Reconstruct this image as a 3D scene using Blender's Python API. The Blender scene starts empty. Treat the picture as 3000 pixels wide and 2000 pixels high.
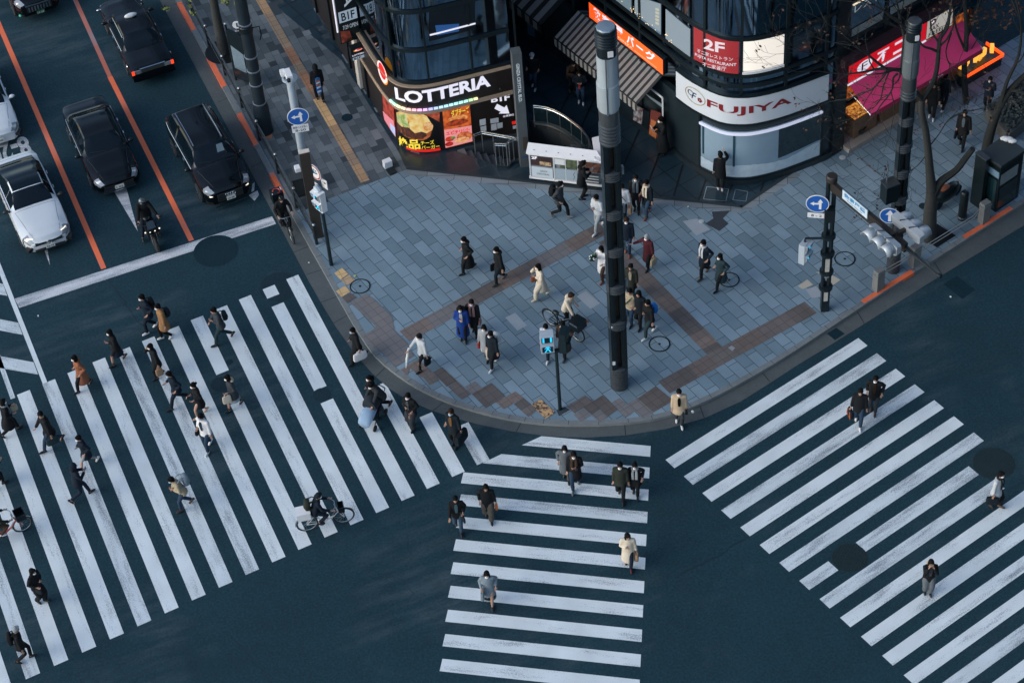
import bpy, bmesh, math, random
from math import sin, cos, pi, radians, hypot, atan2, sqrt
from mathutils import Vector, Matrix
from mathutils.geometry import tessellate_polygon
random.seed(7)
SC = bpy.context.scene
COL = SC.collection
# ------------------------------------------------------------------ camera (solved from the crosswalk grid: stripes 0.45 m wide)
F_PX, TILT, ROLL, CAM_H = 6634.74, 0.8155156, -0.0887773, 55.7
_fw = Vector((0, cos(TILT), -sin(TILT))); _r = Vector((1, 0, 0)); _u = _r.cross(_fw)
RT = cos(ROLL)*_r + sin(ROLL)*_u
UP = -sin(ROLL)*_r + cos(ROLL)*_u
FW = _fw
CAMP = Vector((0, 0, CAM_H))

def g(px, py, z=0.0):
    """survey helper: the ground point (at height z) seen at a photo pixel"""
    d = FW*F_PX + RT*(px-1500) - UP*(py-1000)
    t = (z-CAM_H)/d.z
    p = CAMP + d*t
    return Vector((p.x, p.y, z))

def proj(p):
    w = Vector(p)-CAMP; z = w.dot(FW)
    return (1500+F_PX*w.dot(RT)/z, 1000-F_PX*w.dot(UP)/z)

def hgt(p, px, py):
    """height above point p at which a vertical passes closest to a photo pixel"""
    best = None
    for i in range(0, 1600):
        q = proj((p[0], p[1], p[2]+i*.01)); e = (q[0]-px)**2+(q[1]-py)**2
        if best is None or e < best[0]: best = (e, i*.01)
    return best[1]

cam = bpy.data.cameras.new('camera'); camo = bpy.data.objects.new('camera', cam); COL.objects.link(camo)
cam.lens = F_PX/3000*36; cam.sensor_width = 36; cam.clip_start = 1; cam.clip_end = 2000
m = Matrix.Identity(4)
for i, v in enumerate((RT, UP, -FW)):
    for k in range(3): m[k][i] = v[k]
m.translation = CAMP
camo.matrix_world = m
SC.camera = camo
# ------------------------------------------------------------------ light
W = bpy.data.worlds.new('World'); SC.world = W; W.use_nodes = True
nt = W.node_tree; nt.nodes.clear()
wo = nt.nodes.new('ShaderNodeOutputWorld'); bg = nt.nodes.new('ShaderNodeBackground'); sk = nt.nodes.new('ShaderNodeTexSky')
sk.sky_type = 'NISHITA'; sk.sun_disc = False
SUN_EL, SUN_AZ = 26.0, 250.0
sk.sun_elevation = radians(SUN_EL); sk.sun_rotation = radians(SUN_AZ); sk.air_density = 1.0; sk.dust_density = 1.3; sk.ozone_density = 1.05
bg.inputs['Strength'].default_value = 0.12
nt.links.new(sk.outputs[0], bg.inputs[0]); nt.links.new(bg.outputs[0], wo.inputs[0])
sl = bpy.data.lights.new('sun', 'SUN'); sl.energy = 0.8; sl.angle = radians(50); sl.color = (1.0, .95, .88)
so = bpy.data.objects.new('sun', sl); COL.objects.link(so)
# direction towards the sun: Nishita rotation is measured from +Y clockwise
sd = Vector((sin(radians(SUN_AZ))*cos(radians(SUN_EL)), cos(radians(SUN_AZ))*cos(radians(SUN_EL)), sin(radians(SUN_EL))))
so.rotation_euler = sd.to_track_quat('Z', 'Y').to_euler()
so.location = sd*100+Vector((0, 60, 40))
SC.view_settings.view_transform = 'Standard'; SC.view_settings.look = 'None'
SC.view_settings.exposure = .95; SC.view_settings.gamma = 1.0
SC.render.film_transparent = False
SC.cycles.max_bounces = 5; SC.cycles.diffuse_bounces = 2; SC.cycles.glossy_bounces = 3
SC.cycles.transmission_bounces = 3; SC.cycles.sample_clamp_indirect = 4.0
# ------------------------------------------------------------------ materials
def lin(h):
    if not isinstance(h, str): return tuple(h)
    h = h.lstrip('#'); o = []
    for i in (0, 2, 4):
        c = int(h[i:i+2], 16)/255
        o.append(c/12.92 if c <= .04045 else ((c+.055)/1.055)**2.4)
    return tuple(o)
MATS = {}
def M(name, col, rough=.6, metal=0, em=None, es=0, noise=.12, ns=6.0, bump=0.0, bs=40, coat=0, spec=.5, alpha=None, trans=0):
    if name in MATS: return MATS[name]
    mt = bpy.data.materials.new(name); mt.use_nodes = True; MATS[name] = mt
    n = mt.node_tree.nodes; L = mt.node_tree.links; b = n['Principled BSDF']
    c = lin(col)
    b.inputs['Roughness'].default_value = rough; b.inputs['Metallic'].default_value = metal
    b.inputs['Specular IOR Level'].default_value = spec
    if coat: b.inputs['Coat Weight'].default_value = coat; b.inputs['Coat Roughness'].default_value = .04
    if trans: b.inputs['Transmission Weight'].default_value = trans
    if alpha is not None: b.inputs['Alpha'].default_value = alpha
    if noise:
        tc = n.new('ShaderNodeTexCoord'); nz = n.new('ShaderNodeTexNoise'); nz.inputs['Scale'].default_value = ns; nz.inputs['Detail'].default_value = 4
        mx = n.new('ShaderNodeMix'); mx.data_type = 'RGBA'
        mx.inputs['A'].default_value = (*[max(0, v*(1-noise)) for v in c], 1); mx.inputs['B'].default_value = (*[min(1, v*(1+noise)) for v in c], 1)
        L.new(tc.outputs['Object'], nz.inputs['Vector']); L.new(nz.outputs['Fac'], mx.inputs['Factor']); L.new(mx.outputs['Result'], b.inputs['Base Color'])
        if bump:
            n2 = n.new('ShaderNodeTexNoise'); n2.inputs['Scale'].default_value = bs; n2.inputs['Detail'].default_value = 3
            bp = n.new('ShaderNodeBump'); bp.inputs['Strength'].default_value = bump; bp.inputs['Distance'].default_value = .01
            L.new(tc.outputs['Object'], n2.inputs['Vector']); L.new(n2.outputs['Fac'], bp.inputs['Height']); L.new(bp.outputs['Normal'], b.inputs['Normal'])
    else:
        b.inputs['Base Color'].default_value = (*c, 1)
    if em is not None:
        b.inputs['Emission Color'].default_value = (*lin(em), 1); b.inputs['Emission Strength'].default_value = es
    return mt
# ------------------------------------------------------------------ objects
def tag(o, label=None, cat=None, group=None, kind=None):
    if label: o['label'] = label
    if cat: o['category'] = cat
    if group: o['group'] = group
    if kind: o['kind'] = kind
    return o
ROOTM = {}
def empty(name, loc, rz=0, label=None, cat=None, group=None):
    o = bpy.data.objects.new(name, None); COL.objects.link(o)
    o.location = loc; o.rotation_euler = (0, 0, rz); o.empty_display_size = .2
    ROOTM[o.name] = Matrix.Translation(Vector(loc)) @ Matrix.Rotation(rz, 4, 'Z')
    return tag(o, label, cat, group)
def rootm(o):
    while o.parent: o = o.parent
    return ROOTM.get(o.name, Matrix.Identity(4))
def orth(d):
    d = d.normalized(); a = Vector((0, 0, 1)) if abs(d.z) < .9 else Vector((1, 0, 0))
    x = a.cross(d).normalized(); return x, d.cross(x)
class MB:
    def __init__(s): s.v = []; s.f = []; s.T = None
    def add(s, vs, fs):
        k = len(s.v)
        if s.T is not None: vs = [s.T @ Vector(p) for p in vs]
        s.v += [Vector(p) for p in vs]; s.f += [tuple(i+k for i in q) for q in fs]; return s
    def box(s, c, sz, rz=0, taper=1.0, M3=None):
        x, y, z = sz[0]/2, sz[1]/2, sz[2]/2; R = M3 if M3 is not None else Matrix.Rotation(rz, 3, 'Z'); c = Vector(c)
        P = []
        for zz, t in ((-z, 1), (z, taper)):
            for xx, yy in ((-x, -y), (x, -y), (x, y), (-x, y)): P.append(c+R @ Vector((xx*t, yy*t, zz)))
        return s.add(P, [(0, 3, 2, 1), (4, 5, 6, 7), (0, 1, 5, 4), (1, 2, 6, 5), (2, 3, 7, 6), (3, 0, 4, 7)])
    def bar(s, a, b, w, h):
        """rectangular bar from a to b, w across, h upward-ish"""
        a = Vector(a); b = Vector(b); x, y = orth(b-a); P = []
        for p in (a, b):
            for i, j in ((-1, -1), (1, -1), (1, 1), (-1, 1)): P.append(p+x*(i*w/2)+y*(j*h/2))
        return s.add(P, [(0, 3, 2, 1), (4, 5, 6, 7), (0, 1, 5, 4), (1, 2, 6, 5), (2, 3, 7, 6), (3, 0, 4, 7)])
    def tube(s, pts, rs, n=8, cap=True, sq=1.0):
        pts = [Vector(p) for p in pts]
        if not hasattr(rs, '__len__'): rs = [rs]*len(pts)
        P = []; Fc = []; x = None
        for i, p in enumerate(pts):
            d = (pts[min(i+1, len(pts)-1)]-pts[max(i-1, 0)])
            if d.length < 1e-9: d = Vector((0, 0, 1))
            d.normalize()
            if x is None: x, y = orth(d)
            else:
                x = (x-d*x.dot(d));
                if x.length < 1e-6: x, y = orth(d)
                x.normalize(); y = d.cross(x)
            r = rs[i]; rx, ry = r if hasattr(r, '__len__') else (r, r)
            for k in range(n):
                a = 2*pi*k/n; P.append(p+x*(cos(a)*rx)+y*(sin(a)*ry))
        for i in range(len(pts)-1):
            for k in range(n):
                Fc.append((i*n+k, i*n+(k+1) % n, (i+1)*n+(k+1) % n, (i+1)*n+k))
        if cap:
            Fc.append(tuple(range(n-1, -1, -1))); Fc.append(tuple((len(pts)-1)*n+k for k in range(n)))
        return s.add(P, Fc)
    def rings(s, R, cap=True):
        """skin a list of equal-length rings of points"""
        n = len(R[0]); P = [Vector(p) for r in R for p in r]; Fc = []
        for i in range(len(R)-1):
            for k in range(n): Fc.append((i*n+k, i*n+(k+1) % n, (i+1)*n+(k+1) % n, (i+1)*n+k))
        if cap: Fc.append(tuple(range(n-1, -1, -1))); Fc.append(tuple((len(R)-1)*n+k for k in range(n)))
        return s.add(P, Fc)
    def lathe(s, c, prof, n=16, axis=None):
        c = Vector(c); R = []
        x, y, z = Vector((1, 0, 0)), Vector((0, 1, 0)), Vector((0, 0, 1))
        if axis is not None: z = Vector(axis).normalized(); x, y = orth(z)
        for r, h in prof: R.append([c+z*h+x*(r*cos(2*pi*k/n))+y*(r*sin(2*pi*k/n)) for k in range(n)])
        return s.rings(R)
    def ell(s, c, r, n=10, m=6, M3=None):
        c = Vector(c); R = M3 if M3 is not None else Matrix.Identity(3); P = []; Fc = []
        for i in range(1, m):
            t = pi*i/m
            for k in range(n): P.append(c+R @ Vector((r[0]*sin(t)*cos(2*pi*k/n), r[1]*sin(t)*sin(2*pi*k/n), -r[2]*cos(t))))
        b = len(P); P.append(c+R @ Vector((0, 0, -r[2]))); P.append(c+R @ Vector((0, 0, r[2])))
        for i in range(m-2):
            for k in range(n): Fc.append((i*n+k, i*n+(k+1) % n, (i+1)*n+(k+1) % n, (i+1)*n+k))
        for k in range(n):
            Fc.append((b, (k+1) % n, k)); Fc.append((b+1, (m-2)*n+k, (m-2)*n+(k+1) % n))
        return s.add(P, Fc)
    def poly(s, pts): return s.add(pts, [tuple(range(len(pts)))])
    def flat(s, pts, z=None, holes=()):
        """flat polygon (concave allowed, with holes), face up"""
        loops = [[Vector((p[0], p[1], p[2] if z is None else z)) for p in L] for L in [pts, *holes]]
        tri = tessellate_polygon([[Vector((p.x, p.y, 0)) for p in L] for L in loops]); P = [p for L in loops for p in L]; o = []
        for t in tri:
            a, b, c = (P[i] for i in t); o.append(t if (b-a).cross(c-a).z > 0 else t[::-1])
        return s.add(P, o)
    def prism(s, pts, z0, z1):
        """vertical prism over a plan polygon"""
        n = len(pts); A = sum(pts[i][0]*pts[(i+1) % n][1]-pts[(i+1) % n][0]*pts[i][1] for i in range(n))
        if A < 0: pts = pts[::-1]
        s.flat(pts, z1)
        tri = tessellate_polygon([[Vector((p[0], p[1], 0)) for p in pts]]); P = [Vector((p[0], p[1], z0)) for p in pts]
        o = []
        for t in tri:
            a, b, c = (P[i] for i in t); o.append(t if (b-a).cross(c-a).z < 0 else t[::-1])
        s.add(P, o)
        Q = P+[Vector((p[0], p[1], z1)) for p in pts]
        return s.add(Q, [(i, (i+1) % n, n+(i+1) % n, n+i) for i in range(n)])
    def build(s, name, mat, parent=None, smooth=False, world=True):
        me = bpy.data.meshes.new(name)
        vs = s.v
        if parent is not None and world:
            mi = rootm(parent).inverted(); vs = [mi @ p for p in vs]
        me.from_pydata([tuple(p) for p in vs], [], s.f); me.update()
        if smooth:
            me.polygons.foreach_set('use_smooth', [True]*len(me.polygons))
            if smooth != 'all':
                try: me.set_sharp_from_angle(angle=radians(40))
                except Exception: pass
        o = bpy.data.objects.new(name, me); COL.objects.link(o)
        if mat is not None: me.materials.append(mat)
        if parent is not None: o.parent = parent
        return o
def sheet(name, pts, z, mat, kind='structure', holes=()):
    o = MB().flat(pts, z, holes).build(name, mat); o['kind'] = kind; return o
def glyphs(body, size=1.0, bold=0.0, align='CENTER', sx=1.0, spacing=1.0):
    """2D text mesh: (verts, faces), baseline at y=0"""
    cu = bpy.data.curves.new('txt', 'FONT'); cu.body = body; cu.size = size; cu.align_x = align; cu.offset = bold*size; cu.resolution_u = 3
    cu.space_character = spacing
    o = bpy.data.objects.new('txt', cu); COL.objects.link(o)
    me = bpy.data.meshes.new_from_object(o)
    vs = [(v.co.x*sx, v.co.y) for v in me.vertices]; fs = [tuple(p.vertices) for p in me.polygons]
    bpy.data.objects.remove(o); bpy.data.curves.remove(cu); bpy.data.meshes.remove(me)
    # make faces point to +z
    out = []
    for f in fs:
        a, b, c = (vs[i] for i in f[:3]); A = sum(vs[f[i]][0]*vs[f[(i+1) % len(f)]][1]-vs[f[(i+1) % len(f)]][0]*vs[f[i]][1] for i in range(len(f)))
        out.append(f if A > 0 else f[::-1])
    return vs, out
class Wall:
    """a vertical surface over a plan polyline; s runs along it, z up, outward = right-hand side normal"""
    def __init__(s, pts, flip=1):
        s.p = [Vector((p[0], p[1], 0)) for p in pts]; s.L = [0.0]
        for a, b in zip(s.p, s.p[1:]): s.L.append(s.L[-1]+(b-a).length)
        s.flip = flip
    @property
    def len(s): return s.L[-1]
    def at(s, t, z=0, off=0):
        i = 0
        while i < len(s.L)-2 and t > s.L[i+1]: i += 1
        a, b = s.p[i], s.p[i+1]; d = (b-a).normalized(); p = a+d*(t-s.L[i])
        # smooth normal
        def nrm(j):
            j = max(0, min(len(s.p)-2, j)); e = (s.p[j+1]-s.p[j]).normalized(); return Vector((e.y, -e.x, 0))
        f = (t-s.L[i])/max(1e-6, s.L[i+1]-s.L[i]); n0 = (nrm(i-1)+nrm(i)).normalized(); n1 = (nrm(i)+nrm(i+1)).normalized()
        n = (n0*(1-f)+n1*f).normalized()*s.flip
        q = p+n*off; return Vector((q.x, q.y, z))
    lo0 = 0.0
    def find(s, px, py, off=0):
        """(s, z) of the wall point seen at a photo pixel"""
        best = None; k = 0
        lo, hi, st = max(0, s.len-24), s.len, .25
        for rnd in range(3):
            t = lo
            while t <= hi+1e-6:
                p = s.at(t, 0, off)
                # ray plane: choose z so the ray's horizontal position matches along the view azimuth
                d = FW*F_PX+RT*(px-1500)-UP*(py-1000)
                az = Vector((d.x, d.y, 0)); lam = (Vector((p.x, p.y, 0)).dot(az))/az.length_squared
                q = CAMP+d*lam; e = (Vector((q.x, q.y, 0))-Vector((p.x, p.y, 0))).length
                if best is None or e < best[0]: best = (e, t, q.z)
                t += st
            lo, hi, st = best[1]-st, best[1]+st, st/12
            lo = max(lo, -2); hi = min(hi, s.len+2)
        return best[1], best[2]
    def ticks(s, a, b, step=.3):
        o = [a]+[l for l in s.L if a+.01 < l < b-.01]+[b]; r = [o[0]]
        for x, y in zip(o, o[1:]):
            k = max(1, int((y-x)/step))
            for i in range(1, k+1): r.append(x+(y-x)*i/k)
        return r
    def slab(s, mb, a, b, z0, z1, off0=0.0, off1=.05, step=.3):
        """a curved board on the wall between s=a..b, z0..z1, from off0 out to off1"""
        T = s.ticks(a, b, step); R = []
        for t in T: R.append([s.at(t, z0, off0), s.at(t, z0, off1), s.at(t, z1, off1), s.at(t, z1, off0)])
        return mb.rings(R)
    def text(s, mb, body, sc, zb, size, off=.06, bold=0, sx=1.0, shear=0, slope=0, spacing=1.0, align='CENTER'):
        vs, fs = glyphs(body, size, bold, align, sx, spacing)
        # split long edges is unnecessary at this size
        mb.add([s.at(sc+x*(1)+shear*y, zb+y+slope*x, off) for x, y in vs], [f if s.flip > 0 else f[::-1] for f in fs]); return mb
    def disc(s, mb, sc, zc, rx, rz, off=.06, n=20, a0=0, a1=2*pi):
        P = [s.at(sc+rx*cos(a0+(a1-a0)*k/n), zc+rz*sin(a0+(a1-a0)*k/n), off) for k in range(n+(0 if a1-a0 > 6.28 else 1))]
        return mb.poly(P)
    def ptxt(s, mb, pts, off=.06):
        return mb.poly([s.at(a, z, off) for a, z in pts])
def rotz(a): return Matrix.Rotation(a, 3, 'Z')
# ================================================================== GROUND
def surf(name, cols, scale=1.0, rough=.85, grain=.25, patch=.25, bump=.3, gs=35.0, ps=.35, streak=None):
    """worn mineral surface: base colour with large patches, mid stains and fine grain"""
    mt = bpy.data.materials.new(name); mt.use_nodes = True; n = mt.node_tree.nodes; L = mt.node_tree.links; b = n['Principled BSDF']
    b.inputs['Roughness'].default_value = rough; c = lin(cols)
    geo = n.new('ShaderNodeNewGeometry')
    def nz(sc, det, rgh=.55):
        q = n.new('ShaderNodeTexNoise'); q.inputs['Scale'].default_value = sc; q.inputs['Detail'].default_value = det; q.inputs['Roughness'].default_value = rgh
        L.new(geo.outputs['Position'], q.inputs['Vector']); return q
    def mth(op, a, bb):
        q = n.new('ShaderNodeMath'); q.operation = op
        for i, x in enumerate((a, bb)):
            if hasattr(x, 'links'): L.new(x, q.inputs[i])
            else: q.inputs[i].default_value = x
        return q.outputs[0]
    p = nz(ps, 5); f = nz(gs, 3, .7); md = nz(2.3, 4)
    v = mth('ADD', 1.0, mth('MULTIPLY', mth('SUBTRACT', p.outputs['Fac'], .5), patch*2))
    v = mth('ADD', v, mth('MULTIPLY', mth('SUBTRACT', f.outputs['Fac'], .5), grain*2))
    v = mth('ADD', v, mth('MULTIPLY', mth('SUBTRACT', md.outputs['Fac'], .5), patch*1.2))
    vm = n.new('ShaderNodeVectorMath'); vm.operation = 'SCALE'; vm.inputs[0].default_value = c; L.new(v, vm.inputs['Scale'])
    L.new(vm.outputs[0], b.inputs['Base Color'])
    bp = n.new('ShaderNodeBump'); bp.inputs['Strength'].default_value = bump; bp.inputs['Distance'].default_value = .004
    L.new(f.outputs['Fac'], bp.inputs['Height']); L.new(bp.outputs['Normal'], b.inputs['Normal'])
    return mt
def paving(name, ang, lw, lh, c1, c2, cm, mortar=.012, off=.5, patch=.2, rough=.75, sq=1, bias=0.0, dark=None):
    """rectangular paving slabs laid at a plan angle"""
    mt = surf(name, c1, rough=rough, grain=.22, patch=patch, bump=.15); n = mt.node_tree.nodes; L = mt.node_tree.links; b = n['Principled BSDF']
    vm = next(x for x in n if x.bl_idname == 'ShaderNodeVectorMath'); geo = next(x for x in n if x.bl_idname == 'ShaderNodeNewGeometry')
    mp = n.new('ShaderNodeMapping'); mp.inputs['Rotation'].default_value = (0, 0, -ang)
    br = n.new('ShaderNodeTexBrick'); br.offset = off; br.squash = sq
    br.inputs['Scale'].default_value = 1; br.inputs['Brick Width'].default_value = lw; br.inputs['Row Height'].default_value = lh
    br.inputs['Mortar Size'].default_value = mortar; br.inputs['Mortar Smooth'].default_value = .2; br.inputs['Bias'].default_value = bias
    br.inputs['Color1'].default_value = (*lin(c1), 1); br.inputs['Color2'].default_value = (*lin(c2), 1); br.inputs['Mortar'].default_value = (*lin(cm), 1)
    L.new(geo.outputs['Position'], mp.inputs['Vector']); L.new(mp.outputs[0], br.inputs['Vector'])
    L.new(br.outputs['Color'], vm.inputs[0])
    return mt
ASPH = surf('asphalt', (.0065, .034, .049), patch=.26, grain=1.1, gs=13, bump=.5); ASPH.node_tree.nodes['Principled BSDF'].inputs['Specular IOR Level'].default_value = .3
def wear(mt):
    """pale dusty streaks and tyre-polished lanes worn into the asphalt"""
    n = mt.node_tree.nodes; L = mt.node_tree.links; b = n['Principled BSDF']; vm = next(x for x in n if x.bl_idname == 'ShaderNodeVectorMath'); geo = next(x for x in n if x.bl_idname == 'ShaderNodeNewGeometry')
    def nz(sc, det, rot=None, scl=None):
        q = n.new('ShaderNodeTexNoise'); q.inputs['Scale'].default_value = sc; q.inputs['Detail'].default_value = det; q.inputs['Roughness'].default_value = .62
        if rot is not None:
            mp = n.new('ShaderNodeMapping'); mp.vector_type = 'TEXTURE'; mp.inputs['Rotation'].default_value = (0, 0, rot); mp.inputs['Scale'].default_value = scl; L.new(geo.outputs['Position'], mp.inputs['Vector']); L.new(mp.outputs[0], q.inputs['Vector'])
        else: L.new(geo.outputs['Position'], q.inputs['Vector'])
        return q
    def ramp(src, a, c):
        r = n.new('ShaderNodeMapRange'); r.inputs['From Min'].default_value = a; r.inputs['From Max'].default_value = c; L.new(src, r.inputs['Value']); return r.outputs[0]
    def mul(x, y):
        q = n.new('ShaderNodeMath'); q.operation = 'MULTIPLY'
        for i, w in enumerate((x, y)):
            if hasattr(w, 'links'): L.new(w, q.inputs[i])
            else: q.inputs[i].default_value = w
        return q.outputs[0]
    m1 = mul(ramp(nz(.16, 4).outputs['Fac'], .50, .72), ramp(nz(1.0, 6, radians(19), (2.6, .5, 1)).outputs['Fac'], .42, .72))
    m2 = mul(ramp(nz(.22, 3).outputs['Fac'], .52, .75), ramp(nz(1.0, 5, radians(-70), (5, .9, 1)).outputs['Fac'], .45, .7))
    mx = n.new('ShaderNodeMix'); mx.data_type = 'RGBA'; mx.inputs['B'].default_value = (.085, .112, .128, 1); L.new(vm.outputs[0], mx.inputs['A']); L.new(mul(m1, .75), mx.inputs['Factor'])
    m3 = n.new('ShaderNodeMix'); m3.data_type = 'RGBA'; m3.inputs['B'].default_value = (.004, .020, .030, 1); L.new(mx.outputs['Result'], m3.inputs['A']); L.new(mul(m2, .8), m3.inputs['Factor']); L.new(m3.outputs['Result'], b.inputs['Base Color'])
wear(ASPH)
PLZ = .115
AD = radians(-70.35); A_d = Vector((cos(AD), sin(AD), 0)); A_n = Vector((-A_d.y, A_d.x, 0))
def Aw(n, d, z=0): q = A_n*n+A_d*d; return Vector((q.x, q.y, z))
CD = radians(33.0); C_d = Vector((cos(CD), sin(CD), 0)); C_n = Vector((C_d.y, -C_d.x, 0))
def Cw(n, d, z=0): q = C_n*n+C_d*d; return Vector((q.x, q.y, z))
BD = radians(-13.4); B_d = Vector((cos(BD), sin(BD), 0)); B_n = Vector((B_d.y, -B_d.x, 0))
def Bw(n, d, z=0): q = B_n*n+B_d*d; return Vector((q.x, q.y, z))
P2 = lambda L, z: [g(x, y, z) for x, y in L]
# --- kerb lines: outer face (road side) and inner edge
KO = [Aw(12.95, -200, .06), Aw(12.95, -62, .06)]+P2([(925, 757), (958, 815), (990, 872), (1018, 925), (1052, 982), (1080, 1024), (1100, 1050), (1119, 1066), (1155, 1096), (1196, 1124), (1234, 1147), (1280, 1168), (1328, 1188), (1383, 1205), (1444, 1220), (1500, 1233), (1526, 1236.5), (1583, 1244), (1654, 1250), (1751, 1250), (1861, 1241), (1917, 1234), (1968, 1222), (2019, 1201), (2093, 1168), (2144, 1142), (2205, 1104), (2264, 1073), (2333, 1030), (2399, 984), (2535, 893), (2679, 801), (2831, 702), (2969, 615)], .06)
e = (KO[-1]-KO[-2]).normalized(); KO.append(KO[-1]+e*120)
def offs(L, d):
    o = []
    for i, p in enumerate(L):
        a = L[max(0, i-1)]; b = L[min(len(L)-1, i+1)]; t = (b-a).normalized(); o.append(Vector((p.x-t.y*d, p.y+t.x*d, p.z)))
    return o
def smooth_line(L, k=2):
    for _ in range(k): L = [L[0]]+[(L[i-1]+L[i]*2+L[i+1])/4 for i in range(1, len(L)-1)]+[L[-1]]
    return L
KO = KO[:2]+smooth_line(KO[2:])
KI = offs(KO, .19)
GU = [Aw(12.39, -200), Aw(12.42, -58.6)]+P2([(905, 825), (938, 882), (973, 946), (1040, 1040), (1093, 1100), (1140, 1141), (1186, 1170), (1265, 1206), (1330, 1222), (1374, 1239), (1505, 1266), (1603, 1280), (1705, 1284), (1833, 1279), (1955, 1259), (2065, 1229), (2180, 1178), (2256, 1119), (2333, 1071), (2435, 1010), (2533, 950), (2655, 868), (3000, 659)], 0)
e = (GU[-1]-GU[-2]).normalized(); GU.append(GU[-1]+e*120)
GU = GU[:2]+smooth_line(GU[2:], 1)
WELL = P2([(1528, 505), (1543, 312), (1563, 308), (1601, 316), (1640, 331), (1680, 353), (1712, 383), (1731, 415), (1740, 455), (1738, 468), (1590, 446), (1560, 466), (1548, 508)], PLZ)  # basement stair well
WELL = P2([(1553, 440), (1545, 395), (1551, 352), (1587, 358), (1640, 372), (1690, 398), (1720, 425), (1736, 460), (1655, 449), (1590, 441)], PLZ)
STAIR = P2([(1330, 441), (1395, 424), (1524, 388), (1524, 470), (1462, 487)], PLZ)
big = [(-500, -300), (500, -300), (500, 700), (-500, 700)]
sheet('road', [Vector((x, y, 0)) for x, y in big], 0, ASPH, holes=[WELL, STAIR])
GUT = surf('gutter_concrete', (.075, .09, .095), patch=.35, grain=.3, gs=14, bump=.4)
o = MB().flat(GU+KO[::-1], .008).build('gutter', GUT); o['kind'] = 'structure'
KERB = surf('kerb_stone', (.16, .185, .195), patch=.3, grain=.25, gs=12)
mb = MB(); R = []
for a, b in zip(KO, KI): R.append([Vector((a.x, a.y, -.05)), Vector((b.x, b.y, -.05)), Vector((b.x, b.y, .12)), Vector((a.x, a.y, .12))])
mb.rings(R[2:-1]); mb.rings([R[0], R[1], R[2]]); mb.rings([R[-2], R[-1]])
o = mb.build('kerb', KERB); o['kind'] = 'structure'
PAVE = paving('granite_paving', radians(32), .41, .78, (.118, .188, .235), (.195, .285, .35), (.035, .055, .07), mortar=.011, off=.5, patch=.22)
# slabs run long side across: brick axis swapped by turning 90 degrees
PAVE.node_tree.nodes['Mapping'].inputs['Rotation'].default_value = (0, 0, radians(59.5))
PAVE.node_tree.nodes['Brick Texture'].inputs['Brick Width'].default_value = .78
PAVE.node_tree.nodes['Brick Texture'].inputs['Row Height'].default_value = .40
ALY = P2([(2905, 152), (3060, 75)], PLZ)
e2 = (ALY[1]-ALY[0]).normalized(); ALY = [ALY[0], ALY[0]+e2*60]
far1 = ALY[0]+Vector((-.55, .83, 0))*120
PZ = [Vector((p.x, p.y, PLZ)) for p in KI[:-1]]
# plaza stops where the side street on the right begins
endk = KI[-2]+(KI[-1]-KI[-2])*.09
plaza = PZ+[Vector((endk.x, endk.y, PLZ)), g(3090, 330, PLZ), g(3060, 60, PLZ), ALY[0], far1, Vector((-60, 260, PLZ))]
sheet('plaza_paving', plaza, PLZ, PAVE, holes=[WELL, STAIR])
# --- left pavement (small dark setts)
LPAV = paving('sett_paving', AD, .30, .30, (.055, .075, .088), (.13, .16, .18), (.035, .045, .05), mortar=.008, patch=.35)
LPAV.node_tree.nodes['Brick Texture'].inputs['Brick Width'].default_value = .58
LPAV.node_tree.nodes['Mapping'].inputs['Rotation'].default_value = (0, 0, -AD)
pe = g(1191, 497, PLZ); pd = (g(1164, 509, PLZ)-g(957, 585, PLZ)).normalized()
k0 = g(957, 585, PLZ)
def meet(p, d, n):  # along p+t d to frame-A n value
    t = (n-p.dot(A_n))/d.dot(A_n); return p+d*t
c0 = meet(k0, pd, 13.16)
sheet('side_pavement', [Aw(13.16, -200, 0), c0, k0, pe, g(1170, 450, PLZ), g(1000, 176, PLZ), g(1000, 176, PLZ)-A_d*120], PLZ+.004, LPAV)
# darker band setts scattered in the side pavement
used = set(); rr = random.Random(3); mb = MB(); mb2 = MB(); mb3 = MB()
for i in range(150):
    n_ = 13.5+rr.random()*5.2; d_ = -58-rr.random()*17
    if i % 3 == 0: w_, l_ = .3, .58
    else: w_, l_ = .3, .3
    n_ = round(n_/.3)*.3; d_ = round(d_/.29)*.29
    p = Aw(n_, d_)
    if (p-pe).dot(Vector((-pd.y, pd.x, 0))) < .4: continue
    if (n_, d_) in used: continue
    used.add((n_, d_)); tgt = mb if i % 2 else mb2; zz = PLZ+.006+i*.00002
    tgt.poly([Aw(n_, d_, zz), Aw(n_, d_+l_, zz), Aw(n_+w_, d_+l_, zz), Aw(n_+w_, d_, zz)])
DSET = surf('dark_sett', (.028, .043, .054), patch=.3); PSET = surf('pale_sett', (.15, .18, .2), patch=.3)
o = mb.build('dark_setts', DSET); o['kind'] = 'structure'
o = mb2.build('pale_setts', PSET); o['kind'] = 'structure'
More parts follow.
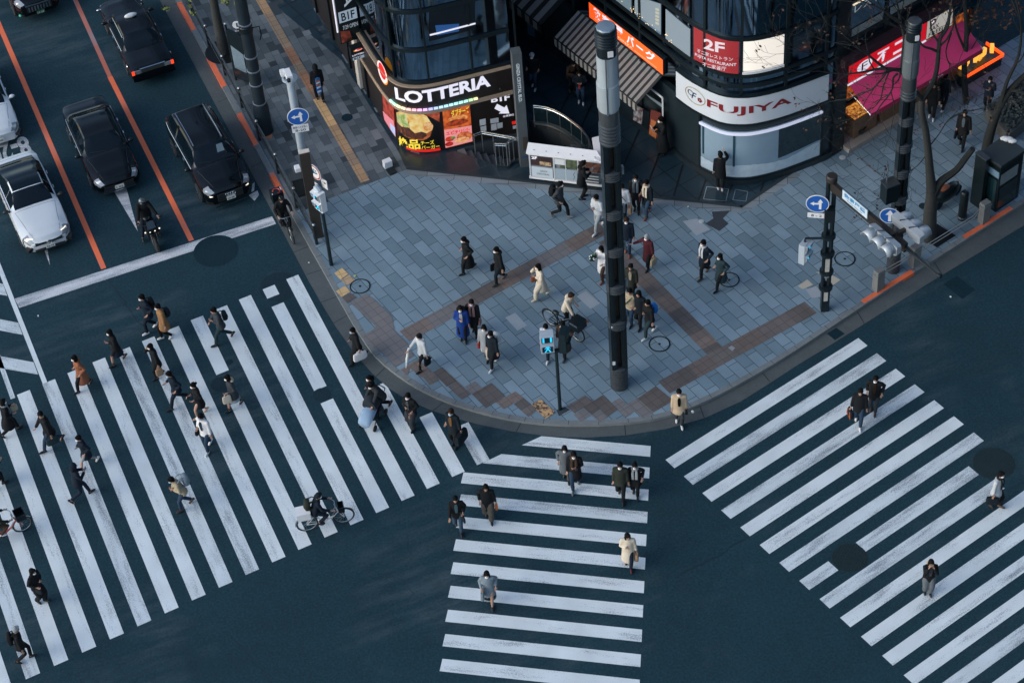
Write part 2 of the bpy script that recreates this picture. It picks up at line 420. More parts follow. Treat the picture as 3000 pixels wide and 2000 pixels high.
# --- tactile strip: yellow blocks, some old some new
def strip(pa, pb, w, z, segs, name):
    a = pa; d = (pb-pa); L = d.length; d.normalize(); nn = Vector((-d.y, d.x, 0)); t = 0
    for ln, col in segs:
        q = [a+d*t-nn*w/2, a+d*min(L, t+ln)-nn*w/2, a+d*min(L, t+ln)+nn*w/2, a+d*t+nn*w/2]
        o = MB().poly([Vector((p.x, p.y, z)) for p in q]).build(name, tact(col)); o['kind'] = 'structure'; t += ln
        if t >= L: break
def tact(c):
    nm = 'tactile_'+'_'.join('%.2f' % v for v in c)
    if nm in MATS: return MATS[nm]
    mt = paving(nm, AD, .3, .3, c, tuple(v*.85 for v in c), tuple(v*.5 for v in c), mortar=.012, off=0, patch=.25); MATS[nm] = mt
    mt.node_tree.nodes['Mapping'].inputs['Rotation'].default_value = (0, 0, -AD)
    return mt
t0 = g(748, -25, PLZ); t1 = g(1070, 532, PLZ)
old = (.42, .27, .15); wr = (.30, .22, .15); br_ = (.33, .17, .10); new = (.75, .47, .22)
strip(t0, t1, .34, PLZ+.009, [(1.6, old), (2.4, wr), (1.0, br_), (.6, wr), (1.2, br_), (.5, (.22, .16, .12)), (1.75, new), (1.6, old), (.8, wr), (4, old)], 'tactile_strip')
# plaza guiding band of brown blocks
BRN = [(.135, .112, .102), (.095, .086, .084), (.155, .127, .115), (.12, .108, .105)]
BM = [paving('brown_block_%d' % i, radians(32), .3, .3, c, tuple(v*1.15 for v in c), tuple(v*.7 for v in c), mortar=.012, off=0, patch=.3) for i, c in enumerate(BRN)]
GRB = paving('grey_block', radians(32), .3, .3, (.15, .15, .155), (.17, .165, .17), (.1, .1, .105), mortar=.012, off=0, patch=.2)
nbq = 0
def quadpx(L, mat, z, name='guide_blocks'):
    global nbq; nbq += 1; z += nbq*.0003
    o = MB().flat(P2(L, z)).build(name, mat); o['kind'] = 'structure'; return o
def band(pa, pb, w, z, mats, rnd, ln=(.6, 1.3)):
    d = pb-pa; L = d.length; d.normalize(); nn = Vector((-d.y, d.x, 0)); t = 0; last = -1
    while t < L:
        l = min(rnd.uniform(*ln), L-t); l = max(l, .3) if L-t > .3 else L-t
        k = rnd.randrange(len(mats))
        if k == last: k = (k+1) % len(mats)
        last = k
        q = [pa+d*t-nn*w/2, pa+d*(t+l)-nn*w/2, pa+d*(t+l)+nn*w/2, pa+d*t+nn*w/2]
        o = MB().poly([Vector((p.x, p.y, z)) for p in q]).build('guide_blocks', mats[k]); o['kind'] = 'structure'; t += l
rb = random.Random(5); zb = PLZ+.005
band(g(1185, 985, PLZ), g(1768, 668, PLZ), .62, zb, BM+[GRB], rb)
band(g(1775, 700, PLZ), g(2118, 1052, PLZ), .62, zb+.001, BM, rb)
band(g(1945, 1135, PLZ), g(2375, 900, PLZ), .66, zb+.002, BM[:2]+[BM[3]], rb)
G = lambda r: [(1450+x/3.92, 1100+y/3.92) for x, y in r]
for r, mt in (([(0, 120), (110, 235), (10, 310), (-90, 210)], BM[1]), ([(235, 180), (325, 250), (105, 380), (15, 310)], BM[2]), ([(325, 250), (420, 330), (300, 400), (215, 325)], BM[1]), ([(420, 330), (485, 400), (385, 475), (300, 400)], BM[3]),
              ([(1035, 225), (1130, 300), (915, 430), (820, 350)], BM[3]), ([(1235, 225), (1325, 300), (1110, 450), (1015, 365)], BM[1]), ([(1325, 300), (1415, 385), (1300, 465), (1205, 385)], BM[1]), ([(1430, 255), (1520, 330), (1425, 390), (1335, 310)], GRB), ([(1635, 260), (1725, 335), (1610, 400), (1520, 325)], GRB),
              ([(1725, 335), (1820, 420), (1705, 495), (1610, 400)], GRB), ([(1845, 120), (1945, 200), (2050, 285), (1820, 420), (1640, 260)], BM[1]), ([(1530, 330), (1610, 405), (1500, 480), (1420, 400)], GRB), ([(1015, 380), (1100, 455), (985, 530), (905, 450)], GRB), ([(1210, 395), (1300, 470), (1200, 535), (1110, 455)], GRB)):
    quadpx(G(r), mt, zb)
G = lambda r: [(1100+x/5.2275, 1000+y/5.2275) for x, y in r]
for r, mt in (([(650, 275), (790, 390), (860, 455), (720, 550), (530, 410), (490, 520), (380, 430)], BM[2]), ([(870, 465), (980, 590), (830, 665), (735, 550)], BM[3]), ([(1020, 390), (1250, 605), (1090, 690), (880, 470)], BM[1]), ([(1250, 605), (1465, 805), (1320, 885), (1110, 690)], BM[3]), ([(1770, 630), (1990, 835), (1690, 1020), (1475, 805)], BM[1]), ([(1520, 610), (1640, 720), (1460, 800), (1370, 690)], GRB), ([(2091, 790), (2091, 960), (1960, 1035), (1850, 930)], BM[2])):
    quadpx(G(r), mt, zb)
G = lambda r: [(820+x/3.92, 680+y/3.92) for x, y in r]
for r, mt in (([(800, 810), (900, 755), (990, 705), (1080, 765), (1290, 970), (1330, 1200), (1080, 1340), (940, 1190), (1070, 1120), (1100, 1080), (850, 850)], GRB), ([(810, 695), (885, 750), (775, 815), (710, 745)], BM[1]), ([(1050, 1250), (1300, 1110), (1460, 1260), (1540, 1420), (1330, 1545), (1210, 1420), (1110, 1350)], GRB)):
    quadpx(G(r), mt, zb)
YB = tact((.62, .44, .22)); YO = tact((.45, .33, .21))
for r, mt in (([(715, 410), (785, 480), (695, 545), (622, 470)], YB), ([(795, 487), (865, 550), (765, 615), (700, 550)], YO), ([(745, 615), (812, 680), (710, 745), (642, 678)], YB)):
    quadpx(G(r), mt, zb+.003, 'tactile_blocks')
# light replacement slabs
LSL = surf('pale_slab', (.30, .35, .39), patch=.15)
mb = MB()
for L in ([(1480, 930), (1516, 968), (1544, 953), (1509, 916)], [(1690, 868), (1730, 905), (1758, 888), (1716, 852)], [(2390, 838), (2425, 866), (2378, 873), (2360, 848)], [(2000, 648), (2040, 690), (2080, 672), (2042, 640)]): mb.flat(P2(L, zb))
o = mb.build('pale_slabs', LSL); o['kind'] = 'structure'
CRM = surf('cream_slab', (.44, .42, .35), patch=.2); mb = MB()
for L in ([(2338, 838), (2365, 818), (2382, 834), (2352, 847)], [(2390, 798), (2410, 793), (2450, 812), (2462, 820), (2436, 838), (2432, 812)]): mb.flat(P2(L, zb))
o = mb.build('cream_slabs', CRM); o['kind'] = 'structure'
DKS = surf('dark_slab', (.03, .04, .05), patch=.2)
o = MB().flat(P2([(2085, 620), (2140, 617), (2118, 640), (2135, 655), (2108, 677), (2066, 655), (2090, 640)], zb)).build('dark_slabs', DKS); o['kind'] = 'structure'
# worn orange tactile mat
MATM = bpy.data.materials.new('worn_tactile'); MATM.use_nodes = True; n = MATM.node_tree.nodes; L = MATM.node_tree.links
gg = n.new('ShaderNodeNewGeometry'); vv = n.new('ShaderNodeTexVoronoi'); vv.inputs['Scale'].default_value = 16; nz_ = n.new('ShaderNodeTexNoise'); nz_.inputs['Scale'].default_value = 5
mx = n.new('ShaderNodeMix'); mx.data_type = 'RGBA'; mx.inputs['A'].default_value = (.55, .34, .17, 1); mx.inputs['B'].default_value = (.06, .05, .045, 1)
cr = n.new('ShaderNodeValToRGB'); cr.color_ramp.elements[0].position = .42; cr.color_ramp.elements[1].position = .58
ad = n.new('ShaderNodeMath'); ad.operation = 'MULTIPLY'; ad.inputs[1].default_value = 1.0
L.new(gg.outputs['Position'], vv.inputs['Vector']); L.new(gg.outputs['Position'], nz_.inputs['Vector'])
nz_.inputs['Scale'].default_value = 12; L.new(nz_.outputs['Fac'], cr.inputs[0]); L.new(cr.outputs['Color'], mx.inputs['Factor']); L.new(mx.outputs['Result'], n['Principled BSDF'].inputs['Base Color'])
n['Principled BSDF'].inputs['Roughness'].default_value = .8
G = lambda r: [(1450+x/3.92, 1100+y/3.92) for x, y in r]
quadpx(G([(525, 265), (695, 420), (580, 495), (418, 330)]), MATM, zb+.003, 'tactile_blocks')
quadpx(G([(705, 395), (800, 355), (860, 390), (735, 462)]), DSET, zb, 'pole_footing')
# ------------------------------------------------------------------ road paint
def paint(name, col, wear, seed=0, ex=1.0):
    """road paint worn through to the asphalt; streaks run along the stroke (local x)"""
    mt = bpy.data.materials.new(name); mt.use_nodes = True; n = mt.node_tree.nodes; L = mt.node_tree.links; b = n['Principled BSDF']
    b.inputs['Roughness'].default_value = .6
    oi = n.new('ShaderNodeObjectInfo'); tc = n.new('ShaderNodeTexCoord'); mp = n.new('ShaderNodeMapping'); mp.inputs['Scale'].default_value = (ex*.35, 2.2, 1)
    va = n.new('ShaderNodeVectorMath'); va.operation = 'ADD'; L.new(tc.outputs['Object'], va.inputs[0]); L.new(oi.outputs['Location'], va.inputs[1])
    L.new(va.outputs[0], mp.inputs['Vector'])
    geo = n.new('ShaderNodeNewGeometry')
    a = n.new('ShaderNodeTexNoise'); a.inputs['Scale'].default_value = 1.3; a.inputs['Detail'].default_value = 6; a.inputs['Roughness'].default_value = .65; L.new(mp.outputs[0], a.inputs['Vector'])
    f = n.new('ShaderNodeTexNoise'); f.inputs['Scale'].default_value = 30; f.inputs['Detail'].default_value = 4; L.new(geo.outputs['Position'], f.inputs['Vector'])
    md = n.new('ShaderNodeTexNoise'); md.inputs['Scale'].default_value = 1.1; md.inputs['Detail'].default_value = 5; L.new(geo.outputs['Position'], md.inputs['Vector'])
    def mth(op, x, y):
        q = n.new('ShaderNodeMath'); q.operation = op
        for i, w in enumerate((x, y)):
            if hasattr(w, 'links'): L.new(w, q.inputs[i])
            else: q.inputs[i].default_value = w
        return q.outputs[0]
    s = mth('ADD', mth('MULTIPLY', a.outputs['Fac'], .62), mth('MULTIPLY', f.outputs['Fac'], .38))
    cr = n.new('ShaderNodeValToRGB'); cr.color_ramp.elements[0].position = .30+wear*.17; cr.color_ramp.elements[1].position = .40+wear*.22
    L.new(s, cr.inputs[0])
    tone = mth('ADD', .80, mth('MULTIPLY', md.outputs['Fac'], .4))
    tone = mth('MULTIPLY', tone, mth('ADD', .93, mth('MULTIPLY', f.outputs['Fac'], .14)))
    vm = n.new('ShaderNodeVectorMath'); vm.operation = 'SCALE'; vm.inputs[0].default_value = lin(col); L.new(tone, vm.inputs['Scale'])
    mx = n.new('ShaderNodeMix'); mx.data_type = 'RGBA'; mx.inputs['A'].default_value = (.22, .26, .30, 1)
    L.new(cr.outputs['Color'], mx.inputs['Factor']); L.new(vm.outputs[0], mx.inputs['B']); L.new(mx.outputs['Result'], b.inputs['Base Color'])
    return mt
WP = paint('white_road_paint', (.64, .715, .745), .3); WPW = paint('worn_white_road_paint', (.58, .66, .70), .5)
WPG = paint('old_white_road_paint', (.60, .63, .67), .72)
ORP = paint('orange_road_paint', (.80, .16, .06), .15); ORW = paint('worn_orange_road_paint', (.48, .13, .08), .55)
def stroke(name, corners, mat, z=.004):
    """flat painted patch with its own local frame (x along the first edge)"""
    c = sum(corners, Vector())/len(corners); d = corners[1]-corners[0]; a = atan2(d.y, d.x); R = Matrix.Rotation(-a, 3, 'Z')
    me = bpy.data.meshes.new(name); P = [R @ (p-c) for p in corners]; P = [Vector((p.x, p.y, 0)) for p in P]
    A = sum(P[i].x*P[(i+1) % len(P)].y-P[(i+1) % len(P)].x*P[i].y for i in range(len(P)))
    f = tuple(range(len(P)));  f = f if A > 0 else f[::-1]
    me.from_pydata([tuple(p) for p in P], [], [f]); me.materials.append(mat)
    o = bpy.data.objects.new(name, me); COL.objects.link(o); o.location = (c.x, c.y, z); o.rotation_euler = (0, 0, a); o['kind'] = 'structure'; return o
def line(name, a, b, w, mat, z=.004):
    d = (b-a).normalized(); n_ = Vector((-d.y, d.x, 0))*w/2
    return stroke(name, [a-n_, b-n_, b+n_, a+n_], mat, z)
rs = random.Random(11)
def sA(k, d0, d1):
    n0 = -1.02+.9108*k; w = .455
    stroke('crosswalk_stripe', [Aw(n0, d0), Aw(n0, d1), Aw(n0+w, d1-.03), Aw(n0+w, d0-.03)], WP if rs.random() < .75 else WPW)
for k in range(-9, 15):
    top = -54.33-.0955*k; bot = -43.18-.1005*k
    def atpx(x, y): return g(x, y).dot(A_d)
    if k == 10: sA(k, top, atpx(630, 1100)); sA(k, atpx(672, 1187), bot)
    elif k == 13: sA(k, top, atpx(784, 875)); sA(k, top+.95, atpx(935, 1140)); sA(k, atpx(955, 1176), bot)
    elif k == 8: sA(k, top, bot)
    else: sA(k, top, bot)
sA(15, g(1118, 1125).dot(A_d), -43.18-1.51); sA(16, g(1230, 1222).dot(A_d), -43.18-1.61); sA(17, g(1345, 1248).dot(A_d), -43.18-1.71)
def sC(j, d0, d1):
    n0 = -36.65+.9006*j; w = .452
    stroke('crosswalk_stripe', [Cw(n0, d0), Cw(n0, d1), Cw(n0+w, d1), Cw(n0+w, d0)], WP if rs.random() < .6 else WPW)
for j in range(0, 20):
    a = 29.24+.012*j; b = 37.55
    if j == 7: sC(j, a, g(2440, 1655).dot(C_d)); sC(j, g(2520, 1600).dot(C_d), g(2850, 1375).dot(C_d))
    elif j == 8: sC(j, a, g(2922, 1412).dot(C_d))
    else: sC(j, a, b)
def sB(i, d0, d1, dl=None):
    n0 = -46.97+.9005*i; w = .452
    dl = d0 if dl is None else dl
    stroke('crosswalk_stripe', [Bw(n0, d0), Bw(n0, d1), Bw(n0+w, d1+.04), Bw(n0+w, dl)], WP if rs.random() < .8 else WPW)
for i in range(0, 17):
    r_ = -6.92+.083*i; l_ = -12.91+.087*i
    if i == 0: sB(i, g(1586, 1279).dot(B_d), r_, g(1528, 1307).dot(B_d))
    elif i == 1: sB(i, g(1469, 1331).dot(B_d), r_, g(1413, 1358).dot(B_d))
    else: sB(i, l_, r_)
# stop line, lane lines
stroke('stop_line', P2([(43, 875), (797, 634), (809, 656), (56, 902)], 0), WPG)
def xl(p): return [(x/6.534, y/6.534) for x, y in p]
line('lane_line', g(-105, -165), g(304, 787), .19, ORP); 
line('lane_line', g(175, -100), g(322, 225), .17, ORW); line('lane_line', g(322, 225), g(561, 705), .19, ORP)
line('edge_line', g(-30, 712), g(132, 1122), .16, WP); line('edge_line', g(-20, 1005), g(38, 1167), .16, WPW)
for q in ([(-60, 388), (8, 410), (21, 522), (-60, 500)],): pass
Z6 = lambda r: [(x/3.137, 700+y/3.137) for x, y in r]
for r in ([(-60, 395), (30, 415), (66, 522), (-60, 500)], [(-60, 725), (168, 770), (208, 880), (-60, 830)], [(-60, 1065), (308, 1132), (350, 1245), (-60, 1175)]): stroke('hatch_bar', P2(Z6(r), 0), WPW)
Z1 = lambda r: [(x/2.24, y/2.24) for x, y in r]
stroke('lane_arrow', P2(Z1([(715, 1200), (815, 1180), (905, 1520)]), 0), WPG)
stroke('lane_arrow', P2([(118, 700), (133, 698), (147, 779)], 0), WPG)
for r in ([(1655, 1210), (1672, 1195), (1668, 1252), (1650, 1262)], [(1632, 1282), (1690, 1250), (1700, 1280), (1670, 1318)]): stroke('cycle_mark', P2(Z1(r), 0), WPG)
vs, fs = glyphs('8-20', 1.0, .03, 'CENTER')
bx = g(42, 412); mb = MB(); X = Vector((A_n.x, A_n.y, 0)); Y = Vector((-A_d.x, -A_d.y, 0))
vs, fs = glyphs('8-20', 1.0, .03, 'LEFT'); bx = g(86, 420); mb.add([bx-X*(x*.85)-Y*(y*1.55-.45)+Vector((0, 0, .004)) for x, y in vs], fs); o = mb.build('bus_lane_hours', WPG); o['kind'] = 'structure'
# painted kerb blocks (orange)
KO_, KI_ = KO, KI
def kerbmark(a, b):
    d = (b-a).normalized(); n_ = Vector((-d.y, d.x, 0)); mb = MB()
    mb.add([a+n_*.005+Vector((0, 0, .124)), b+n_*.005+Vector((0, 0, .124)), b+n_*.185+Vector((0, 0, .124)), a+n_*.185+Vector((0, 0, .124))], [(0, 1, 2, 3)])
    mb.add([a-n_*.004, b-n_*.004, b-n_*.004+Vector((0, 0, .12)), a-n_*.004+Vector((0, 0, .12))], [(0, 1, 2, 3)])
    o = mb.build('kerb_mark', ORP if True else None); o['kind'] = 'structure'
for a, b in (((519, 10), (562, 97)), ((605, 171), (653, 258)), ((694, 337), (745, 428)), ((788, 510), (824, 570))):
    pass
for d0, d1 in ((-72.2, -70.25), (-68.4, -66.45), (-64.7, -62.7), (-61.0, -59.75)):
    kerbmark(Aw(12.95, d0), Aw(12.95, d1))
for (a, b) in (((2532, 893), (2678, 802)), ((2829, 703), (2968, 616))):
    p = g(*a, .06); q = g(*b, .06); p.z = q.z = 0; kerbmark(p, q)
# drain grates, manholes
IRON = M('cast_iron', (.02, .026, .03), .55, .6, noise=.3, ns=30); DIRON = M('dark_iron', (.012, .016, .02), .5, .5, noise=.3, ns=20)
def ringpl(mb, c, r0, r1, z, n=28):
    P = [Vector((c.x+r*cos(2*pi*k/n), c.y+r*sin(2*pi*k/n), z)) for k in range(n) for r in (r0, r1)]
    return mb.add(P, [(2*k, 2*k+1, 2*((k+1) % n)+1, 2*((k+1) % n)) for k in range(n)])
def paved_manhole(px, py, label):
    c = g(px, py, PLZ); z = PLZ+.016; r = empty('manhole_cover', (c.x, c.y, PLZ), 0, label, 'manhole', 'paved manhole covers in the plaza')
    mb = MB(); ringpl(mb, c, .32, .365, z); mb.build('rim', DIRON, r)
    mb = MB(); ringpl(mb, c, 0.001, .045, z); mb.build('lift_hole', DIRON, r)
    mb = MB(); mb.poly([Vector((c.x+.33*cos(2*pi*k/28), c.y+.33*sin(2*pi*k/28), PLZ+.011)) for k in range(28)]); mb.build('inset_paving', PAVE, r)
    return r
paved_manhole(1055, 839, 'round paved manhole cover beside the yellow tactile blocks at the corner')
paved_manhole(1932, 1008, 'round paved manhole cover by the white shoes of the man with the blue backpack')
paved_manhole(2475, 759, 'round paved manhole cover right of the black signal pole')
paved_manhole(2136, 820, 'round paved manhole cover behind the walking couple on the plaza')
def round_lid(px, py, r, label, mat, z=.006, name='manhole_cover', zz=0):
    c = g(px, py, zz); mb = MB(); mb.poly([Vector((c.x+r*cos(2*pi*k/28), c.y+r*sin(2*pi*k/28), zz+z)) for k in range(28)])
    o = mb.build(name, mat); tag(o, label, 'manhole', 'iron manhole covers'); return o
def lidmat(name, col):
    mt = paving(name, .5, .05, .05, col, tuple(v*1.4 for v in col), tuple(v*.5 for v in col), mortar=.008, off=.5, rough=.8); mt.node_tree.nodes['Principled BSDF'].inputs['Specular IOR Level'].default_value = .15; return mt
LID = lidmat('lid_pattern', (.014, .036, .05)); LIDD = lidmat('dark_lid_pattern', (.007, .029, .042)); LIDB = lidmat('brown_lid_pattern', (.016, .032, .038))
round_lid(645, 1125, .33, 'iron manhole cover in the gap of the broken crosswalk stripe beside a walking woman', LID)
round_lid(943, 1156, .31, 'iron manhole cover breaking the second stripe near the kerb corner', LID)
round_lid(2490, 1633, .55, 'dark manhole cover breaking a stripe of the right crosswalk', LIDB)
round_lid(2912, 1357, .66, 'large dark manhole cover at the right end of the right crosswalk', LIDB)
round_lid(632, 735, .80, 'large dark round patch just below the stop line', LIDD)
round_lid(820, 840, .72, 'asphalt coloured round patch at the small square of paint', LID, z=.0025)
round_lid(500, 165, .36, 'iron manhole cover beside the rear right corner of the taxi', LID)
round_lid(1017, 345, .21, 'small black lid in the setts beside the tactile strip', LIDD, z=.012, zz=PLZ)
round_lid(2705, 612-8, .16, 'small round iron lid behind the signal lamps', LID, z=.012, zz=PLZ)
round_lid(673, 1060, .12, 'tiny iron lid next to the student crossing with a backpack', LIDD)
sheet_grate = lambda L, lab, z: tag(MB().flat(P2(L, z)).build('drain_grate', LIDD), lab, 'drain grate')
sheet_grate([(2764, 832), (2802, 808), (2858, 848), (2820, 876)], 'rectangular iron drain grate in the road by the right kerb', .006)
sheet_grate([(2423, 977), (2450, 960), (2475, 977), (2446, 996)], 'small square drain grate in the gutter at the right crosswalk', .014)
o = MB().flat(P2([(2133, 1018), (2143, 1012), (2154, 1019), (2145, 1028)], PLZ+.012)).build('survey_plate', M('pale_steel', (.4, .43, .45), .4, .5)); tag(o, 'small pale square survey plate at the corner of the brown bands', 'plate')

# seams, cracks and joints
SEAM = M('tar_seam', (.003, .010, .015), .6, noise=.3)
def crack(L, w=.02, z=.0025, jit=.05, seed=1):
    rd_ = random.Random(seed); P = []
    Q = P2(L, z)
    for a, b in zip(Q, Q[1:]):
        k = max(2, int((b-a).length/.25)); d = (b-a).normalized(); n_ = Vector((-d.y, d.x, 0))
        for j in range(k): P.append(a.lerp(b, j/k)+n_*rd_.uniform(-jit, jit))
    P.append(Q[-1]); mb = MB(); R = []
    for i, p in enumerate(P):
        d = (P[min(i+1, len(P)-1)]-P[max(0, i-1)]).normalized(); n_ = Vector((-d.y, d.x, 0))*w*rd_.uniform(.25, .6); R += [p-n_, p+n_]
    mb.add(R, [(2*i, 2*i+2, 2*i+3, 2*i+1) for i in range(len(P)-1)]); o = mb.build('road_crack', SEAM); o['kind'] = 'structure'
crack([(1990, 1680), (2080, 1640), (2150, 1595), (2200, 1566)], .03, seed=3); crack([(665, 1850), (720, 1905), (755, 1950), (790, 2000)], .02, seed=4); crack([(1560, 1790), (1700, 1720), (1900, 1620)], .012, seed=5)
crack([(20, 1480), (300, 1320), (480, 1240), (620, 1190)], .012, seed=6); crack([(300, 792), (420, 960), (520, 1130)], .03, seed=7); crack([(2650, 1150), (2850, 1090), (2990, 1010)], .015, seed=8); crack([(640, 1165), (700, 1060), (810, 960)], .014, seed=9); crack([(140, 300), (230, 470), (300, 640)], .014, seed=10)
crack([(1010, 1640), (1180, 1700), (1330, 1890)], .012, seed=12)
mb = MB(); acc = 0
for i in range(2, len(KO)-2):
    L_ = (KO[i+1]-KO[i]).length; k = max(1, int(L_/.62))
    for j in range(k):
        p = KO[i].lerp(KO[i+1], j/k); q = KI[i].lerp(KI[i+1], j/k); d = (KO[i+1]-KO[i]).normalized()*.007
        if p.length > 130: continue
        mb.add([Vector((v.x, v.y, .1215)) for v in (p-d, p+d, q+d, q-d)], [(0, 1, 2, 3)])
o = mb.build('kerb_joints', SEAM); o['kind'] = 'structure'
mb = MB()
for px, qx in (((2256, 1119), (2230, 1088)), ((2065, 1229), (2050, 1188)), ((1833, 1279), (1830, 1242)), ((1511, 1268), (1528, 1235)), ((1265, 1206), (1300, 1178)), ((1100, 1105), (1130, 1075)), ((975, 948), (1016, 925)), ((940, 886), (985, 870)), ((897, 805), (945, 790)), ((860, 740), (905, 722)), ((790, 600), (838, 580)), ((736, 490), (780, 470)), ((640, 300), (684, 280)), ((2533, 950), (2510, 910)), ((2760, 805), (2735, 765))):
    a, b = g(*px, .0), g(*qx, .0); d = (b-a).normalized(); n_ = Vector((-d.y, d.x, 0))*.012; mb.add([Vector((v.x, v.y, .0105)) for v in (a-n_, a+n_, b+n_, b-n_)], [(0, 3, 2, 1)])
o = mb.build('gutter_joints', SEAM); o['kind'] = 'structure'
# ================================================================== BUILDINGS
GLASS = M('dark_glass', (.17, .25, .32), .06, 1, noise=.45, ns=.7, bump=.10, bs=1.6)
GLASS2 = M('shop_glass', (.010, .022, .032), .08, 0, noise=.3, ns=1.2, spec=.8)
BLK = M('black_metal', (.008, .016, .020), .35, .3, noise=.3, ns=8); BLKW = M('black_stone', (.012, .022, .028), .30, 0, noise=.35, ns=5, spec=.6)
BRN_ = M('brown_panel', (.018, .013, .011), .4, 0, noise=.2); TAN = M('tan_trim', (.33, .25, .18), .5, noise=.2)
CHR = M('chrome', (.55, .58, .6), .18, 1, noise=.1); STEEL = M('brushed_steel', (.38, .42, .45), .35, .9, noise=.15)
WHT = M('white_panel', (.72, .74, .76), .5, noise=.06); CRW = M('cream_panel', (.62, .57, .50), .5, noise=.15)
def glow(name, c, k=.42, base=None): return M('glow_'+name, base if base is not None else tuple(v*.5 for v in lin(c)), .5, 0, em=c, es=k, noise=0)
LW_, LY, LR, LO = glow('white', '#f2f0ff', .36), glow('yellow', '#ffe14a', .34), glow('red', '#d8231f', .40), glow('orange', '#ff5a14', .50)
def quad(mb, a, b, c, d): return mb.add([a, b, c, d], [(0, 1, 2, 3)])
def qtext(mb, body, P, n, off=.01, bold=0.0, pad=(0, 1, 0, 1), spacing=1.0):
    """text stretched over the quad P = bottom-left, bottom-right, top-right, top-left; n = outward normal"""
    vs, fs = glyphs(body, 1.0, bold, 'LEFT', 1, spacing)
    x0 = min(v[0] for v in vs); x1 = max(v[0] for v in vs); y0 = min(v[1] for v in vs); y1 = max(v[1] for v in vs)
    O = []
    for x, y in vs:
        u = pad[0]+(x-x0)/(x1-x0)*(pad[1]-pad[0]); w = pad[2]+(y-y0)/(y1-y0)*(pad[3]-pad[2])
        O.append(P[0]*(1-u)*(1-w)+P[1]*u*(1-w)+P[2]*u*w+P[3]*(1-u)*w+n*off)
    return mb.add(O, fs)
def wtext(mb, wall, body, bl, br, tl, off=.1, bold=0.0, spacing=1.0):
    """text on a wall from photo pixels of its baseline ends and one top corner"""
    s0, z0 = wall.find(*bl, off); s1, z1 = wall.find(*br, off); st, zt = wall.find(*tl, off); h = zt-z0
    vs, fs = glyphs(body, 1.0, bold, 'LEFT', 1, spacing)
    x0 = min(v[0] for v in vs); x1 = max(v[0] for v in vs); y0 = min(v[1] for v in vs); y1 = max(v[1] for v in vs)
    zb = (z0+z1)/2
    mb.add([wall.at(s0+(x-x0)/(x1-x0)*(s1-s0), z0+(z1-z0)*(x-x0)/(x1-x0)+(y-y0)/(y1-y0)*h, off) for x, y in vs], fs if wall.flip > 0 else [f[::-1] for f in fs]); return mb
def wpoly(mb, wall, px, off):
    bm = bmesh.new(); q = [wall.find(x, y, off) for x, y in px]
    A = sum(q[i][0]*q[(i+1) % len(q)][1]-q[(i+1) % len(q)][0]*q[i][1] for i in range(len(q)))
    if A < 0: q = q[::-1]
    bm.faces.new([bm.verts.new((a, z, 0)) for a, z in q]); bmesh.ops.triangulate(bm, faces=bm.faces[:])
    for _ in range(3):
        ed = [e for e in bm.edges if abs(e.verts[0].co.x-e.verts[1].co.x) > .16]
        if not ed: break
        bmesh.ops.subdivide_edges(bm, edges=ed, cuts=1); bmesh.ops.triangulate(bm, faces=bm.faces[:])
    bm.verts.index_update()
    mb.add([wall.at(v.co.x, v.co.y, off) for v in bm.verts], [tuple(v.index for v in f.verts) for f in bm.faces]); bm.free(); return mb
def catm(P, k=4):
    o = []
    for i in range(len(P)-1):
        p0 = P[max(0, i-1)]; p1 = P[i]; p2 = P[i+1]; p3 = P[min(len(P)-1, i+2)]
        for j in range(k):
            t = j/k; o.append(.5*((2*p1)+(p2-p0)*t+(2*p0-5*p1+4*p2-p3)*t*t+(3*p1-p0-3*p2+p3)*t**3))
    return o+[P[-1]]
V2 = lambda x, y: Vector((x, y, 0))
up_ = -A_d
L0 = V2(-4.03, 64.01)
LP = [L0+up_*60]+catm([L0, V2(-3.61, 63.0), V2(-3.2, 62.4), V2(-2.63, 62.17), V2(-1.94, 62.19), V2(-.73, 62.46), V2(.85, 62.84)], 3)
LWL = Wall(LP)
aw_ = Vector((-.539, .842, 0)); rs_ = C_d.copy(); rn_ = Vector((C_d.y, -C_d.x, 0))
FP = [V2(6.55, 60.9)+aw_*14]+catm([V2(6.55, 60.9), V2(7.15, 60.04), V2(7.94, 59.3), V2(8.57, 59.08), V2(9.23, 59.08), V2(10.25, 59.34), V2(11.8, 59.96)], 3)+[V2(12.48, 60.46), V2(12.48, 60.46)+rs_*8.0]
FWL = Wall(FP)
# --- dark stone aprons in front of the shops and the alley floor
APR = paving('dark_apron_stone', radians(20), 1.6, .9, (.014, .028, .038), (.020, .036, .048), (.05, .065, .075), mortar=.008, off=.3, patch=.2, rough=.28)
ALYM = paving('alley_tiles', radians(32), .9, .9, (.013, .032, .046), (.017, .038, .054), (.005, .010, .014), mortar=.02, off=0, patch=.25, rough=.3)
ap = P2([(1000, 176), (1170, 450), (1191, 497), (1312, 510), (1500, 530), (1677, 551), (1767, 560), (1915, 582), (2000, 590), (2174, 609), (2330, 503), (2452, 441)], PLZ)
ap2 = ap+[Vector((p.x, p.y, PLZ)) for p in (V2(12.4, 60.6), V2(12, 75), V2(-14, 80))]
sheet('shop_apron', ap2, PLZ+.006, ALYM, holes=[[Vector((p.x, p.y, PLZ)) for p in WELL], [Vector((p.x, p.y, PLZ)) for p in STAIR]])
ap3 = P2([(1180, 440), (1193, 494), (1312, 507), (1500, 527), (1545, 532), (1550, 505), (1466, 489), (1326, 443), (1240, 455)], PLZ)
sheet('shop_apron', ap3, PLZ+.011, APR)
edge = surf('apron_edge_stone', (.02, .03, .036), patch=.2)
mb = MB()
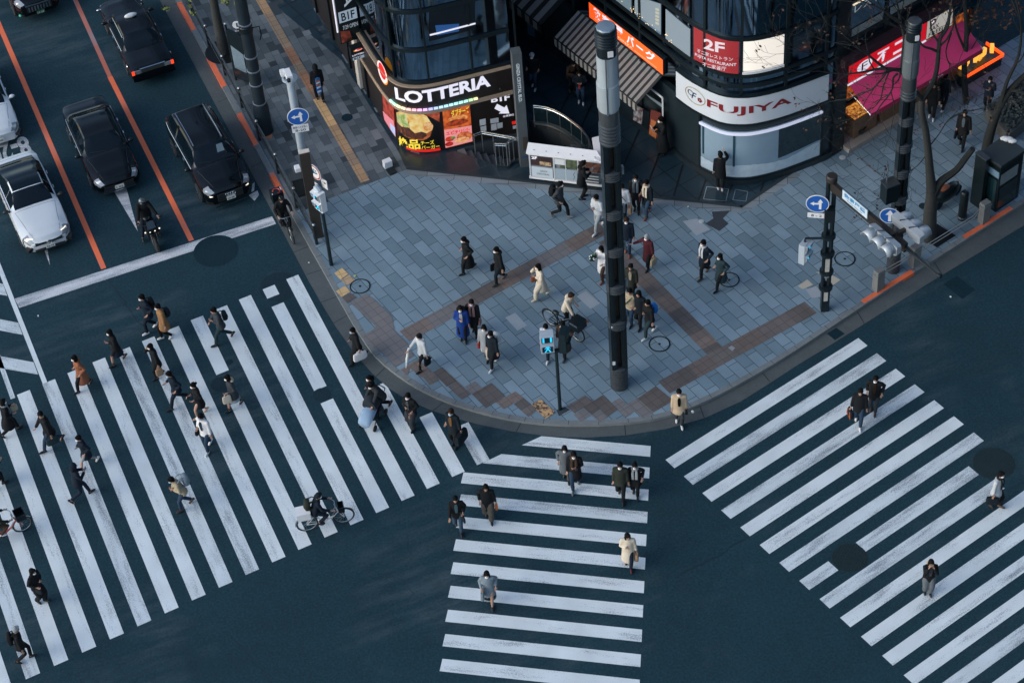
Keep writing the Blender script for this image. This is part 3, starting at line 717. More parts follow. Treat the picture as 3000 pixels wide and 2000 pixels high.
for a, b in zip(ap[2:-2], ap[3:-1]):
    d = (b-a).normalized(); n_ = Vector((d.y, -d.x, 0)); mb.add([a+n_*.0+Vector((0, 0, .016)), a-n_*.12+Vector((0, 0, .016)), b-n_*.12+Vector((0, 0, .016)), b+Vector((0, 0, .016))], [(0, 3, 2, 1)])
o = mb.build('apron_edge', edge); o['kind'] = 'structure'
# border course of the plaza along the apron
mb = MB(); BRD = paving('border_slabs', radians(-8), 1.0, .4, (.15, .18, .2), (.2, .24, .265), (.05, .065, .075), mortar=.012, off=0)
for a, b in zip(ap[2:-2], ap[3:-1]):
    d = (b-a).normalized(); n_ = Vector((d.y, -d.x, 0)); mb.add([a, b, b+n_*.27, a+n_*.27], [(0, 3, 2, 1)])
o = mb.build('border_slabs', BRD); o['kind'] = 'structure'
for v in o.data.vertices: v.co.z = PLZ+.0045
# grooves (channel drains) across the alley floor
mb = MB()
for a, b in (((1876, 375), (1812, 520)), ((1932, 452), (1888, 565)), ((2001, 482), (1974, 575)), ((2068, 527), (2045, 592)), ((2151, 533), (2118, 600)), ((2238, 532), (2228, 562)), ((1760, 250), (1700, 380)), ((1690, 235), (1640, 330))):
    p, q = g(*a, PLZ), g(*b, PLZ); d = (q-p).normalized(); n_ = Vector((-d.y, d.x, 0))*.035; z = Vector((0, 0, .010)); mb.add([p-n_+z, q-n_+z, q+n_+z, p+n_+z], [(0, 1, 2, 3)])
o = mb.build('channel_drain', M('drain_slot', (.003, .006, .008), .5, noise=0)); o['kind'] = 'structure'
def access(L, lab):
    r = empty('access_cover', g(*L[0], PLZ), 0, lab, 'access cover', 'steel rimmed access covers')
    P = P2(L, PLZ+.014); mb = MB()
    for a, b in zip(P, P[1:]+P[:1]): d = (b-a).normalized(); n_ = Vector((-d.y, d.x, 0))*.014; mb.add([a-n_, b-n_, b+n_, a+n_], [(0, 1, 2, 3)])
    mb.build('rim', STEEL, r); MB().flat(P, PLZ+.0125).build('plate', ALYM, r)
R6 = lambda L: [(1950+x/3.734, 200+y/3.734) for x, y in L]
access(R6([(450, 1295), (690, 1322), (660, 1455), (415, 1430)]), 'double steel rimmed access cover under the man in black at the shop window')
access(R6([(765, 1325), (900, 1350), (878, 1455), (735, 1440)]), 'small steel rimmed access cover right of the man at the shop window')
# --- stair wells
WELLM = surf('well_concrete', (.05, .06, .065), patch=.3)
mb = MB()
for Lp in (WELL, STAIR):
    n = len(Lp); P = [Vector((p.x, p.y, -3.2)) for p in Lp]+[Vector((p.x, p.y, PLZ+.004)) for p in Lp]
    mb.add(P, [(i, n+i, n+(i+1) % n, (i+1) % n) for i in range(n)]); mb.flat(Lp, -3.2)
o = mb.build('basement_stairwell', WELLM); o['kind'] = 'structure'
STP = surf('stair_stone', (.10, .12, .13), patch=.25)
mb = MB()
for i in range(9):   # flight going down to the right beside the poster wall
    a = g(1338+i*16, 443-i*1.5, PLZ); zt = PLZ-.02-.17*i
    u = Vector((.97, .23, 0)); v = Vector((-.23, .97, 0)); c = Vector((-1.12+i*.27, 61.65+i*.055, 0))
    mb.box((c.x, c.y, zt-.4), (.285, 1.35, .8), atan2(u.y, u.x))
tag(mb.build('basement_steps', STP), 'grey stone steps going down under the black poster wall', 'steps')
mb = MB()
for i in range(7):
    c = g(1700-i*14, 452-i*3, PLZ); mb.box((c.x, c.y+.55, PLZ-.5-.17*i-.4), (.3, 1.3, .8), radians(12))
tag(mb.build('basement_steps', STP), 'dim steps inside the curved stairwell behind the white display case', 'steps')
# ------------------------------------------------------------------ LEFT BUILDING (burger restaurant on the corner)
lb = empty('corner_building', LWL.at(62, PLZ), 0, 'dark glass building with rounded corner above the burger restaurant sign', 'building')
HT = 34.0
s_tot = LWL.len
mb = MB(); LWL.slab(mb, 0, s_tot, PLZ, 3.42, -.4, -.03, .35); mb.build('ground_floor_wall', BRN_, lb)
mb = MB(); LWL.slab(mb, 0, s_tot, 3.42, HT, -.4, -.02, .3); mb.build('glass_wall', GLASS, lb, smooth=True)
core = [LWL.at(0, 0, -.4)]+[LWL.at(t, 0, -.4) for t in LWL.ticks(59, s_tot, .6)]+[V2(.7, 62.9)+aw_*16, V2(-18, 124)]
MB().prism(core, 0.0, HT+.01).build('core', BLK, lb)
MB().bar(LWL.at(s_tot, 13, -.2), LWL.at(s_tot, 13, -.2)+Vector((0, 0, .01)), .01, .01)
TZ = [3.48, 4.96, 6.66, 8.3, 9.9, 11.6, 13.2, 15.2, 17.2, 19.2, 21.2, 23.2, 25.2]
for z in TZ:
    mb = MB(); LWL.slab(mb, 0, s_tot, z-.07, z+.07, -.02, .05, .3); mb.build('transom', BLK, lb, smooth=True)
sc_ = LWL.find(1240, 449)[0]
for px in (1183, 1280, 1405, 1530):
    s_, _ = LWL.find(px, 446-(px-1240)*.2 if px > 1240 else 430)
    mb = MB(); LWL.slab(mb, s_-.035, s_+.035, 3.55, HT, -.02, .045, .3); mb.build('mullion', BLK, lb)
for k in range(7):
    mb = MB(); LWL.slab(mb, 47+k*1.9, 47.07+k*1.9, .2, HT, -.03, .05, 1); mb.build('mullion', BLK, lb)
# lit counter behind the first floor window
s0, z0 = LWL.find(1259, 102, .0); s1, z1 = LWL.find(1392, 68, .0)
mb = MB(); mb.tube([LWL.at(s0+(s1-s0)*k/6, z0+(z1-z0)*k/6, .03) for k in range(7)], .03, 6); mb.build('lamp_strip', LW_, lb)
mb = MB(); wpoly(mb, LWL, [(1280, 105), (1345, 92), (1345, 70), (1275, 75)], .012); mb.build('window_display', M('blue_display', (.03, .09, .22), .4, em='#1d5fae', es=.14, noise=0), lb)
mb = MB(); wpoly(mb, LWL, [(1258, 122), (1392, 86), (1392, 2), (1258, 30)], .008); mb.build('window_pane', M('interior_dark', (.004, .008, .012), .2, noise=.4, ns=3), lb)
# cream pillar and door frames along the side street wall
MB().box(tuple(g(1063, 250, PLZ)+Vector((0, 0, 1.2))), (.35, .3, 2.4), AD).build('entrance_pillar', CRW, lb)
for k, px in enumerate(((1085, 255), (1100, 290), (1112, 318))):
    c = g(*px, PLZ); MB().box((c.x, c.y, 1.6), (.2, .2, 3.0), AD).build('column', BLK, lb)
# sign band with letters
r = empty('shop_sign', LWL.at(sc_, 2.3), 0, 'long curved black sign with white lit capital letters over the burger posters', 'sign')
sa, _ = LWL.find(1090, 190, .1); sb = s_tot-.05
sa = LWL.find(1118, 238, .1)[0]-2.4
mb = MB(); sa = max(sa, 57.0); LWL.slab(mb, sa, sb, 2.30, 3.36, -.03, .12, .2); mb.build('sign_board', BRN_, r, smooth=True)
mb = MB(); LWL.slab(mb, sa, sb, 3.361, 3.42, -.03, .17, .2); LWL.slab(mb, sa, sb, 2.12, 2.299, -.03, .15, .2); mb.build('trim', TAN, r, smooth=True)
z2 = lambda x, y: (1080+x/4.126, 180+y/4.126)
mb = MB(); wtext(mb, LWL, 'LOTTERIA', z2(328, 455), z2(1478, 300), z2(232, 250), .16, bold=.038); mb.build('lettering', LW_, r)
s_, z_ = LWL.find(*z2(160, 140), .16)
for nm, rx, rz, dz, mt, of in (('orange', .40, .50, 0, glow('amber', '#ff9a2e', .34), .15), ('white', .36, .46, .03, LW_, .156), ('red', .27, .36, .10, LR, .162)):
    mb = MB(); LWL.disc(mb, s_+(.03 if nm == 'red' else 0), z_+dz, rx, rz, of, 24); mb.build('emblem', mt, r)
import colorsys
s0, z0 = LWL.find(*z2(225, 290), .18); s1, z1 = LWL.find(*z2(1325, 372), .18)
for k in range(18):
    a = s0+(s1-s0)*k/18; c = colorsys.hsv_to_rgb([.45, .38, .2, .08, .02, .98, .9, .78, .68, .62, .58, .55, .53, .5, .48, .45, .3, .15][k], .5, 1)
    mb = MB(); LWL.slab(mb, a, a+(s1-s0)/18*.8, 2.305, 2.37, .12, .19, 1); mb.build('light_strip', M('led_%d' % k, c, .5, em=c, es=.45, noise=0), r)
for p in (z2(470, 540), z2(815, 525), z2(1590, 330)):
    s_, z_ = LWL.find(*p, .2); MB().ell(LWL.at(s_, z_, .22), (.05, .05, .07), 8, 5).build('spotlight', BLK, r)
# posters
def pm(name, c, k=.40): return glow('poster_'+name, c, k)
r = empty('burger_poster', LWL.at(sc_, .4), 0, 'big curved backlit poster of a cheeseburger on black with yellow lettering', 'poster')
sl_ = LWL.find(*z2(330, 600), .02)[0]; sr_ = LWL.find(*z2(868, 1070), .02)[0]
mb = MB(); LWL.slab(mb, sl_, sr_, .32, 2.05, -.03, .02, .15); mb.build('backing', M('poster_black', (.006, .007, .006), .3, noise=0), r, smooth=True)
mb = MB(); LWL.slab(mb, sl_+.35, sr_, .20, .30, -.03, .035, .15); mb.build('red_border', LR, r, smooth=True)
def blob(px, mat, off, nm='picture'):
    mb = MB(); wpoly(mb, LWL, [z2(*p) for p in px], off); return mb.build(nm, mat, r)
def ellpx(cx, cy, rx, ry, a=0, n=22, seed=0, j=.04):
    q = random.Random(seed); return [(cx+(1+q.uniform(-j, j))*(rx*cos(t)*cos(a)-ry*sin(t)*sin(a)), cy+(1+q.uniform(-j, j))*(rx*cos(t)*sin(a)+ry*sin(t)*cos(a))) for t in [2*pi*k/n for k in range(n)]]
def pic(name, c1, c2, sc=6, k=.42):
    mt = bpy.data.materials.new(name); mt.use_nodes = True; n = mt.node_tree.nodes; L = mt.node_tree.links; b = n['Principled BSDF']
    tc = n.new('ShaderNodeTexCoord'); nz = n.new('ShaderNodeTexNoise'); nz.inputs['Scale'].default_value = sc; nz.inputs['Detail'].default_value = 5
    cr = n.new('ShaderNodeValToRGB'); cr.color_ramp.elements[0].position = .35; cr.color_ramp.elements[1].position = .65
    cr.color_ramp.elements[0].color = (*lin(c1), 1); cr.color_ramp.elements[1].color = (*lin(c2), 1)
    L.new(tc.outputs['Object'], nz.inputs['Vector']); L.new(nz.outputs['Fac'], cr.inputs[0]); L.new(cr.outputs['Color'], b.inputs['Emission Color']); b.inputs['Emission Strength'].default_value = k
    b.inputs['Base Color'].default_value = (.02, .02, .02, 1); b.inputs['Roughness'].default_value = .3
    return mt
blob(ellpx(560, 800, 215, 150, .35, seed=1), pic('bun_low', '#7a3415', '#c06a35', 5), .026)
blob(ellpx(520, 830, 190, 95, .38, seed=2), pic('patty', '#2a1209', '#6a3014', 14), .029)
blob([(335, 620), (400, 595), (560, 590), (700, 660), (765, 760), (770, 830), (700, 870), (640, 850), (560, 870), (480, 800), (400, 790), (345, 730)], pic('cheese', '#e8a63a', '#fbe9a0', 4), .032)
blob([(335, 640), (450, 640), (490, 790), (440, 800), (400, 760), (350, 740)], pic('lettuce', '#8ab04a', '#e6e6b0', 6), .035)
blob(ellpx(720, 790, 60, 55, .1, seed=3), pic('sauce', '#d9822f', '#f6d9a0', 9), .037)
blob([(575, 590), (700, 575), (858, 610), (858, 735), (760, 680)], pic('bun_top', '#7d2513', '#c25a36', 5), .039)
mb = MB(); wtext(mb, LWL, '絶品', z2(372, 1015), z2(628, 1060), z2(372, 905), .03, .03); mb.build('lettering', LY, r)
mb = MB(); wtext(mb, LWL, 'チーズ', z2(632, 1012), z2(795, 1000), z2(632, 962), .03, .015); wtext(mb, LWL, 'バーガー', z2(640, 1062), z2(860, 1045), z2(640, 1018), .03, .015); mb.build('lettering', LY, r)
r = empty('menu_poster', LWL.at(sc_+1, .4), 0, 'narrow backlit menu poster in orange and pink with red lettering', 'poster')
blob([(890, 592), (1222, 515), (1257, 968), (932, 1048)], pic('poster_orange', '#8a1d0c', '#f0762a', 3.2), .02, 'backing')
blob([(912, 830), (1243, 775), (1255, 965), (930, 1046)], pm('pink', '#f29a9a', .36), .026)
for i, (cx, cy, rx, ry, c1, c2) in enumerate(((1080, 690, 120, 40, '#c85a20', '#f7b060'), (1070, 740, 135, 38, '#5a1a0a', '#c0481c'), (1160, 905, 95, 55, '#a83a20', '#e88a50'), (1130, 950, 90, 32, '#e07a40', '#f8c890'), (980, 940, 55, 30, '#b01c14', '#e04428'), (1020, 925, 30, 16, '#2d6a2a', '#68a048'), (975, 1000, 50, 26, '#8c0f10', '#d03020'))):
    blob(ellpx(cx, cy, rx, ry, -.2, seed=i+10), pic('dish_%d' % i, c1, c2, 9), .03+i*.002)
mb = MB(); wtext(mb, LWL, 'ダブチーズ', z2(1000, 672), z2(1220, 620), z2(1000, 592), .05, .025); mb.build('lettering', LY, r)
mb = MB(); wtext(mb, LWL, 'エビチリ', z2(940, 896), z2(1130, 865), z2(940, 850), .05, .03); wtext(mb, LWL, 'バーガー', z2(1135, 862), z2(1225, 845), z2(1135, 815), .05, .02); mb.build('lettering', LR, r)
blob([(945, 548), (1040, 528), (1040, 548), (945, 568)], LW_, .024, 'caption'); blob([(1065, 520), (1130, 505), (1130, 528), (1065, 540)], LW_, .024, 'caption')
# B1F arrow panel with notices
r = empty('basement_sign', LWL.at(s_tot-.6, .4), 0, 'brown wall panel reading B1F with a white arrow pointing down to the stairs', 'sign')
blob([(1415, 405), (1705, 340), (1785, 870), (1430, 850)], BRN_, .012, 'backing')
mb = MB(); wtext(mb, LWL, 'B1F', z2(1483, 500), z2(1708, 468), z2(1478, 428), .03, .035); mb.build('lettering', LW_, r)
blob([(1552, 515), (1520, 572), (1598, 612), (1572, 632), (1702, 632), (1668, 530), (1640, 560)], LW_, .03, 'arrow')
mb = MB(); wtext(mb, LWL, '全席禁煙', z2(1622, 680), z2(1758, 655), z2(1622, 655), .03, .01); mb.build('lettering', LW_, r)
PAPER = M('paper', (.62, .66, .68), .6, noise=.12, ns=20)
for i, q in enumerate(([(1340, 708), (1414, 690), (1418, 765), (1345, 782)], [(1350, 792), (1420, 775), (1425, 840), (1358, 858)], [(1470, 698), (1570, 680), (1574, 738), (1473, 752)], [(1478, 762), (1545, 750), (1550, 828), (1482, 838)], [(1553, 750), (1618, 736), (1622, 800), (1557, 815)])):
    blob(q, PAPER, .03, 'notice')
blob([(1730, 728), (1780, 718), (1783, 758), (1735, 765)], LR, .03, 'sticker'); blob([(1740, 780), (1785, 772), (1788, 812), (1744, 820)], PAPER, .03, 'sticker')
# side poster on the left wall
r = empty('side_poster', LWL.at(sl_-.6, .4), 0, 'red and pink backlit food poster on the side wall left of the cheeseburger', 'poster')
blob([(150, 275), (290, 420), (328, 920), (190, 705)], pic('side_red', '#5a0f0a', '#d8482a', 4), .02, 'backing')
blob([(170, 600), (300, 720), (326, 915), (190, 705)], pm('side_pink', '#e58a96', .3), .026)
blob([(255, 740), (318, 800), (324, 905), (268, 830)], pm('side_blue', '#b8c8f0', .3), .03)
blob([(150, 285), (215, 350), (225, 450), (165, 380)], pic('side_tan', '#c07050', '#f0c0a0', 8), .03)
# projecting signs over the side street
def proj_sign(px_bot, px_top, width, label, build):
    s_, z_ = LWL.find(*px_bot, .03); _, zt = LWL.find(*px_top, .03)
    p = LWL.at(s_, 0, .02); out = (LWL.at(s_, 0, 1)-LWL.at(s_, 0, 0)).normalized()
    r = empty('projecting_sign', (p.x, p.y, z_), 0, label, 'sign', 'projecting signs on the side wall')
    a = p+out*width; th = A_d*.22
    mb = MB(); c = (a+p)/2-th/2; mb.prism([p, a, a-th, p-th], z_, zt); mb.build('sign_box', BLK, r)
    f = lambda u, z: Vector((a.x+(p.x-a.x)*u, a.y+(p.y-a.y)*u, z))
    build(r, f, z_, zt, A_d)
def b1(r, f, z0, z1, n):
    mb = MB(); quad(mb, *[f(u, z)+n*.01 for u, z in ((.08, z0+.95), (.98, z0+.95), (.98, z0+1.45), (.08, z0+1.45))]); mb.build('panel', glow('grey', '#9fb0c0', .28), r)
    mb = MB(); qtext(mb, 'B1F', [f(.2, z0+1.02), f(.86, z0+1.02), f(.86, z0+1.38), f(.2, z0+1.38)], n, .02, .02); mb.build('lettering', BLK, r)
    mb = MB(); P = [f(.42, z0+4.9), f(.42, z0+1.6), f(.85, z0+1.6), f(.85, z0+4.9)]; qtext(mb, 'LOTTERIA', P, n, .02, .02); mb.build('lettering', glow('greyw', '#b8c4cc', .25), r)
    mb = MB(); quad(mb, *[f(u, z)+n*.01 for u, z in ((.05, z0+.05), (.6, z0+.05), (.5, z0+.5), (.05, z0+.6))]); mb.build('picture', pic('sign_red', '#1a0f0c', '#a0452c', 3, .25), r)
    mb = MB(); qtext(mb, '7/29 OPEN', [f(.2, z0+.62), f(.95, z0+.62), f(.95, z0+.8), f(.2, z0+.8)], n, .02); mb.build('lettering', glow('greyw', '#b8c4cc', .25), r)
    mb = MB(); e = f(0, z0+1)-f(1, z0+1); e.normalize(); mb.tube([f(0, z0+.5)+e*.03-n*.1, f(0, z1)+e*.03-n*.1], .03, 6); mb.build('lamp_strip', LW_, r)
proj_sign((1056, 112), (1040, -190), .78, 'tall black vertical sign with grey B1F plate at the top edge of the photo', b1)
def b2(r, f, z0, z1, n):
    h = z1-z0
    mb = MB(); quad(mb, *[f(u, z0+h*v)+n*.01 for u, v in ((.05, .02), (.98, .02), (.98, .24), (.05, .24))]); mb.build('panel', glow('grey', '#9fb0c0', .28), r)
    mb = MB(); qtext(mb, 'B1F', [f(.14, z0+h*.05), f(.6, z0+h*.05), f(.6, z0+h*.21), f(.14, z0+h*.21)], n, .02, .02); mb.build('lettering', BLK, r)
    mb = MB(); qtext(mb, 'LOTTERIA', [f(.05, z0+h*.36), f(.95, z0+h*.36), f(.95, z0+h*.47), f(.05, z0+h*.47)], n, .02, .03); mb.build('lettering', LW_, r)
    for R, mt, of, dx in ((.30, glow('amber', '#ff9a2e', .34), .012, 0), (.25, LW_, .016, .05), (.2, LR, .02, .09)):
        mb = MB(); mb.poly([f(.47+dx+R*cos(t)*1.0, z0+h*.74+dx*.3+R*.62*sin(t)*h*.45)+n*of for t in [2*pi*k/20 for k in range(20)]]); mb.build('emblem', mt, r)
proj_sign((1074, 166), (1064, 122), .58, 'small square black sign with round red emblem above a B1F plate', b2)
# stone pillar with the building name
pc = g(1538, 492, PLZ); px_ = g(1524, 493, PLZ)
r = empty('name_pillar', (px_.x+.17, px_.y+.2, PLZ), radians(8), 'tall grey stone pillar with a vertical white building name beside the stairs', 'pillar')
PILM = M('grey_pillar_stone', (.075, .09, .10), .5, noise=.15, ns=5)
hp = hgt(px_, 1503, 160)
B_ = MB(); B_.box((0, 0, hp/2), (.34, .36, hp)); B_.build('shaft', PILM, r, world=False)
n = Vector((0, -1, 0))
def pf(x, z): return Vector((x, -.182, z))
mb = MB(); qtext(mb, 'GINZA CRYSTAL BLD.', [pf(-.06, hp-.45), pf(-.06, hp-2.2), pf(.06, hp-2.2), pf(.06, hp-.45)], n, .01, .01); mb.build('lettering', glow('pale', '#c8d4dc', .3), r, world=False)
mb = MB(); mb.box((.04, -.19, 1.15), (.14, .02, .62)); mb.build('plaque', M('brown_plaque', (.06, .045, .035), .4), r, world=False)
mb = MB(); mb.box((0, -.19, .52), (.2, .01, .06)); mb.build('blue_label', M('blue_label', (.02, .07, .17), .5), r, world=False)
mb = MB(); mb.tube([(.14, -.185, hp-.3), (.14, -.185, hp-2.0)], .012, 5); mb.build('conduit', STEEL, r, world=False)
# stair guard rails
def rail(name, px, z, label, post_every=2, bars=False, low=None, glass=False, h=None):
    P = P2(px, PLZ+z); r = empty(name, g(*px[0], PLZ), 0, label, 'handrail')
    P = [Vector((p.x, p.y, PLZ+z)) for p in P]
    mb = MB(); mb.tube(P, .028, 8); mb.tube([p-Vector((0, 0, .09)) for p in P], .02, 6); mb.build('handrail', CHR, r, smooth=True)
    if glass:
        mb = MB()
        for a, b in zip(P, P[1:]): mb.add([a-Vector((0, 0, .12)), b-Vector((0, 0, .12)), b-Vector((0, 0, z-.25)), a-Vector((0, 0, z-.25))], [(0, 1, 2, 3)])
        mb.build('glass_panel', M('smoked_glass', (.006, .016, .022), .08, spec=.7, noise=0), r)
        mb = MB(); mb.tube([p-Vector((0, 0, z-.2)) for p in P], .09, 8); mb.build('base_curb', BLKW, r, smooth=True)
    for i in range(0, len(P), post_every):
        mb = MB(); mb.tube([P[i]-Vector((0, 0, z)), P[i]], .022, 6); mb.build('post', STEEL, r)
    if bars:
        for a, b in zip(P, P[1:]):
            k = max(1, int((b-a).length/.11))
            for j in range(k):
                p = a.lerp(b, j/k); mb = MB(); mb.tube([p-Vector((0, 0, z-.12)), p], .009, 5); mb.build('baluster', STEEL, r)
        mb = MB()
        for a, b in zip(P, P[1:]): mb.bar(a-Vector((0, 0, z-.06)), b-Vector((0, 0, z-.06)), .12, .12)
        mb.build('plinth', BLKW, r)
    return r
z3 = lambda L: [(1500+x/4.238, 250+y/4.238) for x, y in L]
rail('stair_railing', z3([(265, 250), (350, 258), (430, 272), (510, 298), (590, 335), (660, 375), (730, 425), (800, 480), (860, 530), (910, 590), (950, 660), (980, 730), (1000, 800), (1015, 880)]), 1.05, 'curved chrome stair railing with smoked glass around the basement stairwell', 2, glass=True)
rail('stair_railing', z3([(360, 808), (520, 828), (690, 848), (860, 868), (1010, 888)]), 1.1, 'straight chrome rail along the back of the white display case', 2)
rail('stair_railing', [z2(1525, 992), z2(1662, 1000), z2(1690, 962), z2(1740, 935), z2(1805, 925)], 1.15, 'small chrome guard rail with thin bars left of the grey pillar', 1, bars=True)
rail('stair_railing', [z2(1270, 885), z2(1365, 848), z2(1500, 872), z2(1800, 925)], .95, 'thin chrome handrail along the poster wall', 1)
# display case (directory)
ca = g(1556, 528, PLZ); cb = g(1766, 554, PLZ); cd = (cb-ca); cl = cd.length; cd.normalize(); cn = Vector((cd.y, -cd.x, 0)); cw_ = g(1745, 405, PLZ+1.3)
r = empty('directory_board', (ca.x, ca.y, PLZ), 0, 'long white framed directory display case with restaurant pictures at the stairwell', 'display case')
ch = 1.33
def cf(u, z, o=0): p = ca+cd*u+cn*o; return Vector((p.x, p.y, PLZ+z))
mb = MB(); mb.prism([cf(-.02, 0, -.02), cf(cl+.02, 0, -.02), cf(cl+.02, 0, -.22), cf(-.02, 0, -.22)], PLZ+.12, PLZ+ch-.02); mb.build('case_body', M('case_grey', (.2, .23, .25), .5), r)
mb = MB()
mb.bar(cf(-.05, ch-.02, .02), cf(cl+.05, ch-.02, .02), .07, .06); mb.bar(cf(-.05, .16, .0), cf(cl+.05, .16, .0), .06, .09)
for u in (0, cl*.335, cl*.5, cl*.67, cl): mb.bar(cf(u, .13, .005), cf(u, ch-.03, .005), .06 if u not in (cl*.5, cl*.67) else .03, .05)
mb.build('frame', WHT, r)
mb = MB(); a = cf(-.1, ch+.03, .06); b = cf(cl+.1, ch+.03, .06); c = cf(cl-.25, ch+.2, -.32); d_ = cf(-.1, ch+.2, -.32)
mb.add([a, b, c, d_, a-Vector((0, 0, .05)), b-Vector((0, 0, .05)), c-Vector((0, 0, .05)), d_-Vector((0, 0, .05))], [(0, 1, 2, 3), (7, 6, 5, 4), (0, 4, 5, 1), (1, 5, 6, 2), (2, 6, 7, 3), (3, 7, 4, 0)]); mb.build('roof_strip', WHT, r)
P = P2([(1763, 476), (1757, 398), (1734, 404), (1743, 466)], PLZ+ch+.10)
mb = MB(); mb.add(P+[p-Vector((0, 0, .05)) for p in P], [(0, 1, 2, 3), (7, 6, 5, 4), (0, 4, 5, 1), (1, 5, 6, 2), (2, 6, 7, 3), (3, 7, 4, 0)]); mb.build('roof_wing', WHT, r)
for k in range(6):
    p = a.lerp(b, (k+.6)/6.4)+(d_-a)*.35+Vector((0, 0, .012)); MB().ell(p, (.022, .022, .012), 6, 4).build('bolt', BLK, r)
def cq(u0, u1, v0, v1, mat, nm='picture', o=.022):
    mb = MB(); quad(mb, cf(cl*u0, v0, o), cf(cl*u1, v0, o), cf(cl*u1, v1, o), cf(cl*u0, v1, o)); mb.build(nm, mat, r)
cq(.02, .315, .78, 1.24, pic('case_brown', '#2a120f', '#4a221c', 3, .22)); cq(.14, .30, .82, 1.0, pic('case_food', '#8a4a20', '#e8d8b0', 16, .3), o=.026)
cq(.02, .315, .24, .72, glow('case_white', '#b4c2cc', .26)); cq(.35, .49, .95, 1.22, PAPER); cq(.42, .66, .80, 1.22, pic('case_green', '#1c3420', '#7a8a60', 7, .22), o=.018)
cq(.35, .655, .24, .76, glow('case_map', '#8fa0ac', .26)); cq(.69, .98, .78, 1.24, pic('case_dark', '#24130f', '#8a5a48', 7, .24)); cq(.69, .98, .24, .72, pic('case_blue', '#16222a', '#5a6a74', 8, .22))
for k in range(3): cq(.72, .95, .3+k*.13, .34+k*.13, PAPER, 'caption', .027)
mb = MB(); qtext(mb, '2F', [cf(cl*.03, 1.08, .03), cf(cl*.11, 1.08, .03), cf(cl*.11, 1.22, .03), cf(cl*.03, 1.22, .03)], cn, .004, .03); mb.build('lettering', LW_, r)
mb = MB(); qtext(mb, 'GINZA', [cf(cl*.14, .5, .03), cf(cl*.24, .5, .03), cf(cl*.24, .58, .03), cf(cl*.14, .58, .03)], cn, .004, .0); qtext(mb, 'CENTRAL', [cf(cl*.09, .36, .03), cf(cl*.27, .36, .03), cf(cl*.27, .44, .03), cf(cl*.09, .44, .03)], cn, .004, .0); mb.build('lettering', BLK, r)
mb = MB(); mb.tube([cf(cl*.6, .3, .03), cf(cl*.62, .45, .03), cf(cl*.6, .55, .03), cf(cl*.63, .7, .03)], .008, 4); mb.build('map_route', BLK, r)
# ------------------------------------------------------------------ RIGHT BUILDING (confectioner)
rb_ = empty('confectionery_building', FWL.at(FWL.find(2200, 535)[0], PLZ), 0, 'dark rounded glass building above the white curved shop sign', 'building')
ft = FWL.len; cs = 14.0; sF = FWL.find(2464, 433)[0]   # corner starts at s=14
mb = MB(); FWL.slab(mb, 0, sF, PLZ, 3.0, -.4, -.02, .3); mb.build('ground_floor_wall', BLKW, rb_, smooth=True)
mb = MB(); FWL.slab(mb, 0, ft, 3.3, HT, -.4, -.01, .3); mb.build('glass_wall', GLASS, rb_, smooth=True)
core = [FWL.at(t, 0, -.4) for t in FWL.ticks(0, sF, .6)]
pR = FWL.at(ft, 0, -.4); pRi = V2(12.48, 60.46)-rn_*1.5
coreR = [FWL.at(t, 0, -.4) for t in FWL.ticks(0, ft, .8)]+[FWL.at(ft, 0, -9), FWL.at(0, 0, -9)]
MB().prism(coreR, 3.25, HT+.01).build('core', BLK, rb_)
MB().prism(core+[pRi, FWL.at(sF, 0, -7), FWL.at(0, 0, -9)], 0, 3.249).build('ground_core', BLK, rb_)
for z in (4.66, 5.10, 6.72, 8.6, 10.2, 12.0, 13.8, 15.8, 17.8, 19.8, 21.8, 23.8):
    mb = MB(); FWL.slab(mb, 0, ft, z-.07, z+.07, -.01, .06, .3); mb.build('transom', BLK, rb_, smooth=True)
for px in ((2066, 190), (2172, 210), (2303, 190), (2420, 160)):
    s_ = FWL.find(*px)[0]; mb = MB(); FWL.slab(mb, s_-.05, s_+.05, 4.2, HT, -.01, .055, .3); mb.build('mullion', BLK, rb_)
for k in range(6):
    mb = MB(); FWL.slab(mb, 2+k*2.0, 2.1+k*2.0, .2, HT, -.01, .055, 1); mb.build('mullion', BLK, rb_)
for k in range(1, 5):
    mb = MB(); FWL.slab(mb, sF+k*1.8-.05, sF+k*1.8+.05, 4.3, HT, -.01, .055, 1); mb.build('mullion', BLK, rb_)
mb = MB(); FWL.slab(mb, sF-.55, sF, PLZ, HT, -.02, .10, .3); mb.build('pier', BLK, rb_)
# first-floor windows on the alley side: pale blinds lit from inside
def wq(px, mat, off, nm, par): mb = MB(); wpoly(mb, FWL, px, off); return mb.build(nm, mat, par)
GRY = glow('blind', '#8797a3', .26); GRY2 = glow('blind2', '#6f8592', .24)
z4 = lambda L: [(1500+x/4.704, y/4.704) for x, y in L]
wq(z4([(1390, -120), (1645, -10), (1645, 185), (1390, 20)]), GRY2, .012, 'window', rb_); wq(z4([(1690, -60), (2050, 60), (2050, 490), (1690, 190)]), GRY, .012, 'window', rb_)
z5 = lambda L: [(1950+x/4.48, y/4.48) for x, y in L]
wq(z5([(0, 120), (322, 385), (322, 765), (0, 540)]), GRY, .012, 'window', rb_)
for L in ([(1720, 205), (1945, 380), (2045, 450), (2045, 490), (1720, 230)],): wq(z4(L), glow('sill', '#5d7c92', .25), .016, 'window_sill', rb_)
for k in range(5): wq(z4([(1975+(k % 2)*2, 110+k*48), (2025, 128+k*48), (2025, 160+k*48), (1975, 140+k*48)]), glow('card', '#b8b8a4', .3), .02, 'menu_card', rb_)
mb = MB(); rd = random.Random(2)
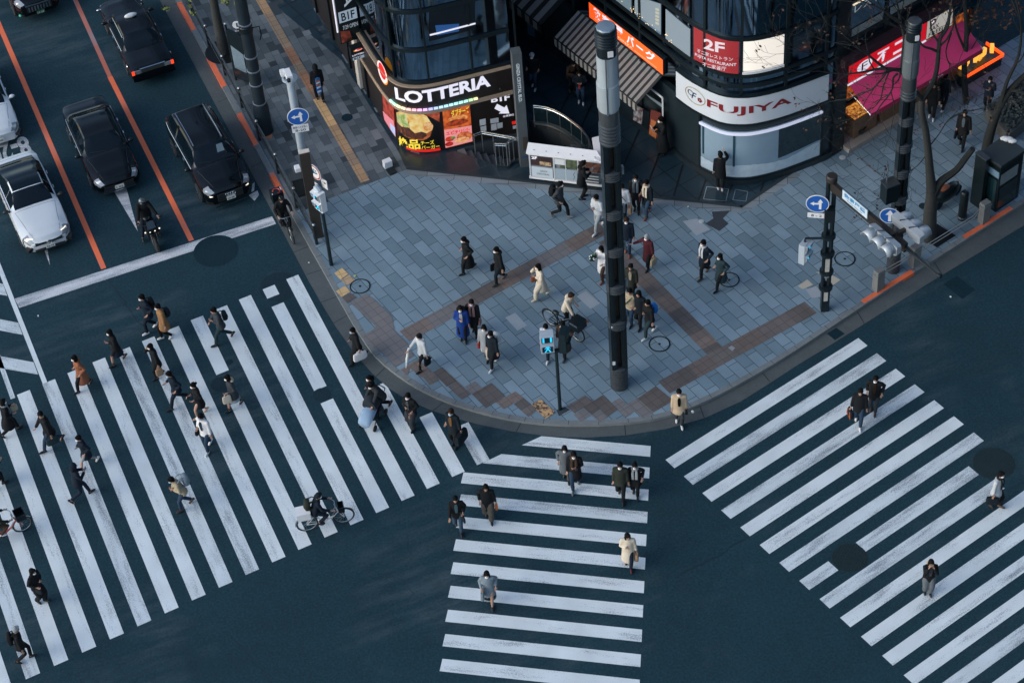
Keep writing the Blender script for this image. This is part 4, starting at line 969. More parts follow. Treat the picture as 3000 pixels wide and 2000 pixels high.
for k in range(26): mb.ell(FWL.at(FWL.find(1800+rd.random()*170, 5+rd.random()*10+(k/26)*0+60)[0], 5.2+rd.random()*.25, .05), (.016, .016, .016), 5, 4)
mb.build('string_lights', glow('warm', '#ffd9a0', .8), rb_)
# white curved sign
r = empty('shop_sign', FWL.at(cs+3, 3), 0, 'wide curved white sign with dark red capital letters above the frosted window', 'sign')
z6 = lambda x, y: (1950+x/3.734, 200+y/3.734)
sa = FWL.find(*z6(118, 170), .1)[0]; sb = FWL.find(*z6(1780, 190), .1)[0]
SGW = M('white_sign_face', (.56, .62, .68), .35, noise=.05, ns=2)
mb = MB(); FWL.slab(mb, sa, sb, 3.02, 4.22, -.01, .12, .15); mb.build('sign_board', SGW, r, smooth=True)
mb = MB(); FWL.slab(mb, sa-.03, sb+.03, 2.93, 3.019, -.01, .14, .2); FWL.slab(mb, sa-.03, sb+.03, 4.221, 4.29, -.01, .14, .2); mb.build('trim', BLK, r, smooth=True)
DRED = M('dark_red', (.20, .012, .018), .4, noise=.08)
mb = MB(); wtext(mb, FWL, 'FUJIYA', z6(452, 440), z6(1378, 405), z6(455, 338), .13, .024); mb.build('lettering', DRED, r)
se, ze = FWL.find(*z6(318, 308), .13)
mb = MB(); 
for k in range(30):
    a0, a1 = 2*pi*k/30, 2*pi*(k+1)/30
    mb.poly([FWL.at(se+.43*cos(a0), ze+.32*sin(a0), .128), FWL.at(se+.43*cos(a1), ze+.32*sin(a1), .128), FWL.at(se+.46*cos(a1), ze+.35*sin(a1), .128), FWL.at(se+.46*cos(a0), ze+.35*sin(a0), .128)])
mb.build('emblem', M('gold', (.45, .33, .10), .35, .4), r)
mb = MB(); vs, fs = glyphs('F', .42, .01); mb.add([FWL.at(se-.08+x+y*.25, ze-.15+y, .13) for x, y in vs], fs)
for k in range(14):
    a0 = .6+k*.4; mb.poly([FWL.at(se-.2+.14*cos(a0), ze+.05+.12*sin(a0), .131), FWL.at(se-.2+.14*cos(a0+.42), ze+.05+.12*sin(a0+.42), .131), FWL.at(se-.2+.10*cos(a0+.42), ze+.05+.09*sin(a0+.42), .131), FWL.at(se-.2+.10*cos(a0), ze+.05+.09*sin(a0), .131)])
mb.build('emblem', M('navy', (.012, .03, .07), .4), r)
mb = MB()
for k in range(5): FWL.disc(mb, se+.22+.065*cos(2*pi*k/5), ze-.06+.065*sin(2*pi*k/5), .045, .045, .131, 8)
mb.build('emblem', DRED, r)
# frosted shop window below it
r = empty('shop_window', FWL.at(cs+3, .4), 0, 'curved frosted shop window with a white light tube, film peeling at its foot', 'window')
sa = FWL.find(*z6(372, 800), .05)[0]; sb = FWL.find(*z6(1700, 800), .05)[0]
FRO = M('frosted_film', (.21, .31, .40), .22, noise=.12, ns=1.5, spec=.6); FRL = M('film_foot', (.42, .54, .62), .35, noise=.22, ns=5)
DK = M('clear_dark_pane', (.012, .03, .04), .1, noise=.5, ns=2, spec=.7)
mb = MB(); FWL.slab(mb, sa, sb, .42, 2.56, -.02, .03, .15); mb.build('glass', FRO, r, smooth=True)
T = FWL.ticks(sa+.03, sb-.03, .12); mb = MB(); fr = random.Random(8)
top_ = [.95+.07*sin(t*2.3)+fr.uniform(-.02, .02)+max(0, (t-sa-3.4))*.06 for t in T]
mb.add([FWL.at(t, .45, .036) for t in T]+[FWL.at(t, h, .036) for t, h in zip(T, top_)], [(i, i+1, len(T)+i+1, len(T)+i) for i in range(len(T)-1)]); mb.build('film_foot', FRL, r, smooth=True)
sd = FWL.find(2281, 420, .05)[0]
mb = MB(); T = FWL.ticks(sd, sb-.04, .2); mb.add([FWL.at(t, 1.02+.10*(t-sd), .042) for t in T]+[FWL.at(t, 2.45, .042) for t in T], [(i, i+1, len(T)+i+1, len(T)+i) for i in range(len(T)-1)]); mb.build('clear_pane', DK, r, smooth=True)
mb = MB(); FWL.slab(mb, sa, sb, 2.44, 2.54, .03, .09, .15); mb.build('light_tube', glow('tube', '#dfe6ff', .26), r, smooth=True)
mb = MB()
for s_ in (sa-.04, sb-.02): FWL.slab(mb, s_, s_+.07, .3, 2.9, -.01, .07, .3)
FWL.slab(mb, sa, sb, .34, .42, -.01, .08, .15); mb.build('frame', BLK, r)
for px in (z6(748, 820), z6(408, 780)):
    s_ = FWL.find(*px, .05)[0]; mb = MB(); FWL.slab(mb, s_-.035, s_+.035, .95 if px[0] > 2100 else 1.1, 2.44, .03, .05, 1); mb.build('mullion', M('teal_bar', (.015, .05, .07), .3), r)
mb = MB(); FWL.slab(mb, cs-.2, sb+.5, PLZ, .335, -.02, .10, .15); mb.build('plinth', BLKW, r, smooth=True)
# red poster and lit panel on the first floor
r = empty('restaurant_banner', FWL.at(cs+3, 5), 0, 'dark red restaurant banner reading 2F on the first floor glass', 'sign')
zz = lambda L: [(1950+x/4.48, y/4.48) for x, y in L]
q0 = FWL.find(*zz([(365, 600)])[0], .06)[0]; q1 = FWL.find(*zz([(960, 760)])[0], .06)[0]
zb0 = FWL.find(*zz([(960, 975)])[0], .06)[1]; zt0 = FWL.find(*zz([(960, 545)])[0], .06)[1]
mb = MB(); FWL.slab(mb, q0, q1, zb0, zt0, -.01, .05, .15); mb.build('banner', glow('redpanel', '#8f2126', .26, base=(.22, .02, .025)), r, smooth=True)
def bt(body, bl, br, tl, b=.01): mb = MB(); wtext(mb, FWL, body, *zz([bl, br, tl]), .065, b); mb.build('lettering', glow('pinkw', '#d8ccd4', .32), r)
bt('2F', (500, 640), (775, 705), (505, 505), .03); bt('不二家レストラン', (412, 690), (885, 805), (412, 640)); bt('FUJIYA RESTAURANT', (385, 745), (930, 882), (385, 695), .02); bt('不二家餐厅', (485, 870), (795, 935), (485, 815))
r = empty('light_panel', FWL.at(cs+4, 5), 0, 'brightly lit blank white window panel right of the dark red banner', 'light panel')
q0 = FWL.find(*zz([(1018, 760)])[0], .06)[0]; q1 = FWL.find(*zz([(1555, 700)])[0], .06)[0]
mb = MB(); FWL.slab(mb, q0, q1, zb0+.12, zt0-.03, -.01, .04, .15); mb.build('panel', M('lit_blind', (.5, .5, .45), .5, em='#fff3e6', es=.36, noise=.1, ns=2), r, smooth=True)
mb = MB(); FWL.slab(mb, q0-.02, q1+.02, zb0-.02, zb0+.08, -.01, .07, .15); mb.build('sill', WHT, r, smooth=True)
# orange alley sign
SB, ST_ = 3.4, None
def alq(px, off):
    mb = MB(); return [(lambda q: FWL.at(q[0], q[1], off))(FWL.find(x, y, off)) for x, y in px]
r = empty('alley_sign', FWL.at(9, 3.4), 0, 'long orange backlit shop sign with white characters above the striped awning', 'sign')
s1, zr = FWL.find(1942, 222, .12); s0, zl = FWL.find(1725, 51, .12); _, ztr = FWL.find(1941, 176, .12)
mb = MB(); FWL.slab(mb, s0, s1, zr, ztr, -.01, .10, 2); mb.build('sign_box', BLK, r)
f = lambda u, v: FWL.at(s0+(s1-s0)*u, zr+(ztr-zr)*v, .105)
mb = MB(); quad(mb, f(.004, .02), f(.996, .02), f(.996, .98), f(.004, .98)); mb.build('face', M('orange_face', (.5, .1, .02), .4, em='#ff5214', es=.52, noise=0), r)
nA = (FWL.at(5, 0, 1)-FWL.at(5, 0, 0))
for ch, u0, u1, sc in (('数', .07, .17, .62), ('寄', .19, .29, .62), ('屋', .36, .47, .62), ('バ', .52, .62, .6), ('ー', .65, .74, .10), ('グ', .77, .9, .6)):
    mb = MB(); v0 = .32 if ch != 'ー' else .56; qtext(mb, ch, [f(u0, v0), f(u1, v0), f(u1, v0+sc), f(u0, v0+sc)], nA, .012, .03); mb.build('lettering', LW_, r)
mb = MB(); qtext(mb, 'GINZA', [f(.40, .12), f(.60, .12), f(.60, .27), f(.40, .27)], nA, .012, .02); quad(mb, *[p+nA*.012 for p in (f(.08, .2), f(.38, .2), f(.38, .23), f(.08, .23))]); quad(mb, *[p+nA*.012 for p in (f(.62, .16), f(.92, .16), f(.92, .19), f(.62, .19))]); mb.build('lettering', glow('peach', '#ffc9a0', .4), r)
# striped awnings over the alley
def striped(mat_a, mat_b, sA_, sB_, zw, zo, depth, label, n=19, val=.34):
    r = empty('awning', FWL.at((sA_+sB_)/2, zo), 0, label, 'awning', 'striped awnings along the alley')
    a_ = MB(); b_ = MB()
    for k in range(n):
        t0 = sA_+(sB_-sA_)*k/n; tm = sA_+(sB_-sA_)*(k+.55)/n; t1 = sA_+(sB_-sA_)*(k+1)/n
        for mb, x, y in ((a_, t0, tm), (b_, tm, t1)):
            P = [FWL.at(x, zw, 0), FWL.at(x, zo, depth), FWL.at(y, zo, depth), FWL.at(y, zw, 0)]; mb.add(P+[p-Vector((0, 0, .02)) for p in P], [(0, 1, 2, 3), (7, 6, 5, 4)])
            e = nA*.004; P = [FWL.at(x, zo, depth)+e, FWL.at(x, zo-val, depth)+e, FWL.at(y, zo-val, depth)+e, FWL.at(y, zo, depth)+e]
            if mb is a_: P[1] = P[1]-Vector((0, 0, .03)); P[2] = P[2]-Vector((0, 0, .03))
            mb.add(P, [(0, 1, 2, 3)])
    a_.build('pale_stripes', mat_a, r); b_.build('dark_stripes', mat_b, r)
    mb = MB(); mb.tube([FWL.at(sA_, zo+.01, depth), FWL.at(sB_, zo+.01, depth)], .025, 6); mb.build('front_bar', BLK, r)
STA = M('awning_grey', (.22, .22, .215), .8, noise=.2, ns=10); STB = M('awning_black', (.014, .018, .020), .8, noise=.2)
sA_ = FWL.find(1704, 46, 0)[0]; sB_ = FWL.find(1938, 223, 0)[0]
striped(STA, STB, sA_-.2, sB_+.02, 3.28, 2.62, 1.15, 'grey and black striped awning under the orange sign')
striped(STA, STB, 1.0, sA_-1.1, 3.2, 2.6, 1.1, 'dim striped awning deeper in the alley', 13)
# stall front below the awning
r = empty('menu_stand', FWL.at(sB_-.3, PLZ, .3), 0, 'white framed menu counter with posters under the end of the striped awning', 'menu stand')
def stq(px, mat, nm, off=.25): mb = MB(); wpoly(mb, FWL, z3(px), off); mb.build(nm, mat, r)
mb = MB(); s_ = FWL.find(1850, 345, .2)[0]; FWL.slab(mb, s_-1.0, s_+1.5, PLZ, 1.05, 0, .2, 2); mb.build('counter', BLKW, r)
stq([(1515, 235), (1630, 295), (1608, 488), (1503, 430)], pic('poster_white', '#5a1a18', '#c8d0d4', 6, .2), 'poster'); stq([(1640, 300), (1710, 335), (1690, 560), (1618, 500)], BLK, 'poster')
stq([(1725, 300), (1850, 345), (1810, 670), (1695, 600)], M('brown_red', (.13, .03, .025), .5), 'poster'); stq([(1728, 420), (1815, 470), (1785, 665), (1700, 605)], M('orange_board', (.42, .14, .05), .5, noise=.1), 'poster', .27)
stq([(1650, 100), (1870, 240), (1870, 285), (1720, 170)], glow('greyboard', '#7f8f96', .2), 'menu_panel', .15)
mb = MB(); p = FWL.find(1943, 345, .2)[0]; mb.bar(FWL.at(p, .5, .22), FWL.at(p, 2.6, .22), .05, .05); mb.bar(FWL.at(p, 2.6, .22), FWL.at(p-1.0, 2.6, .22), .05, .05); mb.build('frame', WHT, r)
mb = MB(); wpoly(mb, FWL, [(1543, 50), (1566, 75), (1568, 112), (1546, 100)], .3); tag(mb.build('hanging_board', M('blue_board', (.10, .19, .28), .5, noise=.3, ns=6)), 'small pale blue picture board hanging at the dark back of the alley', 'board')
# ------------------------------------------------------------------ right-hand shop front on the avenue
p0 = V2(12.48, 60.46)
def RW(t, z, o=0): q = p0+rs_*t+rn_*o; return Vector((q.x, q.y, z))
RL = 7.75
sh = empty('sweet_shop', RW(3, PLZ), 0, 'lit sweet shop front behind the pink awning on the avenue', 'shop front')
MB().prism([RW(0, 0, -1.5), RW(RL, 0, -1.5), RW(RL, 0, -2.5), RW(0, 0, -2.5)], 0, 3.245).build('back_wall', BLK, sh)
mb = MB(); quad(mb, RW(.1, .5, -1.49), RW(RL-.1, .5, -1.49), RW(RL-.1, 2.6, -1.49), RW(.1, 2.6, -1.49)); mb.build('lit_shelves', pic('shelves', '#3a1206', '#e8762c', 4, .34), sh)
MB().prism([RW(0, 0, .42), RW(5.2, 0, .42), RW(5.2, 0, -1.5), RW(0, 0, -1.5)], 0, .30).build('plinth', M('cream_stone', (.30, .28, .25), .5, noise=.2, ns=4), sh)
for k in range(4):
    MB().prism([RW(.5+k*1.35, 0, .1), RW(1.6+k*1.35, 0, .1), RW(1.6+k*1.35, 0, -.7), RW(.5+k*1.35, 0, -.7)], .302, 1.15).build('display_counter', M('counter_wood', (.16, .09, .05), .4, noise=.3), sh)
    mb = MB(); quad(mb, RW(.55+k*1.35, 1.17, .05), RW(1.55+k*1.35, 1.17, .05), RW(1.55+k*1.35, 1.17, -.65), RW(.55+k*1.35, 1.17, -.65)); mb.build('sweets', pic('sweets_%d' % k, '#7a2a10', '#ffb050', 12, .42), sh)
for k in range(5): MB().prism([RW(k*1.55, 0, 0), RW(k*1.55+.12, 0, 0), RW(k*1.55+.12, 0, -.15), RW(k*1.55, 0, -.15)], .3, 3.2).build('post', BLK, sh)
for k, t in enumerate((5.3, 5.62)):
    mb = MB(); mb.box(tuple(RW(t, .5, .35)), (.3, .05, .9), CD); 
# orange lit end bay
mb = MB(); mb.bar(RW(5.6, .62, .5), RW(7.6, .62, .5), .05, .12); mb.bar(RW(7.6, .62, .5), RW(7.6, .62, -.4), .05, .12); mb.build('orange_light_edge', M('orange_tube', (.5, .1, .02), .5, em='#ff4a10', es=.9, noise=0), sh)
MB().prism([RW(5.6, 0, .46), RW(7.58, 0, .46), RW(7.58, 0, -1.5), RW(5.6, 0, -1.5)], .0, .56).build('end_counter', BLKW, sh)
mb = MB()
rd = random.Random(4)
for k in range(6): mb.box(tuple(RW(5.9+k*.28, .75+rd.random()*.15, .0+rd.random()*.2)), (.22, .14, .3), CD+rd.random())
mb.build('lit_boxes', glow('amberbox', '#ffb347', .6), sh)
# the person-sized potted decoration left of the awning
pk = empty('planter_pot', g(2516, 388, PLZ+.3), 0, 'dark round pot on the cream step at the left end of the pink awning', 'pot')
c = g(2514, 386, .3); mb = MB(); mb.lathe((c.x, c.y, .3), [(.15, 0), (.26, .1), (.29, .28), (.24, .28), (.2, .22)], 16); mb.build('pot', BLK, pk, smooth=True)
mb = MB(); mb.ell((c.x, c.y, .55), (.13, .13, .05), 8, 5); mb.build('filling', M('red_fill', (.2, .02, .02), .6), pk)
# red sign board and white TAX FREE board
r = empty('shop_sign', RW(2, 3.15), 0, 'red backlit sign board with white characters over the pink awning', 'sign')
u0, u1, u2 = .0, 3.75, 5.05
ZB, ZT = 3.12, 4.02
MB().prism([RW(u0, 0, .12), RW(u2, 0, .12), RW(u2, 0, 0), RW(u0, 0, 0)], ZB, ZT).build('sign_box', BLK, r)
mb = MB(); quad(mb, RW(u0+.02, ZB+.08, .125), RW(u1, ZB+.08, .125), RW(u1, ZT-.02, .125), RW(u0+.02, ZT-.02, .125)); mb.build('face', M('red_face', (.4, .01, .02), .4, em='#d9101f', es=.36, noise=0), r)
mb = MB(); mb.bar(RW(u0, ZB+.03, .14), RW(u1, ZB+.03, .14), .05, .05); mb.build('white_edge', LW_, r)
T = lambda a, b, c, d: [RW(a, c, .125), RW(b, c, .125), RW(b, d, .125), RW(a, d, .125)]
mb = MB()
for chh, a, b in (('不', 1.35, 1.95), ('二', 2.15, 2.75), ('家', 3.0, 3.55)): qtext(mb, chh, T(a, b, ZB+.22, ZT-.16), rn_, .012, .04)
mb.build('lettering', LW_, r)
mb = MB(); mb.poly([RW(.78+.36*cos(t), ZB+.5+.24*sin(t), .13) for t in [2*pi*k/24 for k in range(24)]]); mb.build('emblem', LW_, r)
mb = MB(); qtext(mb, 'F', T(.62, .9, ZB+.34, ZB+.68), rn_, .02); mb.build('emblem', DRED, r)
r = empty('tax_free_sign', RW(u1+.5, 3.2), 0, 'white square sign reading TAX FREE at the right end of the red board', 'sign')
mb = MB(); quad(mb, RW(u1+.02, ZB+.05, .126), RW(u2-.02, ZB+.05, .126), RW(u2-.02, ZT-.01, .126), RW(u1+.02, ZT-.01, .126)); mb.build('face', glow('offwhite', '#c9c6bd', .3), r)
mb = MB(); qtext(mb, 'TAX', T(u1+.12, u1+.62, ZB+.32, ZB+.52), rn_, .012, .02); qtext(mb, 'FREE', T(u1+.12, u1+.78, ZB+.1, ZB+.28), rn_, .012, .02); mb.build('lettering', BLK, r)
mb = MB(); mb.poly([RW(u1+.3+.16*cos(t), ZB+.7+.14*sin(t), .135) for t in [2*pi*k/20 for k in range(20)]]); mb.build('emblem', DRED, r)
mb = MB(); mb.poly([RW(u1+.3+(.05 if k % 2 else .12)*cos(pi*k/5+.3), ZB+.7+(.045 if k % 2 else .10)*sin(pi*k/5+.3), .139) for k in range(10)]); mb.build('emblem', LW_, r)
# pink awning
r = empty('awning', RW(3, 2.7), 0, 'big plain pink awning in front of the sweet shop', 'awning')
PNK = M('pink_canvas', (.74, .05, .19), .85, noise=.10, ns=3, bump=.1, bs=5); PKD = M('pink_valance', (.45, .025, .09), .85, noise=.1)
w0, w1, wo = .12, 5.6, 1.22; zt, zo = 3.08, 2.45
mb = MB(); N = 10
P = [RW(w0+(w1-w0)*i/N, zt+(zo-zt)*j/4-.05*sin(pi*j/4), .12+(wo-.12)*j/4) for i in range(N+1) for j in range(5)]
mb.add(P, [(i*5+j, i*5+j+1, (i+1)*5+j+1, (i+1)*5+j) for i in range(N) for j in range(4)]); mb.add([p-Vector((0, 0, .015)) for p in P], [(i*5+j, (i+1)*5+j, (i+1)*5+j+1, i*5+j+1) for i in range(N) for j in range(4)])
mb.build('canopy', PNK, r, smooth=True)
MB().add([RW(w0, zo, wo+.004), RW(w0, zo-.2, wo+.004), RW(w1, zo-.2, wo+.004), RW(w1, zo, wo+.004)], [(0, 1, 2, 3)]).build('valance', PKD, r)
mb = MB(); qtext(mb, 'FUJIYA', [RW(2.95, zo-.17, wo+.004), RW(3.65, zo-.17, wo+.004), RW(3.65, zo-.05, wo+.004), RW(2.95, zo-.05, wo+.004)], rn_, .008, .02); mb.build('lettering', WHT, r)
for t in (w0, w1): 
    mb = MB(); mb.tube([RW(t, zo, wo), RW(t, zt-.3, .1)], .02, 6); mb.build('arm', STEEL, r)
    MB().ell(RW(t, zo-.02, wo), (.03, .03, .03), 6, 4).build('arm_cap', WHT, r)
# first-floor ledge on the avenue side
MB().prism([RW(-.4, 0, .35), RW(RL, 0, .35), RW(RL, 0, 0), RW(-.4, 0, 0)], 4.25, 4.55).build('ledge', M('plum_ledge', (.03, .014, .02), .5), rb_)
for k in range(4):
    mb = MB(); quad(mb, RW(.15+k*1.8, 5.15, .02), RW(1.6+k*1.8, 5.15, .02), RW(1.6+k*1.8, 5.5, .02), RW(.15+k*1.8, 5.5, .02)); mb.build('window_sill', M('pale_sill', (.30, .32, .31), .5, noise=.2), rb_)
mb = MB(); mb.bar(RW(.1, 6.62, .06), RW(3.4, 6.62, .06), .07, .05); mb.build('lamp_strip', glow('warmw', '#ffe9c8', .5), rb_)
mb = MB(); qtext(mb, 'レストラン', [RW(.2, 6.2, .03), RW(2.4, 6.2, .03), RW(2.4, 6.5, .03), RW(.2, 6.5, .03)], rn_, .01, .01); mb.build('lettering', glow('greyl', '#a8b0b8', .3), rb_)
# rear buildings closing the alley and the side street, and the tall block on the left street
rbk = empty('rear_building', (2, 80, 0), 0, 'dark building closing the back of the alley', 'building')
MB().prism([V2(-3, 78), V2(12, 74), V2(14, 92), V2(-3, 92)], 0, 24).build('wall', BLKW, rbk)
# ================================================================== STREET FURNITURE
FRO2 = M('frosted_lamp', (.30, .36, .40), .45, noise=.15, ns=2); DRUM = M('drum_metal', (.085, .10, .11), .4, .6, noise=.25, ns=4); COLM = M('column_metal', (.012, .022, .028), .35, .4, noise=.35, ns=3); RUST = M('rust_edge', (.05, .035, .025), .6, noise=.4, ns=6)
CAPM = M('pale_cap', (.22, .29, .36), .4, .3, noise=.25, ns=5)
WMET = M('pale_metal', (.42, .50, .57), .45, .2, noise=.15, ns=5); WSIG = M('signal_grey', (.38, .43, .47), .4, .3, noise=.18, ns=6)
BLUE = M('sign_blue', (.012, .10, .40), .35, noise=.05); WSGN = M('sign_white', (.72, .75, .78), .4, noise=.05); REDS = M('sign_red', (.35, .03, .035), .4, noise=.05)
CYAN = glow('cyan', '#27c8ff', .55); STONE = surf('post_stone', (.17, .18, .18), patch=.3, grain=.25)
def lamp_tower(base, top_px, label, rings, lampz):
    b = g(*base, PLZ); H = hgt(b, *top_px)
    r = empty('lamp_tower', b, radians(8), label, 'street lamp', 'tall lamp towers on the plaza')
    def L(prof, name, mt, n=20): mb = MB(); mb.lathe((0, 0, 0), prof, n); return mb.build(name, mt, r, smooth=True, world=False)
    pr = [(.30, 0), (.30, .03)]; z = .03
    while z < .98: pr += [(.30, z+.02), (.27, z+.03), (.27, z+.055), (.30, z+.065)]; z += .075
    L(pr+[(.25, 1.02), (0.01, 1.02)], 'ribbed_base', DRUM)
    zc = H*rings[-1]
    for sx in (-1, 1):
        mb = MB(); mb.box((sx*.165, 0, (1.0+zc)/2), (.19, .40, zc-1.0)); mb.box((sx*.165, -.21, (1.0+zc)/2), (.08, .02, zc-1.0)); mb.build('column', COLM, r, world=False)
    mb = MB(); mb.box((0, .06, (1.0+zc)/2), (.14, .03, zc-1.0)); mb.build('cable_duct', RUST, r, world=False)
    for f in rings[:-1]:
        z = H*f; pr = [(.27, z-.17)]
        for k in range(4): pr += [(.305, z-.17+k*.085), (.315, z-.15+k*.085), (.315, z-.12+k*.085), (.28, z-.105+k*.085)]
        L(pr+[(.2, z+.17)], 'ring_collar', DRUM)
        mb = MB(); mb.box((.35, 0, z+.02), (.06, .12, .30)); mb.build('bracket', STEEL, r, world=False)
    z = H*rings[-1]; pr = [(.28, z)]; zz = z
    while zz < H*lampz[0]-.55: pr += [(.31, zz+.02), (.325, zz+.05), (.325, zz+.09), (.29, zz+.11)]; zz += .13
    L(pr+[(.30, H*lampz[0]-.42), (.30, H*lampz[0])], 'ribbed_drum', DRUM)
    a, c = H*lampz[0], H*lampz[1]; m_ = (a+c)/2
    L([(.30, a), (.335, a+.12), (.335, m_-.03), (.31, m_-.01), (.31, m_)], 'lamp_shade', FRO2); L([(.31, m_+.001), (.30, m_+.03), (.30, c)], 'lamp_shade', FRO2)
    for k in range(3):
        an = 2.3+k*2.1; mb = MB(); mb.tube([(.345*cos(an), .345*sin(an), a), (.345*cos(an), .345*sin(an), c+.05)], .022, 6); mb.build('lamp_bar', STEEL, r, world=False)
    L([(.29, c), (.29, c+.35)], 'lamp_head', COLM)
    mb = MB(); mb.box((.05, -.30, c+.2), (.16, .03, .2)); mb.build('label_plate', WSGN, r, world=False)
    pr = [(.29, c+.35)]; zz = c+.35
    while zz < H-.14: pr += [(.325, zz+.02), (.335, zz+.05), (.30, zz+.08)]; zz += .10
    L(pr+[(.32, H-.04), (.30, H), (.29, H)], 'top_drum', COLM, 12)
    L([(.29, H), (.27, H+.04), (.10, H+.07), (.01, H+.07)], 'top_cap', CAPM, 9)
    for (z_, w, h) in ((1.35, .09, .16), (3.05, .08, .09)): 
        mb = MB(); mb.box((-.2, -.215, z_), (w, .02, h)); mb.build('sticker', WSGN, r, world=False)
    return r, H
# heights as fractions of the whole: measured along the photo column
_b = g(1815, 1128, PLZ); _H = hgt(_b, 1765, 80)
fr = [hgt(_b, x, y)/_H for x, y in ((1803, 940), (1799, 835), (1796, 726), (1790, 618), (1780, 505), (1772, 415))]
lz = (hgt(_b, 1765, 318)/_H, hgt(_b, 1765, 158)/_H)
lamp_tower((1815, 1128), (1765, 80), 'nearest tall lamp tower with ribbed base and frosted lamps in the middle of the plaza', fr, lz)
_r, _ = lamp_tower((2616, 790), (2672, 62), 'farther lamp tower partly hidden by the signal arm and the bare tree', fr, lz); _r.scale = (.78, .78, 1)
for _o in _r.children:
    if _o.name.startswith('lamp_shade'): _o.data.materials[0] = M('shaded_frosted_lamp', (.10, .125, .14), .45, noise=.2, ns=2)  # farther tower's shade painted in as a darker copy of the lamp material
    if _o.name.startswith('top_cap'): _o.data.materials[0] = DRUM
# ---------------- signs
def arrow_turn(mb, c, X, Y, s, n):
    """straight-or-left arrow in the plane X (right), Y (up)"""
    def p(x, y): return c+X*(x*s)+Y*(y*s)+n
    for P in ([(.14, -.62), (.36, -.62), (.36, .2), (.14, .2)], [(.0, .18), (.5, .18), (.25, .62)], [(-.32, -.10), (.14, -.06), (.14, .14), (-.32, .10)], [(-.30, -.24), (-.30, .26), (-.66, .0)]):
        mb.add([p(*q) for q in P], [tuple(range(len(P)))])
def disc_sign(c, R, X, label, par_name='road_sign', kind='turn', mats=(BLUE, WSGN)):
    Y = Vector((0, 0, 1)); n = X.cross(Y).normalized()
    r = empty(par_name, c, 0, label, 'road sign')
    def ring(rad, off): return [c+X*(rad*cos(t))+Y*(rad*sin(t))+n*off for t in [2*pi*k/32 for k in range(32)]]
    mb = MB(); mb.rings([ring(R, -.012), ring(R, .008)]); mb.build('rim', WSGN, r)
    mb = MB(); mb.poly(ring(R*.93, .011)); mb.build('face', mats[0], r)
    return r, X, Y, n
Xr = Vector((1, 0, 0))
def face_dir(deg): return Vector((cos(radians(deg)), sin(radians(deg)), 0))   # X axis of a sign, its normal is X x Z
def plate(name, c, w, h, X, mt, par, off=0, t=.02):
    Y = Vector((0, 0, 1)); n = X.cross(Y).normalized(); mb = MB(); a = c-X*w/2-Y*h/2+n*off
    P = [a, a+X*w, a+X*w+Y*h, a+Y*h]; mb.add([p-n*t for p in P]+P, [(4, 5, 6, 7), (3, 2, 1, 0), (0, 1, 5, 4), (1, 2, 6, 5), (2, 3, 7, 6), (3, 0, 4, 7)]); return mb.build(name, mt, par)
def ptext(par, body, c, w, h, X, mt, off=.004, bold=.01):
    Y = Vector((0, 0, 1)); n = X.cross(Y).normalized(); mb = MB(); a = c-X*w/2-Y*h/2
    qtext(mb, body, [a, a+X*w, a+X*w+Y*h, a+Y*h], n, off, bold); return mb.build('lettering', mt, par)
def on_pole(b, px, py, fwd=0.25):
    """point at the pole's place, height read from the photo, brought a little towards the viewer"""
    d = FW*F_PX+RT*(px-1500)-UP*(py-1000); v = Vector((d.x, d.y, 0)); lam = (Vector((b.x, b.y, 0)).dot(v)-fwd*v.length)/v.length_squared
    return CAMP+d*lam
# ---------------- left pole with camera and signs
b = g(918, 632, PLZ); Hc = hgt(b, 852, 232)
r = empty('sign_pole', b, 0, 'pale blue grey pole with a white camera on top on the left pavement', 'pole')
mb = MB(); mb.lathe((0, 0, 0), [(.12, 0), (.12, .5), (.11, Hc*.45), (.145, Hc*.46), (.14, Hc)], 14); mb.build('shaft', WMET, r, smooth=True, world=False)
mb = MB(); mb.lathe((0, 0, Hc), [(.14, 0), (.27, .02), (.27, .06), (.20, .06), (.2, .03), (.05, .03)], 16); mb.build('collar', WMET, r, smooth=True, world=False)
mb = MB(); mb.box((-.02, -.02, Hc+.22), (.2, .46, .2), radians(15)); mb.build('camera_housing', WHT, r, world=False)
mb = MB(); mb.box((-.22, .12, Hc+.2), (.16, .22, .18), radians(15)); mb.build('camera_housing', WHT, r, world=False)
mb = MB(); mb.tube([(-.02, -.26, Hc+.22), (-.0, -.36, Hc+.20)], .06, 8); mb.build('lens', BLK, r, world=False)
for s_ in (-1, 1): mb = MB(); mb.tube([(s_*.1, -.02, Hc*.70), (s_*.32, -.06, Hc*.72)], .02, 5); mb.build('bracket', STEEL, r, world=False)
c = on_pole(b, 873, 342); X = face_dir(6)
rs2, X, Y, n = disc_sign(c, .375, X, 'round blue straight or left arrow sign on the pale left pole')
mb = MB(); arrow_turn(mb, c, X, Y, .36, n*.014); mb.build('arrow', WSGN, rs2)
c = on_pole(b, 880, 377); rp = empty('time_plate', c, 0, 'white plate with bus lane hours under the blue sign of the left pole', 'sign')
plate('plate', c, .58, .32, X, WSGN, rp); ptext(rp, '路線バスを除く', c+Vector((0, 0, .07)), .5, .10, X, BLK); ptext(rp, '8-20', c-Vector((0, 0, .07)), .36, .10, X, BLK)
X2 = face_dir(-48)
c = on_pole(b, 918, 505, .35); c.x += .05
rs2, X2, Y, n = disc_sign(c, .32, X2, 'round white sign with red ring and a blue vehicle on the left pole', mats=(REDS, WSGN))
mb = MB(); mb.poly([c+X2*(.25*cos(t))+Y*(.25*sin(t))+n*.015 for t in [2*pi*k/28 for k in range(28)]]); mb.build('inner_face', WSGN, rs2)
mb = MB()
